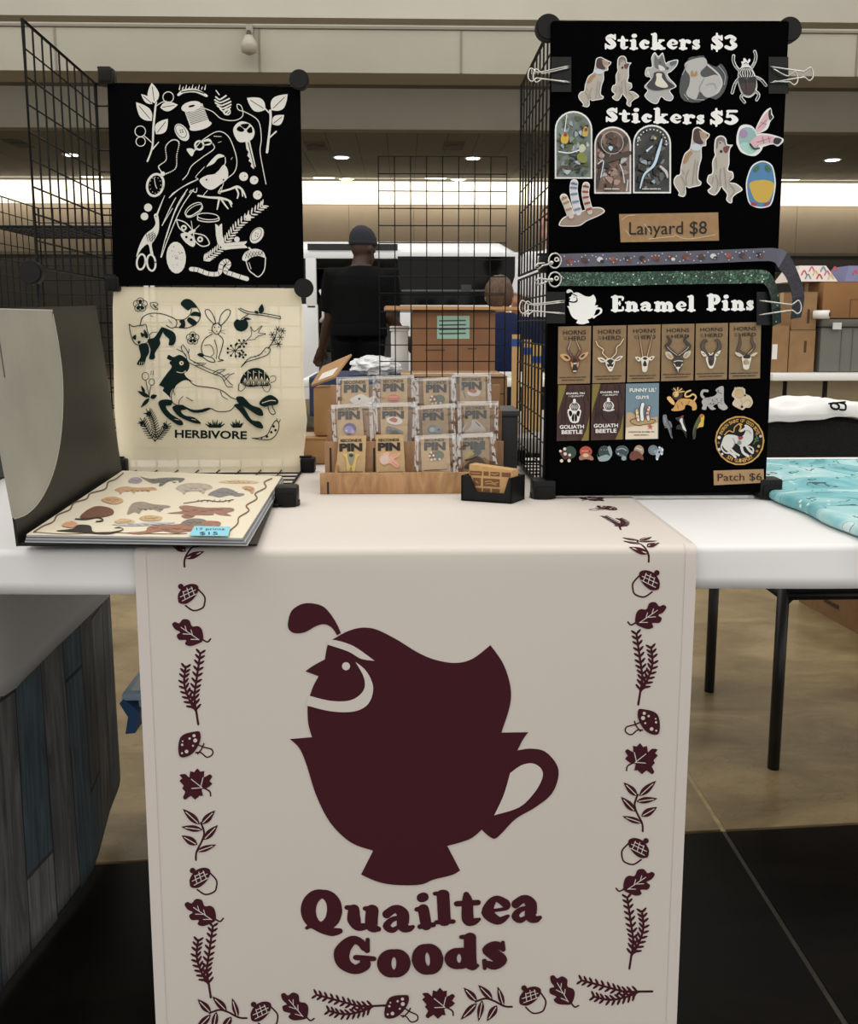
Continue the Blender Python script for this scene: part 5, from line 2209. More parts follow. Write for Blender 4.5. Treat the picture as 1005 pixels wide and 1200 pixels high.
def head(A, i):
    BR, TN, BKk, WT = M((92, 52, 38), .3, .3), M((206, 160, 112), .3), M((18, 16, 16), .3), M((226, 220, 206), .3)
    ED = M((24, 18, 16), .35)
    if i == 0:
        for h in ([(200, 335), (158, 268), (184, 190)], [(232, 335), (266, 268), (232, 185)]):
            A.stroke([(h[0][0], h[0][1], 26), (h[1][0], h[1][1], 24), (h[2][0], h[2][1], 10)], ED)
            A.stroke([(h[0][0], h[0][1], 18), (h[1][0], h[1][1], 16), (h[2][0], h[2][1], 6)], M((120, 84, 74), .3, .3))
            A.stroke([(h[1][0], h[1][1], 5), (h[2][0], h[2][1], 4)], M((214, 190, 176), .3))
        for e, c in (([(85, 315), (140, 310), (182, 350), (150, 372), (110, 355)], 1), ([(340, 290), (290, 305), (255, 340), (280, 360), (325, 330)], -1)):
            A.poly(e, TN, thick=True)
        A.poly([(120, 325), (150, 330), (165, 352), (140, 348)], BKk)
        A.poly([(312, 308), (285, 318), (268, 340), (292, 336)], BKk)
        A.poly([(180, 345), (215, 325), (258, 345), (258, 400), (236, 470), (200, 470), (180, 405)], BR, thick=True)
        A.poly([(182, 380), (200, 395), (205, 440), (190, 430)], TN)
        A.poly([(255, 380), (240, 395), (235, 440), (248, 425)], TN)
        A.poly([(200, 360), (218, 345), (236, 360), (228, 385), (208, 385)], BKk)
        A.poly([(198, 425), (220, 412), (242, 425), (235, 455), (205, 455)], BKk)
        A.stroke([(208, 395), (232, 392)], WT, 10)
        A.stroke([(208, 464), (230, 464)], WT, 10)
    elif i == 1:
        for h in ([(515, 345), (470, 300), (478, 268), (432, 235), (410, 192)], [(552, 345), (592, 300), (600, 245), (628, 222), (660, 172)]):
            A.stroke(h, ED, 20)
            A.stroke(h, M((176, 150, 112), .3), 14)
            A.stroke(h, M((226, 214, 184), .3), 5)
        for e in ([(425, 345), (470, 342), (502, 375), (455, 382)], [(655, 328), (612, 332), (575, 370), (620, 366)]):
            A.poly(e, WT, thick=True)
        A.stroke([(450, 357), (480, 368)], BKk, 8)
        A.stroke([(630, 342), (600, 358)], BKk, 8)
        A.poly([(495, 370), (535, 345), (582, 368), (570, 430), (545, 470), (515, 440)], WT, thick=True)
        A.poly([(508, 375), (540, 355), (572, 372), (560, 425), (520, 425)], BKk)
        A.stroke([(505, 380), (520, 395)], WT, 12)
        A.stroke([(575, 378), (560, 395)], WT, 12)
        A.dot(541, 442, 22, WT)
        A.stroke([(534, 438), (548, 438)], BKk, 5)
    elif i == 2:
        for h in ([(836, 332), (800, 108)], [(876, 332), (930, 105)]):
            A.stroke([(h[0][0], h[0][1], 22), (h[1][0], h[1][1], 10)], ED)
            A.stroke([(h[0][0], h[0][1], 15), (h[1][0], h[1][1], 6)], M((160, 124, 92), .3))
            A.stroke([(h[0][0] - 3, h[0][1], 5), (h[1][0] - 2, h[1][1], 2)], M((206, 176, 146), .3))
        for e in ([(765, 338), (800, 335), (825, 355), (795, 375)], [(942, 330), (905, 332), (880, 352), (912, 368)]):
            A.poly(e, WT, thick=True)
        A.dot(792, 352, 8, BKk)
        A.dot(915, 346, 8, BKk)
        A.poly([(818, 345), (855, 328), (890, 345), (882, 400), (868, 465), (832, 465), (825, 400)], WT, thick=True)
        A.poly([(835, 348), (855, 335), (876, 348), (856, 362)], BKk)
        A.poly([(845, 375), (862, 375), (870, 415), (838, 415)], BKk)
        A.dot(849, 452, 16, WT)
    elif i == 3:
        DG = M((62, 56, 52), .3, .2)
        for h in ([(210, 350), (135, 285), (118, 262), (150, 222), (120, 178)], [(222, 350), (305, 285), (312, 258), (276, 215), (300, 178)]):
            A.stroke([(p[0], p[1], w) for p, w in zip(h, (24, 32, 32, 26, 12))], ED)
            A.stroke([(p[0], p[1], w) for p, w in zip(h, (14, 22, 22, 17, 6))], DG)
        for h in ([(210, 345), (150, 300), (125, 272)], [(225, 345), (290, 295), (310, 270)]):
            A.stroke(h, M((196, 184, 166), .3), 5)
        for e in ([(106, 318), (150, 320), (176, 365), (155, 382), (118, 360)], [(328, 305), (280, 320), (262, 360), (290, 372), (322, 342)]):
            A.poly(e, M((196, 186, 168), .3), thick=True)
        A.leaf((165, 370), (125, 330), 22, M((176, 150, 112), .3))
        A.leaf((272, 362), (310, 322), 20, M((176, 150, 112), .3))
        A.poly([(172, 380), (215, 355), (264, 378), (256, 430), (226, 496), (206, 492), (180, 430)], DG, thick=True)
        A.poly([(195, 405), (218, 390), (242, 405), (238, 440), (200, 440)], BKk)
        A.stroke([(182, 400), (215, 392), (258, 396)], WT, 7)
        A.stroke([(182, 420), (195, 440)], WT, 6)
        A.stroke([(256, 420), (244, 440)], WT, 6)
        A.poly([(198, 448), (240, 448), (222, 470), (218, 500), (212, 470)], WT)
    elif i == 4:
        DG = M((84, 72, 62), .3, .2)
        for h in ([(478, 350), (440, 300), (432, 250), (452, 215), (470, 225)], [(530, 345), (572, 290), (580, 250), (562, 215), (540, 215)]):
            A.stroke([(p[0], p[1], w) for p, w in zip(h, (26, 36, 36, 26, 14))], ED)
            A.stroke([(p[0], p[1], w) for p, w in zip(h, (18, 26, 26, 17, 8))], DG)
        for e in ([(415, 310), (440, 315), (468, 350), (438, 352)], [(590, 305), (570, 310), (535, 345), (565, 350)]):
            A.poly(e, WT, thick=True)
            A.stroke([((e[0][0] + e[2][0]) / 2 - 8, 330), ((e[0][0] + e[2][0]) / 2 + 8, 336)], BKk, 6)
        A.poly([(462, 365), (500, 340), (548, 362), (540, 410), (520, 456), (490, 456), (468, 410)], WT, thick=True)
        A.poly([(478, 362), (504, 345), (534, 362), (522, 430), (490, 430)], M((70, 44, 36), .3))
        A.stroke([(488, 328), (505, 342), (522, 325)], WT, 9)
        A.stroke([(480, 352), (530, 350)], BKk, 12)
        A.poly([(490, 395), (515, 395), (505, 430)], BKk)
    else:
        DG = M((92, 72, 60), .3, .2)
        for h in ([(800, 335), (742, 300), (758, 245), (758, 168)], [(822, 335), (880, 275), (862, 225), (866, 165)]):
            A.stroke([(p[0], p[1], w) for p, w in zip(h, (22, 30, 26, 12))], ED)
            A.stroke([(p[0], p[1], w) for p, w in zip(h, (14, 21, 18, 7))], DG)
        A.stroke([(828, 330), (868, 295)], M((196, 172, 146), .3), 6)
        for e in ([(712, 322), (745, 322), (785, 350), (745, 355)], [(912, 322), (880, 325), (845, 350), (880, 352)]):
            A.poly(e, M((206, 196, 176), .3), thick=True)
        A.poly([(776, 362), (815, 335), (856, 360), (846, 410), (830, 466), (790, 462), (780, 410)], WT, thick=True)
        A.poly([(785, 355), (815, 335), (850, 352), (838, 372), (795, 372)], BKk)
        A.poly([(795, 385), (826, 385), (822, 425), (800, 425)], M((176, 152, 112), .3))
        A.stroke([(798, 452), (822, 452)], WT, 12)
        A.stroke([(790, 395), (795, 425)], BKk, 4)
        A.stroke([(836, 395), (830, 425)], BKk, 4)


for i in range(6):
    yt = 46 - i * 3.2
    yb_ = 288 - i * 4.2
    x0, x1 = HX[i]
    t, tc_ = card('kraft card with a ' + HN[i], [(x0, yt), (x1, yt - 3), (x1 - 5, yb_ - 4), (x0 - 3, yb_)], 'horned animal pins on kraft cards', KRAFT2)
    a, b = TXB[i]
    A = Art(hd[i], .0022, .0001)
    s_ = -.02
    A.text('HORNS', a, DARKTX, .012, s_)
    A.text('HERD', b, DARKTX, .012, s_)
    A.text('OF', (b[0] - 42, b[1] + 2, b[0] - 14, b[1] + 15), DARKTX, 0, s_)
    A.text('THE', (b[0] - 42, b[1] + 20, b[0] - 12, b[1] + 33), DARKTX, 0, s_)
    A.build('printed_lettering', tc_)
    A = Art(hd[i], .0022, .0001)
    bx = a[0] - 30
    yb2 = (515, 505, 500, 507, 500, 496)[i]
    A.fine_print((bx, yb2 + 2, bx + 240, yb2 + 11), DARKTX, s_)
    A.fine_print((bx + 20, yb2 + 26, bx + 225, yb2 + 35), DARKTX, s_)
    A.build('small_print', tc_)
    A = Art(hd[i], .0034, .00012)
    head(A, i)
    A.build('enamel_pin', t)


def goliath(t, tc_, dx, dy, closed):
    WTt = M((232, 230, 226), .4)
    m = lambda x, y, off: MG(x + dx, y + dy, off)
    A = Art(m, .0022, .0001)
    OL = M((126, 112, 48), .6)
    A.poly([(66, 46), (132, 45), (118, 100), (96, 170), (70, 250), (58, 300)], OL, False)
    A.poly([(326, 300), (318, 512), (258, 513), (300, 420)], OL, False)
    for s in ([(150, 50), (120, 250), (130, 500)], [(190, 50), (180, 180)], [(250, 50), (290, 250), (240, 500)], [(290, 50), (318, 180)], [(100, 200), (90, 480)]):
        A.stroke(s, M((40, 20, 16), .6), 8)
    A.text('ENAMEL PIN', (132, 108, 286, 124), WTt, .02, -.02)
    A.text('/ QUALITY', (150, 132, 280, 148), WTt, .02, -.02)
    A.text('GOLIATH', (76, 382, 280, 414), WTt, .03, -.02)
    A.text('BEETLE', (92, 425, 268, 458), WTt, .03, -.02)
    A.build('printed_lettering', tc_)
    A = Art(m, .0032, .0001)
    A.stroke([(200, 172, 24), (200, 190, 26)], WTt)
    A.poly([(158, 235), (168, 205), (200, 185), (236, 205), (246, 235), (225, 265), (180, 265)], WTt, thick=True)
    for k in range(5):
        t_ = k / 4 * 2 - 1
        A.stroke([(201 + t_ * 18, 200), (201 + t_ * 30, 228), (201 + t_ * 18, 256)], BLACK, 7)
    if closed:
        A.poly([(142, 260), (165, 245), (200, 268), (236, 250), (256, 262), (245, 320), (228, 360), (176, 360), (152, 320)], WTt, thick=True)
        for q in ([(152, 268), (172, 262), (182, 292), (162, 308)], [(246, 268), (226, 262), (216, 292), (236, 308)], [(178, 312), (196, 285), (196, 345), (182, 345)], [(222, 312), (204, 285), (204, 345), (218, 345)]):
            A.poly(q, BLACK)
    else:
        A.poly([(150, 270), (200, 262), (246, 270), (240, 330), (200, 355), (160, 330)], M((44, 18, 20), .3), thick=True)
        A.stroke([(158, 262), (200, 272), (246, 262)], WTt, 9)
        for s in ([(150, 280), (110, 300), (95, 340)], [(250, 280), (285, 300), (300, 340)]):
            A.stroke(s, M((24, 14, 14), .4), 14)
    A.build('enamel_pin', t)


DB = M((62, 34, 26), .6, noise=(40, .2))
t, tc_ = card('dark brown pin card with a bold white beetle, left of the pair', [(47, 293), (184, 290), (180, 523), (43, 527)], 'beetle pin cards', DB)
goliath(t, tc_, 0, 0, True)
t, tc_ = card('dark brown pin card with a dark bodied beetle, right of the pair', [(190, 289), (330, 285), (324, 520), (187, 524)], 'beetle pin cards', DB)
goliath(t, tc_, 286, -10, False)
t, tc_ = card("blue and sand pin card with striped garden eels", [(334, 286), (473, 283), (470, 518), (332, 521)], None, M((112, 136, 150), .6))
A = Art(MG, .0022, .0001)
A.poly([(637, 276), (680, 275), (760, 320), (830, 320), (899, 310), (900, 495), (628, 500)], M((188, 160, 126), .6), False)
A.poly([(632, 405), (760, 378), (830, 385), (900, 360), (900, 495), (628, 500)], M((222, 208, 186), .6), False)
WTt = M((236, 236, 232), .5)
A.text("FUNNY LIL'", (664, 72, 886, 104), WTt, .03, -.015)
A.text('GUYS', (716, 135, 826, 162), WTt, .03, -.015)
A.text('GARDEN EEL ENAMEL PIN', (655, 434, 872, 446), DARKTX, .012, -.01)
A.fine_print((702, 462, 820, 470), DARKTX, -.01)
st = []
for k in range(10):
    a = k * math.pi / 5 - 1.5
    r = 30 if k % 2 == 0 else 10
    st.append((838 + r * math.cos(a), 396 + r * math.sin(a)))
A.poly(st, M((190, 84, 64), .5), False)
A.build('printed_lettering', tc_)
A = Art(MG, .0032, .0001)
SD = [(672, 352), (690, 335), (740, 330), (840, 335), (875, 342), (860, 362), (800, 372), (745, 382), (700, 372)]
A.poly([(x + (x - 770) * .05, y + (y - 355) * .2) for x, y in SD], BLACK, thick=True)
A.poly(SD, M((176, 148, 106), .4))
for pts, w, base, band in [([(775, 205), (765, 260), (770, 335)], 26, (232, 232, 230), (232, 232, 230)), ([(828, 232), (815, 280), (822, 335)], 22, (224, 212, 200), (190, 84, 60)), ([(726, 258), (730, 300), (738, 340)], 22, (232, 226, 214), (206, 160, 100))]:
    A.stroke(pts, BLACK, w + 9)
    A.stroke(pts, M(base, .4), w)
    if base != band:
        for y in (pts[0][1] + 4, pts[0][1] + 34, pts[0][1] + 62):
            A.dot(pts[1][0], y, w * .45, M(band, .4))
A.build('enamel_pin', t)

# ------------------------------------------------------------------ loose enamel pins
PING = 'loose enamel pins on the enamel pin board'


def pin(map_, label, fn):
    A = Art(map_, .0025, .00012)
    fn(A)
    o = A.build('enamel_pin')
    tag(o, label, 'pin', PING)


GOLD, GOLD2, MANE = M((206, 158, 90), .3, .2), M((226, 186, 120), .3, .2), M((58, 34, 26), .4)


def f(A):
    A.stroke([(305, 180), (325, 145), (300, 122), (268, 140), (236, 140), (240, 108), (278, 90)], GOLD2, 14)
    A.poly([(150, 205), (190, 162), (270, 162), (320, 190), (330, 245), (296, 258), (288, 225), (240, 212), (222, 250), (160, 264), (116, 256), (140, 232)], GOLD, thick=True)
    A.poly([(80, 152), (108, 142), (145, 190), (135, 212), (100, 185)], GOLD2, thick=True)
    A.dot(168, 125, 46, MANE)
    for k in range(8):
        a = -2.4 + k * .3
        A.stroke([(168, 105), (168 + 60 * math.cos(a), 112 + 46 * math.sin(a))], GOLD2 if k % 2 else MANE, 9)
    A.dot(155, 122, 24, GOLD2)
    A.dot(148, 116, 4, BLACK)
    A.dot(140, 130, 4, BLACK)
    for s in ([(200, 185), (215, 215)], [(270, 180), (255, 210)], [(170, 210), (175, 245)]):
        A.stroke(s, MANE, 4)


pin(MR, 'golden lion enamel pin raising a paw', f)
GRY, GRY2 = M((172, 170, 166), .3), M((96, 94, 92), .4)


def f(A):
    A.stroke([(398, 160), (372, 128), (384, 94), (420, 94)], GRY, 22)
    A.poly([(372, 185), (400, 155), (470, 140), (502, 112), (490, 85), (525, 58), (556, 60), (558, 130), (562, 190), (592, 235), (560, 256), (520, 240), (500, 205), (468, 225), (492, 246), (450, 252), (420, 220), (408, 252), (374, 246), (382, 215)], GRY, thick=True)
    random.seed(2)
    for k in range(34):
        A.dot(random.uniform(392, 550), random.uniform(150, 205), 4, GRY2)
        A.k -= 1
    A.k += 1
    A.stroke([(505, 100), (540, 118)], GRY2, 6)
    A.stroke([(470, 210), (430, 205)], GRY2, 4)
    A.dot(512, 92, 5, BLACK)


pin(MR, 'spotted grey snow leopard enamel pin with raised tail', f)
BEI, BEI2 = M((206, 188, 160), .3), M((168, 148, 122), .4)


def f(A):
    A.poly([(626, 130), (650, 76), (690, 62), (736, 78), (742, 118), (782, 140), (803, 190), (780, 232), (742, 236), (720, 254), (690, 246), (636, 215), (634, 190), (650, 160)], BEI, thick=True)
    A.dot(690, 118, 36, M((196, 168, 130), .3))
    A.ring(690, 118, 38, 4, BEI2)
    A.stroke([(730, 190), (760, 165), (785, 190), (770, 222)], BEI2, 5)
    A.stroke([(700, 165), (715, 200), (695, 225)], BEI2, 5)
    A.dot(712, 228, 10, BLACK)
    A.dot(738, 132, 8, BLACK)
    for k in range(4):
        A.stroke([(650 + 22 * k, 78), (655 + 20 * k, 66)], BEI, 9)


pin(MR, 'pale beige curled lion enamel pin, third in the animal row', f)


def f(A):
    A.poly([(46, 305), (60, 293), (78, 300), (84, 335), (112, 355), (124, 400), (104, 408), (128, 490), (112, 480), (86, 408), (58, 388), (46, 345)], M((112, 118, 126), .3), thick=True)
    A.stroke([(85, 345), (110, 400), (118, 470)], M((72, 70, 76), .3), 10)
    A.stroke([(60, 320), (66, 360)], M((146, 152, 160), .3), 10)
    A.stroke([(62, 402), (80, 404)], M((150, 110, 80), .3), 5)


pin(MR, 'grey pigeon enamel pin, left of the three birds', f)


def f(A):
    A.poly([(150, 325), (190, 312), (218, 302), (222, 330), (240, 400), (244, 490), (226, 450), (200, 420), (160, 415), (165, 385), (195, 370)], M((20, 20, 22), .3), thick=True)
    A.poly([(186, 340), (210, 322), (216, 365), (244, 432), (216, 415), (204, 380)], M((214, 212, 208), .3))
    A.stroke([(200, 312), (216, 304)], M((150, 50, 44), .3), 9)
    A.stroke([(158, 325), (190, 322)], M((80, 78, 76), .3), 5)


pin(MR, 'black and white woodpecker enamel pin between the other birds', f)


def f(A):
    A.poly([(352, 305), (374, 288), (396, 304), (392, 350), (386, 396), (350, 402), (328, 420), (318, 490), (300, 495), (300, 420), (325, 350)], M((82, 84, 50), .3), thick=True)
    A.poly([(362, 300), (380, 292), (394, 308), (390, 350), (384, 392), (350, 400), (336, 412), (352, 370), (366, 345)], M((214, 178, 52), .3))
    A.dot(372, 304, 16, M((196, 108, 48), .3))
    A.stroke([(322, 410), (306, 490)], M((40, 44, 40), .3), 14)
    A.dot(376, 302, 3, BLACK)


pin(MR, 'yellow and green parrot enamel pin, right of the three birds', f)


def f(A):
    A.dot(162, 612, 54, M((40, 62, 54), .3), thick=True)
    A.poly([(75, 605), (105, 590), (140, 610), (150, 650), (120, 672), (90, 640)], M((74, 40, 36), .3), thick=True)
    for x, y, r in ((82, 600, 11), (118, 582, 13), (122, 624, 14), (160, 633, 12), (92, 682, 14), (155, 680, 14)):
        A.dot(x, y, r, M((222, 206, 190), .3))


pin(MG, 'tiny brown otter-like pin with a dark green disc, first in the bottom row', f)


def f(A):
    A.dot(296, 605, 52, M((172, 74, 58), .3), 46, thick=True)
    A.poly([(238, 655), (262, 632), (330, 632), (360, 660), (350, 678), (300, 668), (250, 676)], M((152, 108, 92), .3), thick=True)
    A.dot(295, 635, 26, M((204, 186, 140), .3), 16)
    A.stroke([(262, 600), (325, 600)], M((212, 124, 104), .3), 12)
    A.dot(325, 602, 6, BLACK)


pin(MG, 'tiny red domed creature pin, second in the bottom row', f)


def f(A):
    A.dot(452, 610, 52, M((44, 60, 64), .3), 56, thick=True)
    A.poly([(392, 620), (400, 650), (430, 640), (470, 630), (500, 640), (478, 575), (500, 560), (518, 620), (495, 668), (460, 685), (410, 684), (395, 650)], M((138, 160, 164), .3), thick=True)
    for x in (425, 450, 470):
        A.dot(x, 590, 4, M((150, 170, 174), .3))


pin(MG, 'tiny grey-green long necked dinosaur pin, third in the bottom row', f)


def f(A):
    A.dot(600, 600, 56, M((88, 106, 108), .3), 46, thick=True)
    A.poly([(545, 590), (600, 560), (648, 590), (640, 640), (636, 676), (596, 672), (600, 650), (620, 630), (570, 622)], M((52, 68, 72), .3), thick=True)
    A.stroke([(560, 590), (600, 578), (636, 595)], M((150, 168, 170), .3), 9)
    A.dot(615, 660, 20, M((138, 156, 158), .3))
    A.dot(570, 622, 6, M((222, 222, 220), .3))


pin(MG, 'tiny slate blue curled creature pin, fourth in the bottom row', f)


def f(A):
    A.dot(742, 598, 42, M((160, 140, 120), .3), 48, thick=True)
    A.poly([(664, 640), (680, 608), (720, 596), (760, 620), (782, 660), (770, 676), (740, 662), (700, 678), (668, 668)], M((104, 56, 44), .3), thick=True)
    A.stroke([(720, 575), (765, 590)], M((206, 196, 180), .3), 10)
    A.dot(690, 625, 4, BLACK)


pin(MG, 'tiny rusty brown armadillo-like pin, fifth in the bottom row', f)


def f(A):
    A.dot(862, 592, 42, M((116, 130, 140), .3), thick=True)
    A.poly([(870, 600), (905, 585), (940, 570), (944, 620), (920, 630), (900, 675), (884, 665), (884, 635)], M((164, 176, 190), .3), thick=True)
    for x, y in ((915, 570), (940, 590), (935, 625), (895, 668), (905, 605)):
        A.dot(x, y, 9, M((216, 222, 230), .3))
    A.dot(912, 608, 10, M((60, 68, 82), .3))
    A.ring(862, 592, 30, 4, M((88, 100, 110), .3))


pin(MG, 'tiny pale blue speckled creature pin, last in the bottom row', f)

# ------------------------------------------------------------------ round embroidered patch
def f(A):
    GD = M((196, 150, 74), .6)
    HW, HG = M((206, 204, 200), .7), M((132, 130, 130), .7)
    A.dot(692, 512, 208, GD, thick=True)
    P = [(692 + 194 * math.cos(2 * math.pi * k / 40), 512 + 194 * math.sin(2 * math.pi * k / 40)) for k in range(40)]
    A.fill(P, M((10, 10, 11), .9))

    def arc(txt, r, a0, a1, inv, hgt):
        n = len(txt)
        k0 = A.k
        for i, ch in enumerate(txt):
            if ch == ' ':
                continue
            a = R(a0 + (a1 - a0) * i / (n - 1))
            cx, cy = 692 + r * math.cos(a), 512 - r * math.sin(a)
            th = (math.pi / 2 - a) if not inv else (-math.pi / 2 - a)
            c, s = math.cos(th), math.sin(th)
            old = A.map
            wd = hgt * (.35 if ch in "I.'" else .7)
            A.map = lambda x, y, off, cx=cx, cy=cy, c=c, s=s: MR(cx + x * c - y * s, cy + x * s + y * c, off)
            A.text(ch, (-wd / 2, -hgt / 2, wd / 2, hgt / 2), GD, .02)
            A.map = old
            A.k = k0
        A.k = k0 + 1
    arc('PATRON SAINT OF GOOD BOYS', 168, 158, 22, False, 28)
    arc('ST. GUINEFORT', 168, 236, 306, True, 32)
    A.stroke([(565, 465), (600, 430), (640, 440), (650, 400), (690, 370), (712, 378)], GD, 9)
    A.stroke([(690, 430), (702, 395), (690, 372)], GD, 14)
    A.poly([(545, 540), (555, 490), (590, 462), (650, 466), (690, 480), (720, 470), (740, 430), (700, 440), (698, 425), (735, 400), (730, 385), (745, 378), (770, 390), (800, 420), (806, 470), (800, 510), (770, 545), (740, 560), (700, 562), (660, 535), (640, 560), (610, 590), (590, 600), (560, 575)], HW)
    A.stroke([(590, 560), (600, 600), (640, 632), (655, 650)], HW, 22)
    A.stroke([(615, 580), (650, 615), (685, 635)], HW, 18)
    A.stroke([(705, 555), (720, 610), (760, 640)], HW, 22)
    A.stroke([(745, 550), (770, 590), (800, 615)], HW, 20)
    A.stroke([(550, 520), (538, 570), (565, 610), (600, 618)], HW, 12)
    A.stroke([(770, 560), (800, 575), (808, 600)], HW, 12)
    A.dot(690, 530, 18, HG)
    A.stroke([(635, 490), (652, 530), (640, 560)], HG, 5)
    A.stroke([(745, 430), (770, 430), (790, 455)], HG, 5)
    A.dot(735, 428, 5, BLACK)
    A.poly([(680, 482), (720, 478), (712, 500), (690, 505)], M((150, 60, 56), .7))
    for p in ([(810, 540), (835, 490), (830, 460)], [(818, 500), (848, 490)], [(822, 520), (850, 510)]):
        A.stroke(p, M((70, 104, 62), .7), 9)
    for x, y, r, c in ((520, 486, 14, (214, 210, 204)), (520, 586, 13, (206, 200, 190)), (545, 625, 10, (214, 210, 204)), (868, 475, 12, (190, 170, 176)), (830, 455, 7, (180, 70, 60)), (852, 560, 12, (190, 150, 90)), (838, 600, 11, (176, 96, 56)), (515, 530, 10, (156, 100, 50))):
        A.dot(x, y, r, M(c, .7))


A = Art(MR, .0022, .0001)
f(A)
o = A.build('embroidered_patch')
tag(o, 'round embroidered patch with a pale hound in a gold ring', 'patch')


# ------------------------------------------------------------------ lanyards
def specks(base, c1, c2, scale, name):
    m = bpy.data.materials.new(name)
    m.use_nodes = True
    nt = m.node_tree
    b = nt.nodes['Principled BSDF']
    b.inputs['Roughness'].default_value = .55
    tc = nt.nodes.new('ShaderNodeTexCoord')
    v = nt.nodes.new('ShaderNodeTexVoronoi')
    v.inputs['Scale'].default_value = scale
    n = nt.nodes.new('ShaderNodeTexNoise')
    n.inputs['Scale'].default_value = scale * 1.4
    n.inputs['Detail'].default_value = 3
    n.inputs['Distortion'].default_value = 2
    nt.links.new(tc.outputs['Object'], v.inputs['Vector'])
    nt.links.new(tc.outputs['Object'], n.inputs['Vector'])
    r = nt.nodes.new('ShaderNodeValToRGB')
    e = r.color_ramp.elements
    e[0].position, e[1].position = .5, .66
    e[0].color = tuple(lin(k) for k in base) + (1,)
    e[1].color = tuple(lin(k) for k in c1) + (1,)
    nt.links.new(n.outputs[0], r.inputs[0])
    lt = nt.nodes.new('ShaderNodeMath')
    lt.operation = 'LESS_THAN'
    lt.inputs[1].default_value = .16
    nt.links.new(v.outputs['Distance'], lt.inputs[0])
    mx = nt.nodes.new('ShaderNodeMix')
    mx.data_type = 'RGBA'
    nt.links.new(lt.outputs[0], mx.inputs['Factor'])
    nt.links.new(r.outputs[0], mx.inputs[6])
    mx.inputs[7].default_value = tuple(lin(k) for k in c2) + (1,)
    nt.links.new(mx.outputs[2], b.inputs['Base Color'])
    return m


def lanyard(label, rows, mat, deco, ring_c, hook, back, turn):
    t = thing('lanyard', label, 'lanyard', px(rows[0][0][0], rows[0][1][1], Y=PU - .006))
    top = catmull([r[0] for r in rows], False, 6)
    bot = catmull([r[1] for r in rows], False, 6)
    ys = []
    for i in range(len(rows) - 1):
        for k in range(6):
            ys.append(rows[i][2] + (rows[i + 1][2] - rows[i][2]) * k / 6)
    ys.append(rows[-1][2])
    n = len(top) - 1
    # printed face along the board, then the darker reverse where the strap turns over
    cut = 6 * turn
    for nm, i0, i1, mt_ in (('strap', 0, cut, mat), ('strap_reverse', cut, n, back)):
        mb = MB()
        mb.grid(lambda u, v: px(*(top if v == 0 else bot)[i0 + int(round(u * (i1 - i0)))], Y=PU - ys[i0 + int(round(u * (i1 - i0)))]), i1 - i0, 1, mt_)
        mb.build(nm, t, False, solid=.0012)
    if deco:
        A = Art(yplane(PU - .0065), .0012, .0001)
        deco(A)
        A.build('strap_print', t)
    mb = MB()
    c = px(*ring_c, Y=PU - .012)
    rr = .0095
    mb.tube([c + Vector((rr * math.cos(a), 0, rr * 1.15 * math.sin(a))) for a in [k * math.pi / 7 for k in range(14)]], .0014, STEEL, 6, closed=True)
    mb.build('split_ring', t, True)
    mb = MB()
    P = [px(x, y, Y=PU - .013) for x, y in hook]
    mb.tube(P, .0016, STEEL, 6)
    mb.ball(P[0], .0035, STEEL, 8, 6)
    mb.build('swivel_hook', t, True)
    mb = MB()
    mb.disc(px(ring_c[0] + 2, ring_c[1] - 1.5, Y=PU - .0142), (0, 1, 0), .0036, .002, STEEL, 16)
    mb.disc(px(ring_c[0] + 2, ring_c[1] - 1.5, Y=PU - .0146), (0, 1, 0), .0018, .002, BLACK, 12)
    mb.build('rivet', t)
    return t


random.seed(11)
gx = []


def deco(A):
    PR = [(120, 70, 58), (96, 56, 50), (214, 214, 214), (150, 90, 80), (60, 60, 70), (40, 40, 46), (130, 70, 52), (110, 72, 60)]
    for i in range(14):
        x = 667 + i * 17 + random.uniform(-2, 2)
        c = PR[i % 8]
        y = 305.5 - (x - 655) / 250 * 7.5
        A.dot(x, y, 3.6, M(c, .6), 3.0)
        A.dot(x + 2.5, y + 2.2, 2.4, M(PR[(i + 3) % 8], .6), 2)
        A.k -= 2
    for i in range(60):
        x = 657 + i * 4.1
        y = 305.5 - (x - 655) / 250 * 7.5 + random.uniform(-5.5, 5.5)
        A.dot(x, y, .75, M((206, 206, 214), .5))
        A.k -= 1


lanyard('grey lanyard with white dots and little animals, the upper strap', [((655, 297.5), (655, 313), .006), ((720, 296), (720, 311.5), .006), ((780, 295), (780, 310), .006), ((840, 293), (840, 308), .006), ((890, 291), (890, 306), .006), ((908, 291), (906, 307), .012), ((922, 296), (912, 314), .02), ((934, 318), (922, 328), .028), ((942, 346), (928, 350), .03), ((938, 372), (926, 374), .024)],
        M((92, 92, 108), .55), deco, (650, 305.5), [(646, 308), (641, 310), (636, 311), (630, 316), (627, 313), (630, 309), (638, 308)], M((44, 42, 52), .6, noise=(300, .5)), 6)
lanyard('dark green lanyard with pale leaf specks, the lower strap', [((655, 319), (655, 335), .006), ((720, 319), (720, 335), .006), ((780, 318), (780, 333.5), .006), ((850, 317), (850, 332.5), .006), ((888, 316), (888, 332), .006), ((902, 320), (897, 335), .01), ((910, 336), (902, 346), .014), ((914, 358), (904, 364), .014), ((915, 378), (905, 382), .01)],
        specks((26, 52, 42), (96, 140, 112), (206, 220, 206), 130, 'green_strap'), None, (650, 327.5), [(646, 328), (641, 327.5), (632, 326), (627, 329), (629, 334), (636, 332), (642, 329)], specks((16, 30, 26), (50, 76, 62), (150, 160, 150), 130, 'green_strap_back'), 5)


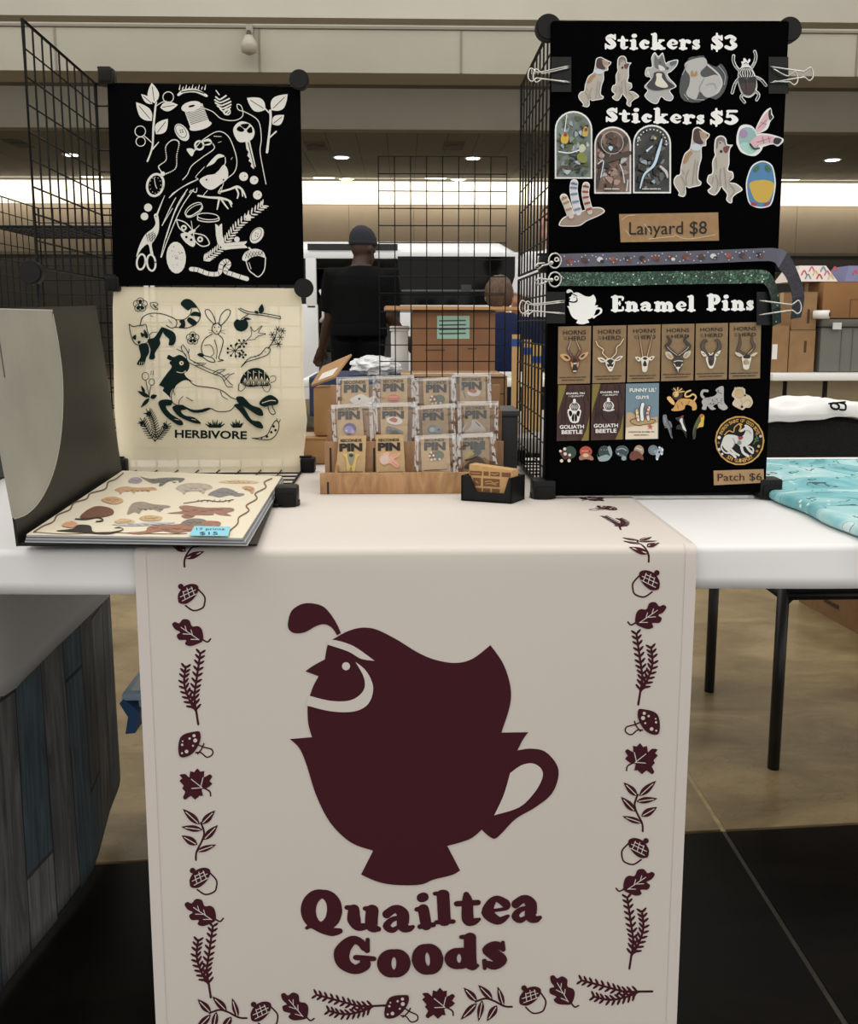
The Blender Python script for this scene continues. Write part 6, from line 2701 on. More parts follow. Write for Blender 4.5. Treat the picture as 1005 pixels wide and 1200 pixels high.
# ------------------------------------------------------------------ binder clips
def binder_clip(label, body, loops, fwd=0.0):
    t = thing('binder_clip', label, 'clip', px(body[0], body[3], Y=PU - .006), 'binder clips on the black boards')
    x0, y0, x1, y1 = body
    mb = MB()
    a, b, c, d = (px(x0, y0, Y=PU - .004), px(x1, y0, Y=PU - .004), px(x1, y1, Y=PU - .004), px(x0, y1, Y=PU - .004))
    mb.slab([d, c, b, a], Vector((0, -1, 0)), .0015, M((11, 11, 14), .4, spec=.3))
    mb.build('clip_body', t)
    for P in loops:
        mb = MB()
        mb.tube([px(x, y, Y=PU - fwd - .0075 - (.004 if i not in (0, len(P) - 1) else 0)) for i, (x, y) in enumerate(P)], .0011, STEEL, 6)
        mb.build('wire_handle', t, True)
    return t


def lp(x0, ya, yb, x1, y1, s):
    """wire handle: two arms from the body meeting in a loop at x1"""
    m = (ya + yb) / 2
    return catmull([(x0, ya), (x1 - s * 14, y1 - 3.5), (x1 - s * 9, y1 - 4), (x1 - s * 3, y1 - 8), (x1, y1 - 3), (x1, y1 + 4), (x1 - s * 4, y1 + 7.5), (x1 - s * 9, y1 + 4), (x1 - s * 14, y1 + 4), (x0, yb)], False, 4)


binder_clip('binder clip at the left edge of the sticker board', (646, 67, 669, 108), [lp(668, 77, 97, 619, 88, -1), lp(668, 79, 96, 625, 89, -1)])
binder_clip('binder clip at the right edge of the sticker board', (900, 67, 923, 110), [lp(902, 78, 97, 952, 87, 1), lp(905, 80, 95, 934, 92, 1)])
binder_clip('binder clip at the left edge of the enamel pin board', (640, 342, 662, 379), [lp(661, 352, 368, 609, 360, -1), lp(661, 354, 367, 615, 361, -1)])
binder_clip('binder clip at the right edge of the enamel pin board', (886, 342, 908, 381), [lp(889, 352, 369, 938, 360, 1)], .03)
# ================================================================== portfolio binder on the left
BZ = TZ + .0115
COVM = M((17, 16, 13), .45, spec=.3)
H1, H2 = px(22, 640, Z=BZ), px(143, 553, Z=BZ)
bd = thing('portfolio_binder', 'open black portfolio of animal prints in clear sleeves', 'binder', (H1.x + .15, H1.y + .2, BZ))
base_q = [px(22, 640, Z=BZ), px(301, 640, Z=BZ), px(332, 562, Z=BZ), px(143, 553, Z=BZ)]
MB().slab(base_q, Vector((0, 0, 1)), .0025, COVM).build('back_cover', bd)
T2 = px(113, 358, Y=H2.y)
off = T2 - H2
cp = plane3(H1, H2, T2)
T1 = cp(-16, 361.5)
nrm = (H2 - H1).cross(T2 - H1).normalized()
if nrm.dot(CAM - H1) > 0:
    nrm = -nrm
MB().slab([H1, H2, T2, T1], nrm, .003, COVM).build('front_cover', bd)
A = Art(lambda x, y, o: cp(x, y, o), .0008, .0002)
A.poly([(-12, 362, 1), (62, 363, 1), (61, 368, 1), (68, 400), (73, 440), (73.5, 480), (70, 520), (62, 555), (48, 585), (32, 602), (17, 608, 1), (14, 606, 1), (-2, 520), (-12, 450)], M((150, 148, 140), .35, noise=(9, .12)))
A.stroke([(0, 362), (61, 363.5)], M((196, 196, 190), .3), 1.2)
A.stroke([(62, 368), (68, 400), (73, 440), (73.5, 480), (70, 520), (62, 555), (48, 585), (32, 602), (17, 608)], M((190, 188, 178), .3), .9)
A.stroke([(-1, 395), (6, 442)], M((40, 40, 40), .3), .8)
A.build('sleeve_pocket', bd)
PT = BZ + .0122
pq = [(31, 627), (284, 631), (330, 558.5), (143.5, 552)]
n_sl = 5
for k in range(n_sl):
    z = BZ + .0032 + k * .0018
    d = (n_sl - 1 - k) * .5
    q = [px(x, y, Z=PT) for x, y in pq]
    q = [Vector((p.x + dx, p.y, z)) for p, dx in zip(q, (-.0012 * d, .003 * d, .002 * d, 0))]
    MB().slab(q, Vector((0, 0, 1)), .0014, M((120, 124, 130) if k % 2 else (190, 192, 194), .25)).build('page_sleeve', bd)
PAPER = M((238, 228, 204), .35)
topz = BZ + .0032 + n_sl * .0018
q = [px(x, y, Z=topz) for x, y in pq]
MB().slab(q, Vector((0, 0, 1)), .0008, PAPER).build('top_print', bd)
ZP = zplane(topz + .0008)
E1 = SZ(130, 550, 5.025, ZP)
E2 = SZ(10, 540, 2.871, ZP)


def blob(A, pts, c, r=.5):
    c = tuple(int(v + (238 - v) * .18) for v in c)
    A.poly(pts, M(c, .4, noise=(120, .3)), n=2)


def f(A):
    BRN = M((112, 84, 68), .45)
    A.stroke([(385, 42), (360, 62), (335, 72), (325, 95), (275, 110), (262, 128), (220, 142), (205, 165), (165, 182), (150, 205), (115, 220), (85, 240)], BRN, 5)
    A.stroke([(885, 60), (860, 72), (865, 90), (830, 110), (835, 128), (800, 150), (808, 168), (775, 190), (770, 212), (745, 235), (740, 250)], BRN, 5)
    A.stroke([(90, 240), (200, 246), (330, 240), (420, 244), (560, 246), (600, 244)], BRN, 2.5)


part(E2, 'page_border_print', bd, f, base=.0003, step=.00004)


G_, RB_, OR_, LG_ = (96, 90, 88), (146, 92, 72), (190, 138, 98), (176, 164, 148)
ANIMALS = [
    ([(100, 75), (120, 50), (165, 48), (185, 70), (150, 85)], (150, 136, 150)),
    ([(170, 42), (230, 55), (330, 48), (430, 52), (420, 70), (400, 78), (395, 66), (340, 72), (300, 98), (280, 98), (285, 80), (240, 82)], G_),
    ([(20, 120), (80, 100), (160, 108), (250, 105), (270, 122), (235, 122), (225, 136), (212, 124), (150, 128), (135, 145), (118, 130), (70, 134), (55, 150), (45, 132)], OR_),
    ([(380, 110), (440, 82), (560, 85), (600, 110), (560, 125), (545, 148), (520, 130), (450, 132), (430, 152), (415, 130)], LG_),
    ([(570, 150), (600, 128), (660, 108), (720, 122), (740, 138), (780, 142), (782, 152), (740, 160), (700, 152), (640, 165), (600, 156)], (108, 108, 110)),
    ([(630, 75), (720, 62), (860, 70), (850, 82), (740, 84)], (214, 182, 140)),
    ([(770, 105), (810, 98), (845, 112), (838, 140), (822, 140), (815, 122), (790, 120)], OR_),
    ([(95, 265), (120, 205), (180, 190), (250, 205), (330, 212), (350, 222), (300, 232), (290, 250), (250, 235), (190, 235), (165, 262), (140, 250)], (140, 124, 110)),
    ([(330, 258), (420, 245), (400, 222), (440, 212), (560, 225), (700, 225), (725, 242), (680, 258), (710, 272), (640, 268), (605, 255), (600, 268), (500, 268), (440, 262)], (142, 92, 76)),
    ([(415, 272), (450, 262), (495, 270), (470, 286), (430, 286)], RB_),
    ([(20, 310), (60, 290), (120, 295), (140, 310), (80, 322)], (204, 170, 124)),
    ([(165, 285), (220, 270), (300, 280), (280, 302), (200, 304)], (196, 160, 112)),
    ([(0, 325), (120, 318), (260, 312), (380, 312), (300, 326), (120, 334)], (176, 180, 190)),
    ([(90, 372), (200, 362), (230, 335), (400, 322), (460, 305), (630, 305), (636, 335), (560, 350), (440, 366), (380, 376), (300, 362), (180, 382)], RB_),
    ([(412, 322), (440, 298), (500, 288), (560, 300), (540, 324), (470, 332)], (112, 98, 92)),
    ([(-60, 180), (0, 160), (60, 172), (70, 192), (10, 205)], (196, 150, 104)),
]
random.seed(31)
for ia, (pts, c) in enumerate(ANIMALS):
    def f(A):
        c1 = tuple(int(v + (238 - v) * .15) for v in c)
        c2 = tuple(int(v * .72) for v in c)
        A.poly(pts, M(c1, .4, noise=(120, .3)), n=3)
        xa, xb = min(p[0] for p in pts), max(p[0] for p in pts)
        ya, yb = min(p[1] for p in pts), max(p[1] for p in pts)
        for k in range(5):
            x = xa + (xb - xa) * (.25 + .12 * k)
            y = ya + (yb - ya) * random.uniform(.35, .6)
            A.stroke([(x, y, 2), (x + (xb - xa) * .05, y + (yb - ya) * .08, 5), (x + (xb - xa) * .1, y + 2, 2)], M(c2, .45))
    part(E1, 'animal_print', bd, f, base=.0003 + ia * .00003, step=.00003)


def f(A):
    A.stroke([(430, 200), (500, 190), (560, 182), (640, 190), (720, 178)], M((92, 84, 80), .4), 6)
    for k in range(7):
        A.stroke([(500 + k * 32, 192), (516 + k * 32, 180)], M((92, 84, 80), .4), 4)


part(E1, 'leaf_print', bd, f, base=.0003, step=.00004)
BKp = (52, 44, 40)
part(E2, 'monkey_print', bd, lambda A: A.poly([(160, 235), (215, 228), (235, 215), (275, 218), (285, 238), (330, 240), (380, 232), (378, 226), (355, 226), (372, 222), (386, 232), (340, 246), (275, 244), (230, 240)], M(BKp, .4)), base=.0009)
part(E2, 'animal_print', bd, lambda A: A.poly([(180, 218), (192, 206), (205, 205), (214, 202), (232, 212), (215, 224)], M((214, 160, 128), .4)), base=.0011)


def f(A):
    A.poly([(240, 188), (265, 165), (300, 152), (345, 160), (352, 178), (310, 190), (262, 192)], M((120, 80, 60), .4))
    A.stroke([(225, 195), (260, 196), (300, 190), (318, 200), (295, 204)], M(BKp, .4), 4)


part(E2, 'animal_print', bd, f, base=.001, step=.00004)

nt_ = thing('sticky_note', 'pale blue price note on the portfolio page', 'note', px(245, 622, Z=topz + .004))
nq = [(221.5, 628), (267.3, 628.5), (270.3, 617.6), (227.5, 617)]
MB().slab([px(x, y, Z=topz + .0035) for x, y in nq], Vector((0, 0, 1)), .0006, M((140, 206, 222), .6)).build('note_paper', nt_)
A = Art(lambda x, y, o: px(x, y, Z=topz + .0041 + o), .0004, .0001)
BLU = M((52, 66, 110), .6)
A.text('17 prints', (230, 618.6, 263, 621.8), BLU)
A.text('$15', (234, 623, 255, 627), BLU)
A.build('handwriting', nt_)

# black case behind the portfolio at the frame's left edge
a = px(-60, 610, Z=TZ)
t = thing('dark_case', 'black case with striped contents behind the portfolio cover', 'case', (-.80, 1.52, TZ))
MB().box((-.95, 1.30, TZ + .003), (-.715, 1.70, TZ + .07), M((16, 16, 17), .5), .006).build('case_body', t)
for k in range(5):
    MB().box((-.94, 1.32 + k * .07, TZ + .07), (-.72, 1.36 + k * .07, TZ + .078), M([(120, 110, 92), (60, 60, 62), (150, 120, 130), (70, 70, 72), (140, 120, 96)][k], .6)).build('contents', t)

# ================================================================== wooden pin rack
def wood_mat(c0, c1, key, sc_=(3, 3, 60)):
    m = bpy.data.materials.new(key)
    m.use_nodes = True
    nt = m.node_tree
    b = nt.nodes['Principled BSDF']
    b.inputs['Roughness'].default_value = .5
    tc = nt.nodes.new('ShaderNodeTexCoord')
    mp = nt.nodes.new('ShaderNodeMapping')
    mp.inputs['Scale'].default_value = sc_
    nt.links.new(tc.outputs['Object'], mp.inputs[0])
    n = nt.nodes.new('ShaderNodeTexNoise')
    n.inputs['Scale'].default_value = 1.2
    n.inputs['Detail'].default_value = 7
    n.inputs['Distortion'].default_value = 1.6
    nt.links.new(mp.outputs[0], n.inputs[0])
    r = nt.nodes.new('ShaderNodeValToRGB')
    e = r.color_ramp.elements
    e[0].position, e[1].position = .3, .7
    e[0].color = tuple(lin(k) for k in c0) + (1,)
    e[1].color = tuple(lin(k) for k in c1) + (1,)
    nt.links.new(n.outputs[0], r.inputs[0])
    nt.links.new(r.outputs[0], b.inputs['Base Color'])
    return m


WOOD = wood_mat((138, 98, 62), (186, 146, 102), 'rack_wood', (30, 3, 9))
WOOD2 = wood_mat((128, 92, 60), (172, 132, 94), 'rack_wood_back', (30, 3, 9))
RKY = px(400, 579, Z=TT).y
rk = thing('pin_rack', 'stepped wooden rack filled with carded enamel pins', 'rack', (px(480, 579, Y=RKY).x, RKY + .07, TT))


def at(x, y, Y):
    return px(x, y, Y=Y)


xl_, xr_ = at(375, 579, RKY).x, at(593, 579, RKY).x
zt0 = at(470, 554, RKY).z
fb = MB()
fb.box((xl_, RKY, TT), (xr_, RKY + .006, zt0), WOOD, .001)
front = fb.build('front_board', rk, 'auto')
TIER = [(RKY + .05, 517.5, 380, 590), (RKY + .10, 481, 383, 588), (RKY + .15, 451, 387, 586)]
tz = []
for (Y, y, x0, x1) in TIER:
    z = at(480, y, Y).z
    tz.append((Y, z))
    MB().box((at(x0, y, Y).x, Y, TT), (at(x1, y, Y).x, Y + .005, z), WOOD2, .0008).build('tier_board', rk, 'auto')
for xs in (xl_ + .022, xr_ - .028):
    P = [(xs, RKY + .008, TT), (xs, RKY + .16, TT), (xs, RKY + .16, tz[2][1] - .02), (xs, RKY + .105, tz[1][1] - .03), (xs, RKY + .055, tz[0][1] - .03), (xs, RKY + .008, zt0 - .008)]
    MB().prism(P, (.005, 0, 0), WOOD2).build('side_rib', rk)
SL = M((26, 22, 20), .7)
for (x0, y0, x1, y1, Y) in ((384, 565, 383, 579, RKY - .0006), (387, 525, 386, 553, TIER[0][0] - .0006), (438, 525, 437, 553, TIER[0][0] - .0006)):
    a, b = at(x0, y0, Y), at(x1, y1, Y)
    MB().box((a.x - .0014, Y, b.z), (a.x + .0016, Y + .0012, a.z), SL).build('slot', rk)

PINK = M((42, 36, 32), .7)
V0 = (340, 420, 3.589)
KC = M((196, 166, 124), .8, noise=(110, .07))


def bagmat(haze):
    m = bpy.data.materials.new('clear_bag')
    m.use_nodes = True
    nt = m.node_tree
    nt.nodes.remove(nt.nodes['Principled BSDF'])
    g_ = nt.nodes.new('ShaderNodeBsdfGlossy')
    g_.inputs['Roughness'].default_value = .12
    t_ = nt.nodes.new('ShaderNodeBsdfTransparent')
    mx = nt.nodes.new('ShaderNodeMixShader')
    fr = nt.nodes.new('ShaderNodeFresnel')
    fr.inputs['IOR'].default_value = 1.42
    ad = nt.nodes.new('ShaderNodeMath')
    ad.inputs[1].default_value = haze
    nt.links.new(fr.outputs[0], ad.inputs[0])
    nt.links.new(ad.outputs[0], mx.inputs[0])
    nt.links.new(t_.outputs[0], mx.inputs[1])
    nt.links.new(g_.outputs[0], mx.inputs[2])
    nt.links.new(mx.outputs[0], nt.nodes['Material Output'].inputs[0])
    return m


BAG, BAG2 = bagmat(.07), bagmat(.32)
CARDS = [  # row, card quad (tl, tr, br, bl), bag quad or None, SECONDS box, PIN box, description
    (2, [(218, 86), (329, 82), (331, 210), (216, 210)], [(195, 80), (361, 74), (362, 212), (193, 212)], (225, 95, 315, 108), (225, 111, 318, 145), 'white winged creature'),
    (2, [(378, 80), (492, 75), (493, 205), (380, 205)], [(362, 73), (522, 68), (524, 206), (364, 206)], (390, 90, 475, 103), (390, 106, 478, 140), 'round red face'),
    (2, [(558, 86), (665, 80), (668, 210), (562, 210)], [(523, 83), (690, 77), (692, 212), (526, 212)], (572, 95, 655, 108), (570, 110, 657, 145), 'green and brown turtle, back row'),
    (2, [(712, 70), (820, 67), (822, 205), (714, 205)], [(680, 63), (842, 61), (846, 206), (684, 206)], (720, 82, 802, 95), (720, 99, 805, 134), 'plate of food, back row'),
    (1, [(192, 196), (300, 190), (312, 350), (200, 350)], [(170, 196), (346, 184), (352, 352), (180, 352)], (200, 207, 288, 220), (200, 222, 293, 258), 'purple curled creature'),
    (1, [(378, 195), (495, 190), (492, 350), (382, 350)], [(348, 187), (535, 184), (525, 352), (356, 352)], (388, 205, 475, 218), (386, 222, 478, 255), 'plate of food and a grey animal'),
    (1, [(550, 199), (660, 194), (668, 352), (558, 352)], [(523, 201), (690, 188), (696, 354), (530, 354)], (555, 212, 642, 226), (555, 228, 645, 262), 'blue-grey snail'),
    (1, [(727, 187), (838, 184), (840, 345), (732, 345)], [(702, 181), (875, 179), (872, 346), (706, 346)], (735, 203, 820, 216), (735, 219, 825, 255), 'white wedge of cake'),
    (0, [(205, 326), (320, 324), (313, 495), (190, 495)], None, (210, 340, 300, 352), (206, 358, 303, 392), 'yellow frilled creature'),
    (0, [(360, 321), (475, 319), (484, 495), (362, 495)], None, (370, 338, 458, 350), (368, 355, 462, 390), 'pink fluttering creature'),
    (0, [(548, 330), (665, 325), (676, 495), (553, 495)], [(524, 325), (696, 315), (702, 496), (522, 496)], (563, 337, 648, 350), (563, 353, 653, 388), 'green and brown turtle, front row'),
    (0, [(720, 321), (835, 316), (838, 495), (730, 495)], [(700, 318), (852, 310), (876, 494), (702, 494)], (727, 333, 812, 346), (725, 350, 818, 385), 'dark shoe and yellow sole'),
]


def pinart(A, i):
    WT = M((222, 216, 210), .35)
    if i == 0:
        A.poly([(250, 175), (275, 158), (300, 150), (330, 165), (352, 158), (345, 190), (310, 186), (270, 190)], WT, thick=True)
        A.dot(290, 170, 5, M((60, 56, 54), .4))
    elif i == 1:
        A.dot(434, 168, 25, M((198, 108, 84), .35), 18, thick=True)
        A.stroke([(416, 162), (452, 162)], M((224, 146, 120), .35), 5)
        A.stroke([(420, 178), (448, 178)], M((150, 76, 64), .35), 4)
    elif i in (2, 10):
        dx, dy = (0, 0) if i == 2 else (-4, 236)
        A.dot(627 + dx, 172 + dy, 23, M((84, 100, 78), .35), 20, thick=True)
        A.poly([(586 + dx, 168 + dy), (600 + dx, 156 + dy), (618 + dx, 160 + dy), (612 + dx, 182 + dy), (592 + dx, 186 + dy)], M((110, 70, 52), .35), thick=True)
        for x, y in ((596, 160), (606, 172), (590, 174), (612, 188), (632, 188), (598, 190)):
            A.dot(x + dx, y + dy, 5, M((232, 214, 190), .35))
        if i == 10:
            A.stroke([(563, 472), (660, 466)], PINK, 3)
    elif i == 3:
        A.dot(772, 145, 28, WT, 15, thick=True)
        A.poly([(750, 138), (765, 128), (785, 135), (775, 146)], M((178, 96, 66), .35))
        A.stroke([(722, 115), (735, 165)], M((90, 116, 150), .35), 4)
    elif i == 4:
        A.dot(250, 295, 27, M((84, 78, 122), .35), 24, thick=True)
        A.dot(246, 300, 20, M((146, 136, 190), .35), 16)
        A.dot(262, 308, 9, M((176, 168, 206), .35))
        A.dot(236, 304, 5, M((206, 200, 226), .35))
    elif i == 5:
        A.dot(438, 262, 34, WT, 17, 8, thick=True)
        A.poly([(415, 258), (435, 248), (452, 258), (440, 270)], M((178, 92, 60), .35))
        A.poly([(402, 310), (410, 292), (430, 288), (470, 305), (472, 314), (430, 316)], M((122, 120, 118), .35), thick=True)
        A.ring(414, 296, 9, 4, M((86, 84, 82), .35))
    elif i == 6:
        A.dot(600, 298, 24, M((120, 134, 146), .35), 18, thick=True)
        A.dot(618, 300, 16, M((150, 164, 176), .35), 14)
        A.dot(596, 300, 11, M((196, 204, 214), .35))
        A.dot(624, 300, 4, BLACK)
    elif i == 7:
        A.poly([(728, 308), (738, 278), (772, 258), (795, 268), (822, 300), (815, 310)], M((218, 206, 198), .35), thick=True)
        A.poly([(728, 308), (742, 276), (762, 264), (756, 290)], M((186, 158, 120), .35))
        A.stroke([(780, 268), (796, 284)], M((60, 50, 46), .35), 4)
    elif i == 8:
        YE = M((216, 190, 104), .35)
        A.poly([(222, 405), (240, 400), (255, 392), (275, 402), (296, 405), (280, 420), (272, 470), (262, 474), (255, 455), (246, 474), (238, 470), (234, 424)], YE, thick=True)
        A.poly([(240, 405), (256, 398), (272, 406), (262, 448), (250, 448)], M((150, 142, 120), .35))
        A.dot(256, 408, 9, M((44, 40, 34), .35), 7)
    elif i == 9:
        A.poly([(374, 420), (392, 400), (408, 392), (420, 402), (414, 412), (440, 402), (460, 400), (456, 412), (436, 424), (458, 448), (446, 460), (420, 442), (396, 448), (380, 440)], M((226, 176, 156), .35), thick=True)
        A.poly([(378, 424), (396, 408), (412, 412), (410, 438), (388, 444)], M((216, 196, 184), .35))
        A.stroke([(430, 412), (452, 404)], M((232, 150, 122), .35), 7)
        A.stroke([(430, 436), (450, 452)], M((232, 150, 122), .35), 7)
    else:
        A.poly([(730, 460), (745, 440), (790, 410), (820, 440), (836, 462), (790, 458), (760, 466)], M((104, 92, 80), .35), thick=True)
        A.poly([(778, 380), (800, 348), (818, 350), (815, 372), (785, 404), (760, 404)], M((46, 46, 48), .35), thick=True)
        A.poly([(732, 404), (752, 392), (772, 398), (766, 412), (742, 420)], M((206, 182, 90), .35), thick=True)
        A.stroke([(738, 428), (772, 420), (800, 395)], M((52, 46, 44), .35), 7)


random.seed(21)
for i, (row, cq, bq, sb, pb, desc) in enumerate(CARDS):
    Y = TIER[row][0]
    pxq = [(340 + x / 3.589, 420 + y / 3.589) for x, y in cq]
    ytop, ybot = min(p[1] for p in pxq), max(p[1] for p in pxq)
    zb = at(pxq[3][0], ybot, Y).z
    a0, a1 = at(pxq[3][0], ybot, Y - .011), at(pxq[2][0], ybot, Y - .011)
    # the card leans back so that its top reaches the tier board behind
    t0 = at(pxq[0][0], ytop, Y - .005)
    pl_ = plane3(a0, a1, t0)
    lab = 'kraft card in the wooden rack with a ' + desc
    t = thing('pin_card', lab, 'pin card', a0, 'kraft pin cards in the wooden rack')
    tc_ = MB().slab([pl_(*p) for p in reversed(pxq)], Vector((0, -1, 0)), .0008, KC).build('card', t)
    mp_ = SZ(340, 420, 3.589, pl_)
    A = Art(mp_, .0016, .0001)
    A.text('SECONDS', sb, PINK, .035, -.02)
    A.text('PIN', pb, PINK, .06, -.02)
    if i in (8, 9):
        A.stroke([(cq[3][0] + 8, 478), (cq[2][0] - 8, 477)], PINK, 2.5)
    A.build('printed_lettering', tc_)
    A = Art(mp_, .0024, .0001)
    pinart(A, i)
    A.build('enamel_pin', t)
    if bq:
        bp = [(340 + x / 3.589, 420 + y / 3.589) for x, y in bq]
        n = 14
        rnd = [[random.uniform(-1, 1) for _ in range(n + 1)] for _ in range(n + 1)]

        def bagf(u, v):
            x = (bp[0][0] * (1 - u) + bp[1][0] * u) * (1 - v) + (bp[3][0] * (1 - u) + bp[2][0] * u) * v
            y = (bp[0][1] * (1 - u) + bp[1][1] * u) * (1 - v) + (bp[3][1] * (1 - u) + bp[2][1] * u) * v
            e = abs(u - .5) * 2
            r_ = rnd[int(round(v * n))][int(round(u * n))]
            return pl_(x + .4 * r_ * (e > .95), y, .0046 + .0024 * r_ * (.25 + e * e))
        bo = MB().grid(bagf, n, n, BAG).build('clear_bag', t, True)
        # welded edges and the folded lip: double film, hazier
        ew = .09
        for nm, fu in (('bag_seam', lambda u, v: bagf(u * ew, v)), ('bag_seam', lambda u, v: bagf(1 - ew * (1 - u), v)), ('bag_lip', lambda u, v: bagf(u, v * .10))):
            sm = MB().grid(lambda u, v: fu(u, v) + Vector((0, -.0004 - .0006 * math.sin(u * 9 + v * 23) ** 2, 0)), 6, 14, BAG2)
            sm.build(nm, bo, True)

# ================================================================== business card holder
A0, B0, C0 = px(540, 586.5, Z=TT), px(599, 590.5, Z=TT), px(614.5, 585, Z=TT)
D0 = A0 + (C0 - B0)
ch = thing('card_holder', 'small black tray holding kraft business cards', 'card holder', (A0 + C0) / 2)
hz = px(541, 557, Y=A0.y).z - TT
up = Vector((0, 0, 1))
din = (D0 - A0).normalized()
dxr = (B0 - A0).normalized()
wl = (B0 - A0).length
mb = MB()
th = .003
# front wall with a wide notch
P = [A0, B0, B0 + up * hz, B0 - dxr * wl * .06 + up * hz, B0 - dxr * wl * .15 + up * hz * .38, A0 + dxr * wl * .30 + up * hz * .38, A0 + dxr * wl * .17 + up * hz, A0 + up * hz]
mb.prism(P, din * th, BLACKP)
mb.build('tray_front', ch)
for p0, p1, nm in ((A0, D0, 'tray_side'), (B0 - dxr * th, C0 - dxr * th, 'tray_side')):
    MB().prism([p0, p1, p1 + up * hz, p0 + up * hz], dxr * th, BLACKP).build(nm, ch)
MB().prism([D0, C0, C0 + up * hz, D0 + up * hz], -din * th, BLACKP).build('tray_back', ch)
MB().prism([A0, B0, C0, D0], up * .003, BLACKP).build('tray_floor', ch)
cardm = M((186, 148, 98), .8, noise=(100, .08))
kz = px(560, 546.5, Y=A0.y + .008).z - TT
c0 = A0 + din * .008 + dxr * wl * .11 + up * .004
c1 = A0 + din * .008 + dxr * wl * .96 + up * .004
st_ = thing('card_stack', 'stack of kraft business cards standing in the black tray', 'cards', (c0 + c1) / 2)
MB().prism([c0, c1, c1 + up * (kz - .006), c0 + up * kz], din * .02, cardm).build('cards', st_)
DK = M((112, 74, 44), .8)


def cmap(x, y, off):
    return c0 + (c1 - c0) * x + up * ((1 - y) * (kz - .004)) - din * off


A = Art(cmap, .0004, .0001)
for (x0, y0, x1, y1) in ((.02, .12, .30, .26), (.34, .12, .46, .26), (.50, .12, .72, .26), (.76, .12, .97, .26), (.10, .34, .28, .60), (.33, .34, .72, .60), (.10, .66, .30, .78), (.33, .66, .5, .78), (.54, .66, .72, .78)):
    A.poly([(x0, y0), (x1, y0), (x1, y1), (x0, y1)], DK, False)
    A.k -= 1
A.k += 1
for pts in ([(.38, .45), (.5, .42), (.58, .48), (.68, .44)], [(.40, .52), (.5, .5), (.64, .53)], [(.53, .18), (.6, .2), (.68, .17)], [(.05, .19), (.26, .19)], [(.16, .45), (.22, .5)]):
    A.stroke(pts, cardm, .022)
A.build('card_print', st_)

# ================================================================== things behind the rack, on the table
CARTM = M((176, 136, 92), .8, noise=(25, .08))
CARTD = M((124, 92, 60), .8, noise=(25, .1))
CARTF = M((142, 110, 74), .8, noise=(12, .1))


def carton(label, x0, x1, y0, y1, z0, z1, mat=CARTM, group=None, rot=0, flaps=False, tape=True, sticker_=None, marks=None):
    t = thing('cardboard_carton', label, 'box', ((x0 + x1) / 2, (y0 + y1) / 2, z0), group)
    b = .004
    MB().box((x0, y0, z0), (x1, y1, z1 - .004), mat, b).build('carton_body', t, 'auto')
    ym = (y0 + y1) / 2
    if flaps:
        # lid pushed half open: a slanting flap with a white label, and a side flap
        a1, a2 = Vector((x0 - .003, y0 - .004, z1 - .002)), Vector((x1 + .002, y0 - .004, z1 + .014))
        b1, b2 = Vector((x0 + .012, y0 + .09, z1 + .03)), Vector((x1 + .03, y0 + .09, z1 + .055))
        nn = (a2 - a1).cross(b1 - a1).normalized()
        MB().slab([a1, a2, b2, b1], nn, .004, mat).build('flap', t)
        l_ = lambda u, v: a1.lerp(a2, u).lerp(b1.lerp(b2, u), v) + nn * .0045
        MB().slab([l_(.25, .1), l_(.85, .1), l_(.85, .45), l_(.25, .45)], nn, .0006, M((226, 224, 216), .6)).build('shipping_label', t)
        MB().slab([Vector((x1, y0, z1 - .01)), Vector((x1, y0 + .06, z1 - .01)), Vector((x1 + .022, y0 + .06, z1 - .075)), Vector((x1 + .022, y0, z1 - .055))], Vector((1, 0, .3)).normalized(), .003, M((206, 176, 126), .8)).build('flap', t)
    else:
        MB().box((x0, y0, z1 - .004), (x1, ym - .0015, z1), mat).build('flap', t)
        MB().box((x0, ym + .0015, z1 - .004), (x1, y1, z1), mat).build('flap', t)
        if tape:
            MB().box((x0 - .0005, ym - .025, z1), (x1 + .0005, ym + .025, z1 + .0006), M((196, 170, 126), .25)).build('tape', t)
            MB().box((x0 - .001, ym - .025, z1 - .06), (x0 - .0002, ym + .025, z1), M((196, 170, 126), .25)).build('tape', t)
    if sticker_:
        sx0, sx1, sz0, sz1, c = sticker_
        MB().box((sx0, y0 - .001, sz0), (sx1, y0, sz1), M(c, .6)).build('shipping_label', t)
    for (mx0, mx1, mz0, mz1) in (marks or []):
        MB().box((mx0, y0 - .0008, mz0), (mx1, y0, mz1), M((70, 50, 34), .8)).build('printed_mark', t)
    return t


# carton pair seen between the cream cloth and the rack
Yc = LY + .085
a, b = px(357, 541, Z=TT), 0
x0, x1 = px(345, 520, Y=Yc).x, px(382, 520, Y=Yc).x
zt_ = px(370, 513, Y=Yc).z
carton('small flat kraft carton on the table beside the cream cloth', x0, x1, Yc, TB - .002, TT, zt_, CARTM, None)
x0b, x1b = px(365, 480, Y=Yc + .015).x, px(392, 480, Y=Yc + .015).x
zb_ = px(370, 452, Y=Yc + .015).z
carton('tall open kraft carton with a white label standing on the small carton', x0b + .004, x1b, Yc + .015, TB - .004, zt_ + .002, zb_, CARTM, None, flaps='lid')
# grey bin right of the rack
Yg = RKY + .17
x0, x1 = px(585, 520, Y=Yg).x, px(607, 520, Y=Yg).x
t = thing('grey_bin', 'dark grey lidded bin behind the right end of the pin rack', 'bin', ((x0 + x1) / 2, Yg, TT))
MB().box((x0 + .001, Yg, TT), (x1 - .001, Yg + .1, px(590, 488, Y=Yg).z), M((52, 54, 58), .5), .004).build('bin_body', t, 'auto')
MB().box((x0 - .002, Yg - .003, px(590, 488, Y=Yg).z), (x1 + .002, Yg + .104, px(590, 481, Y=Yg).z), M((66, 68, 72), .45), .003).build('lid', t, 'auto')

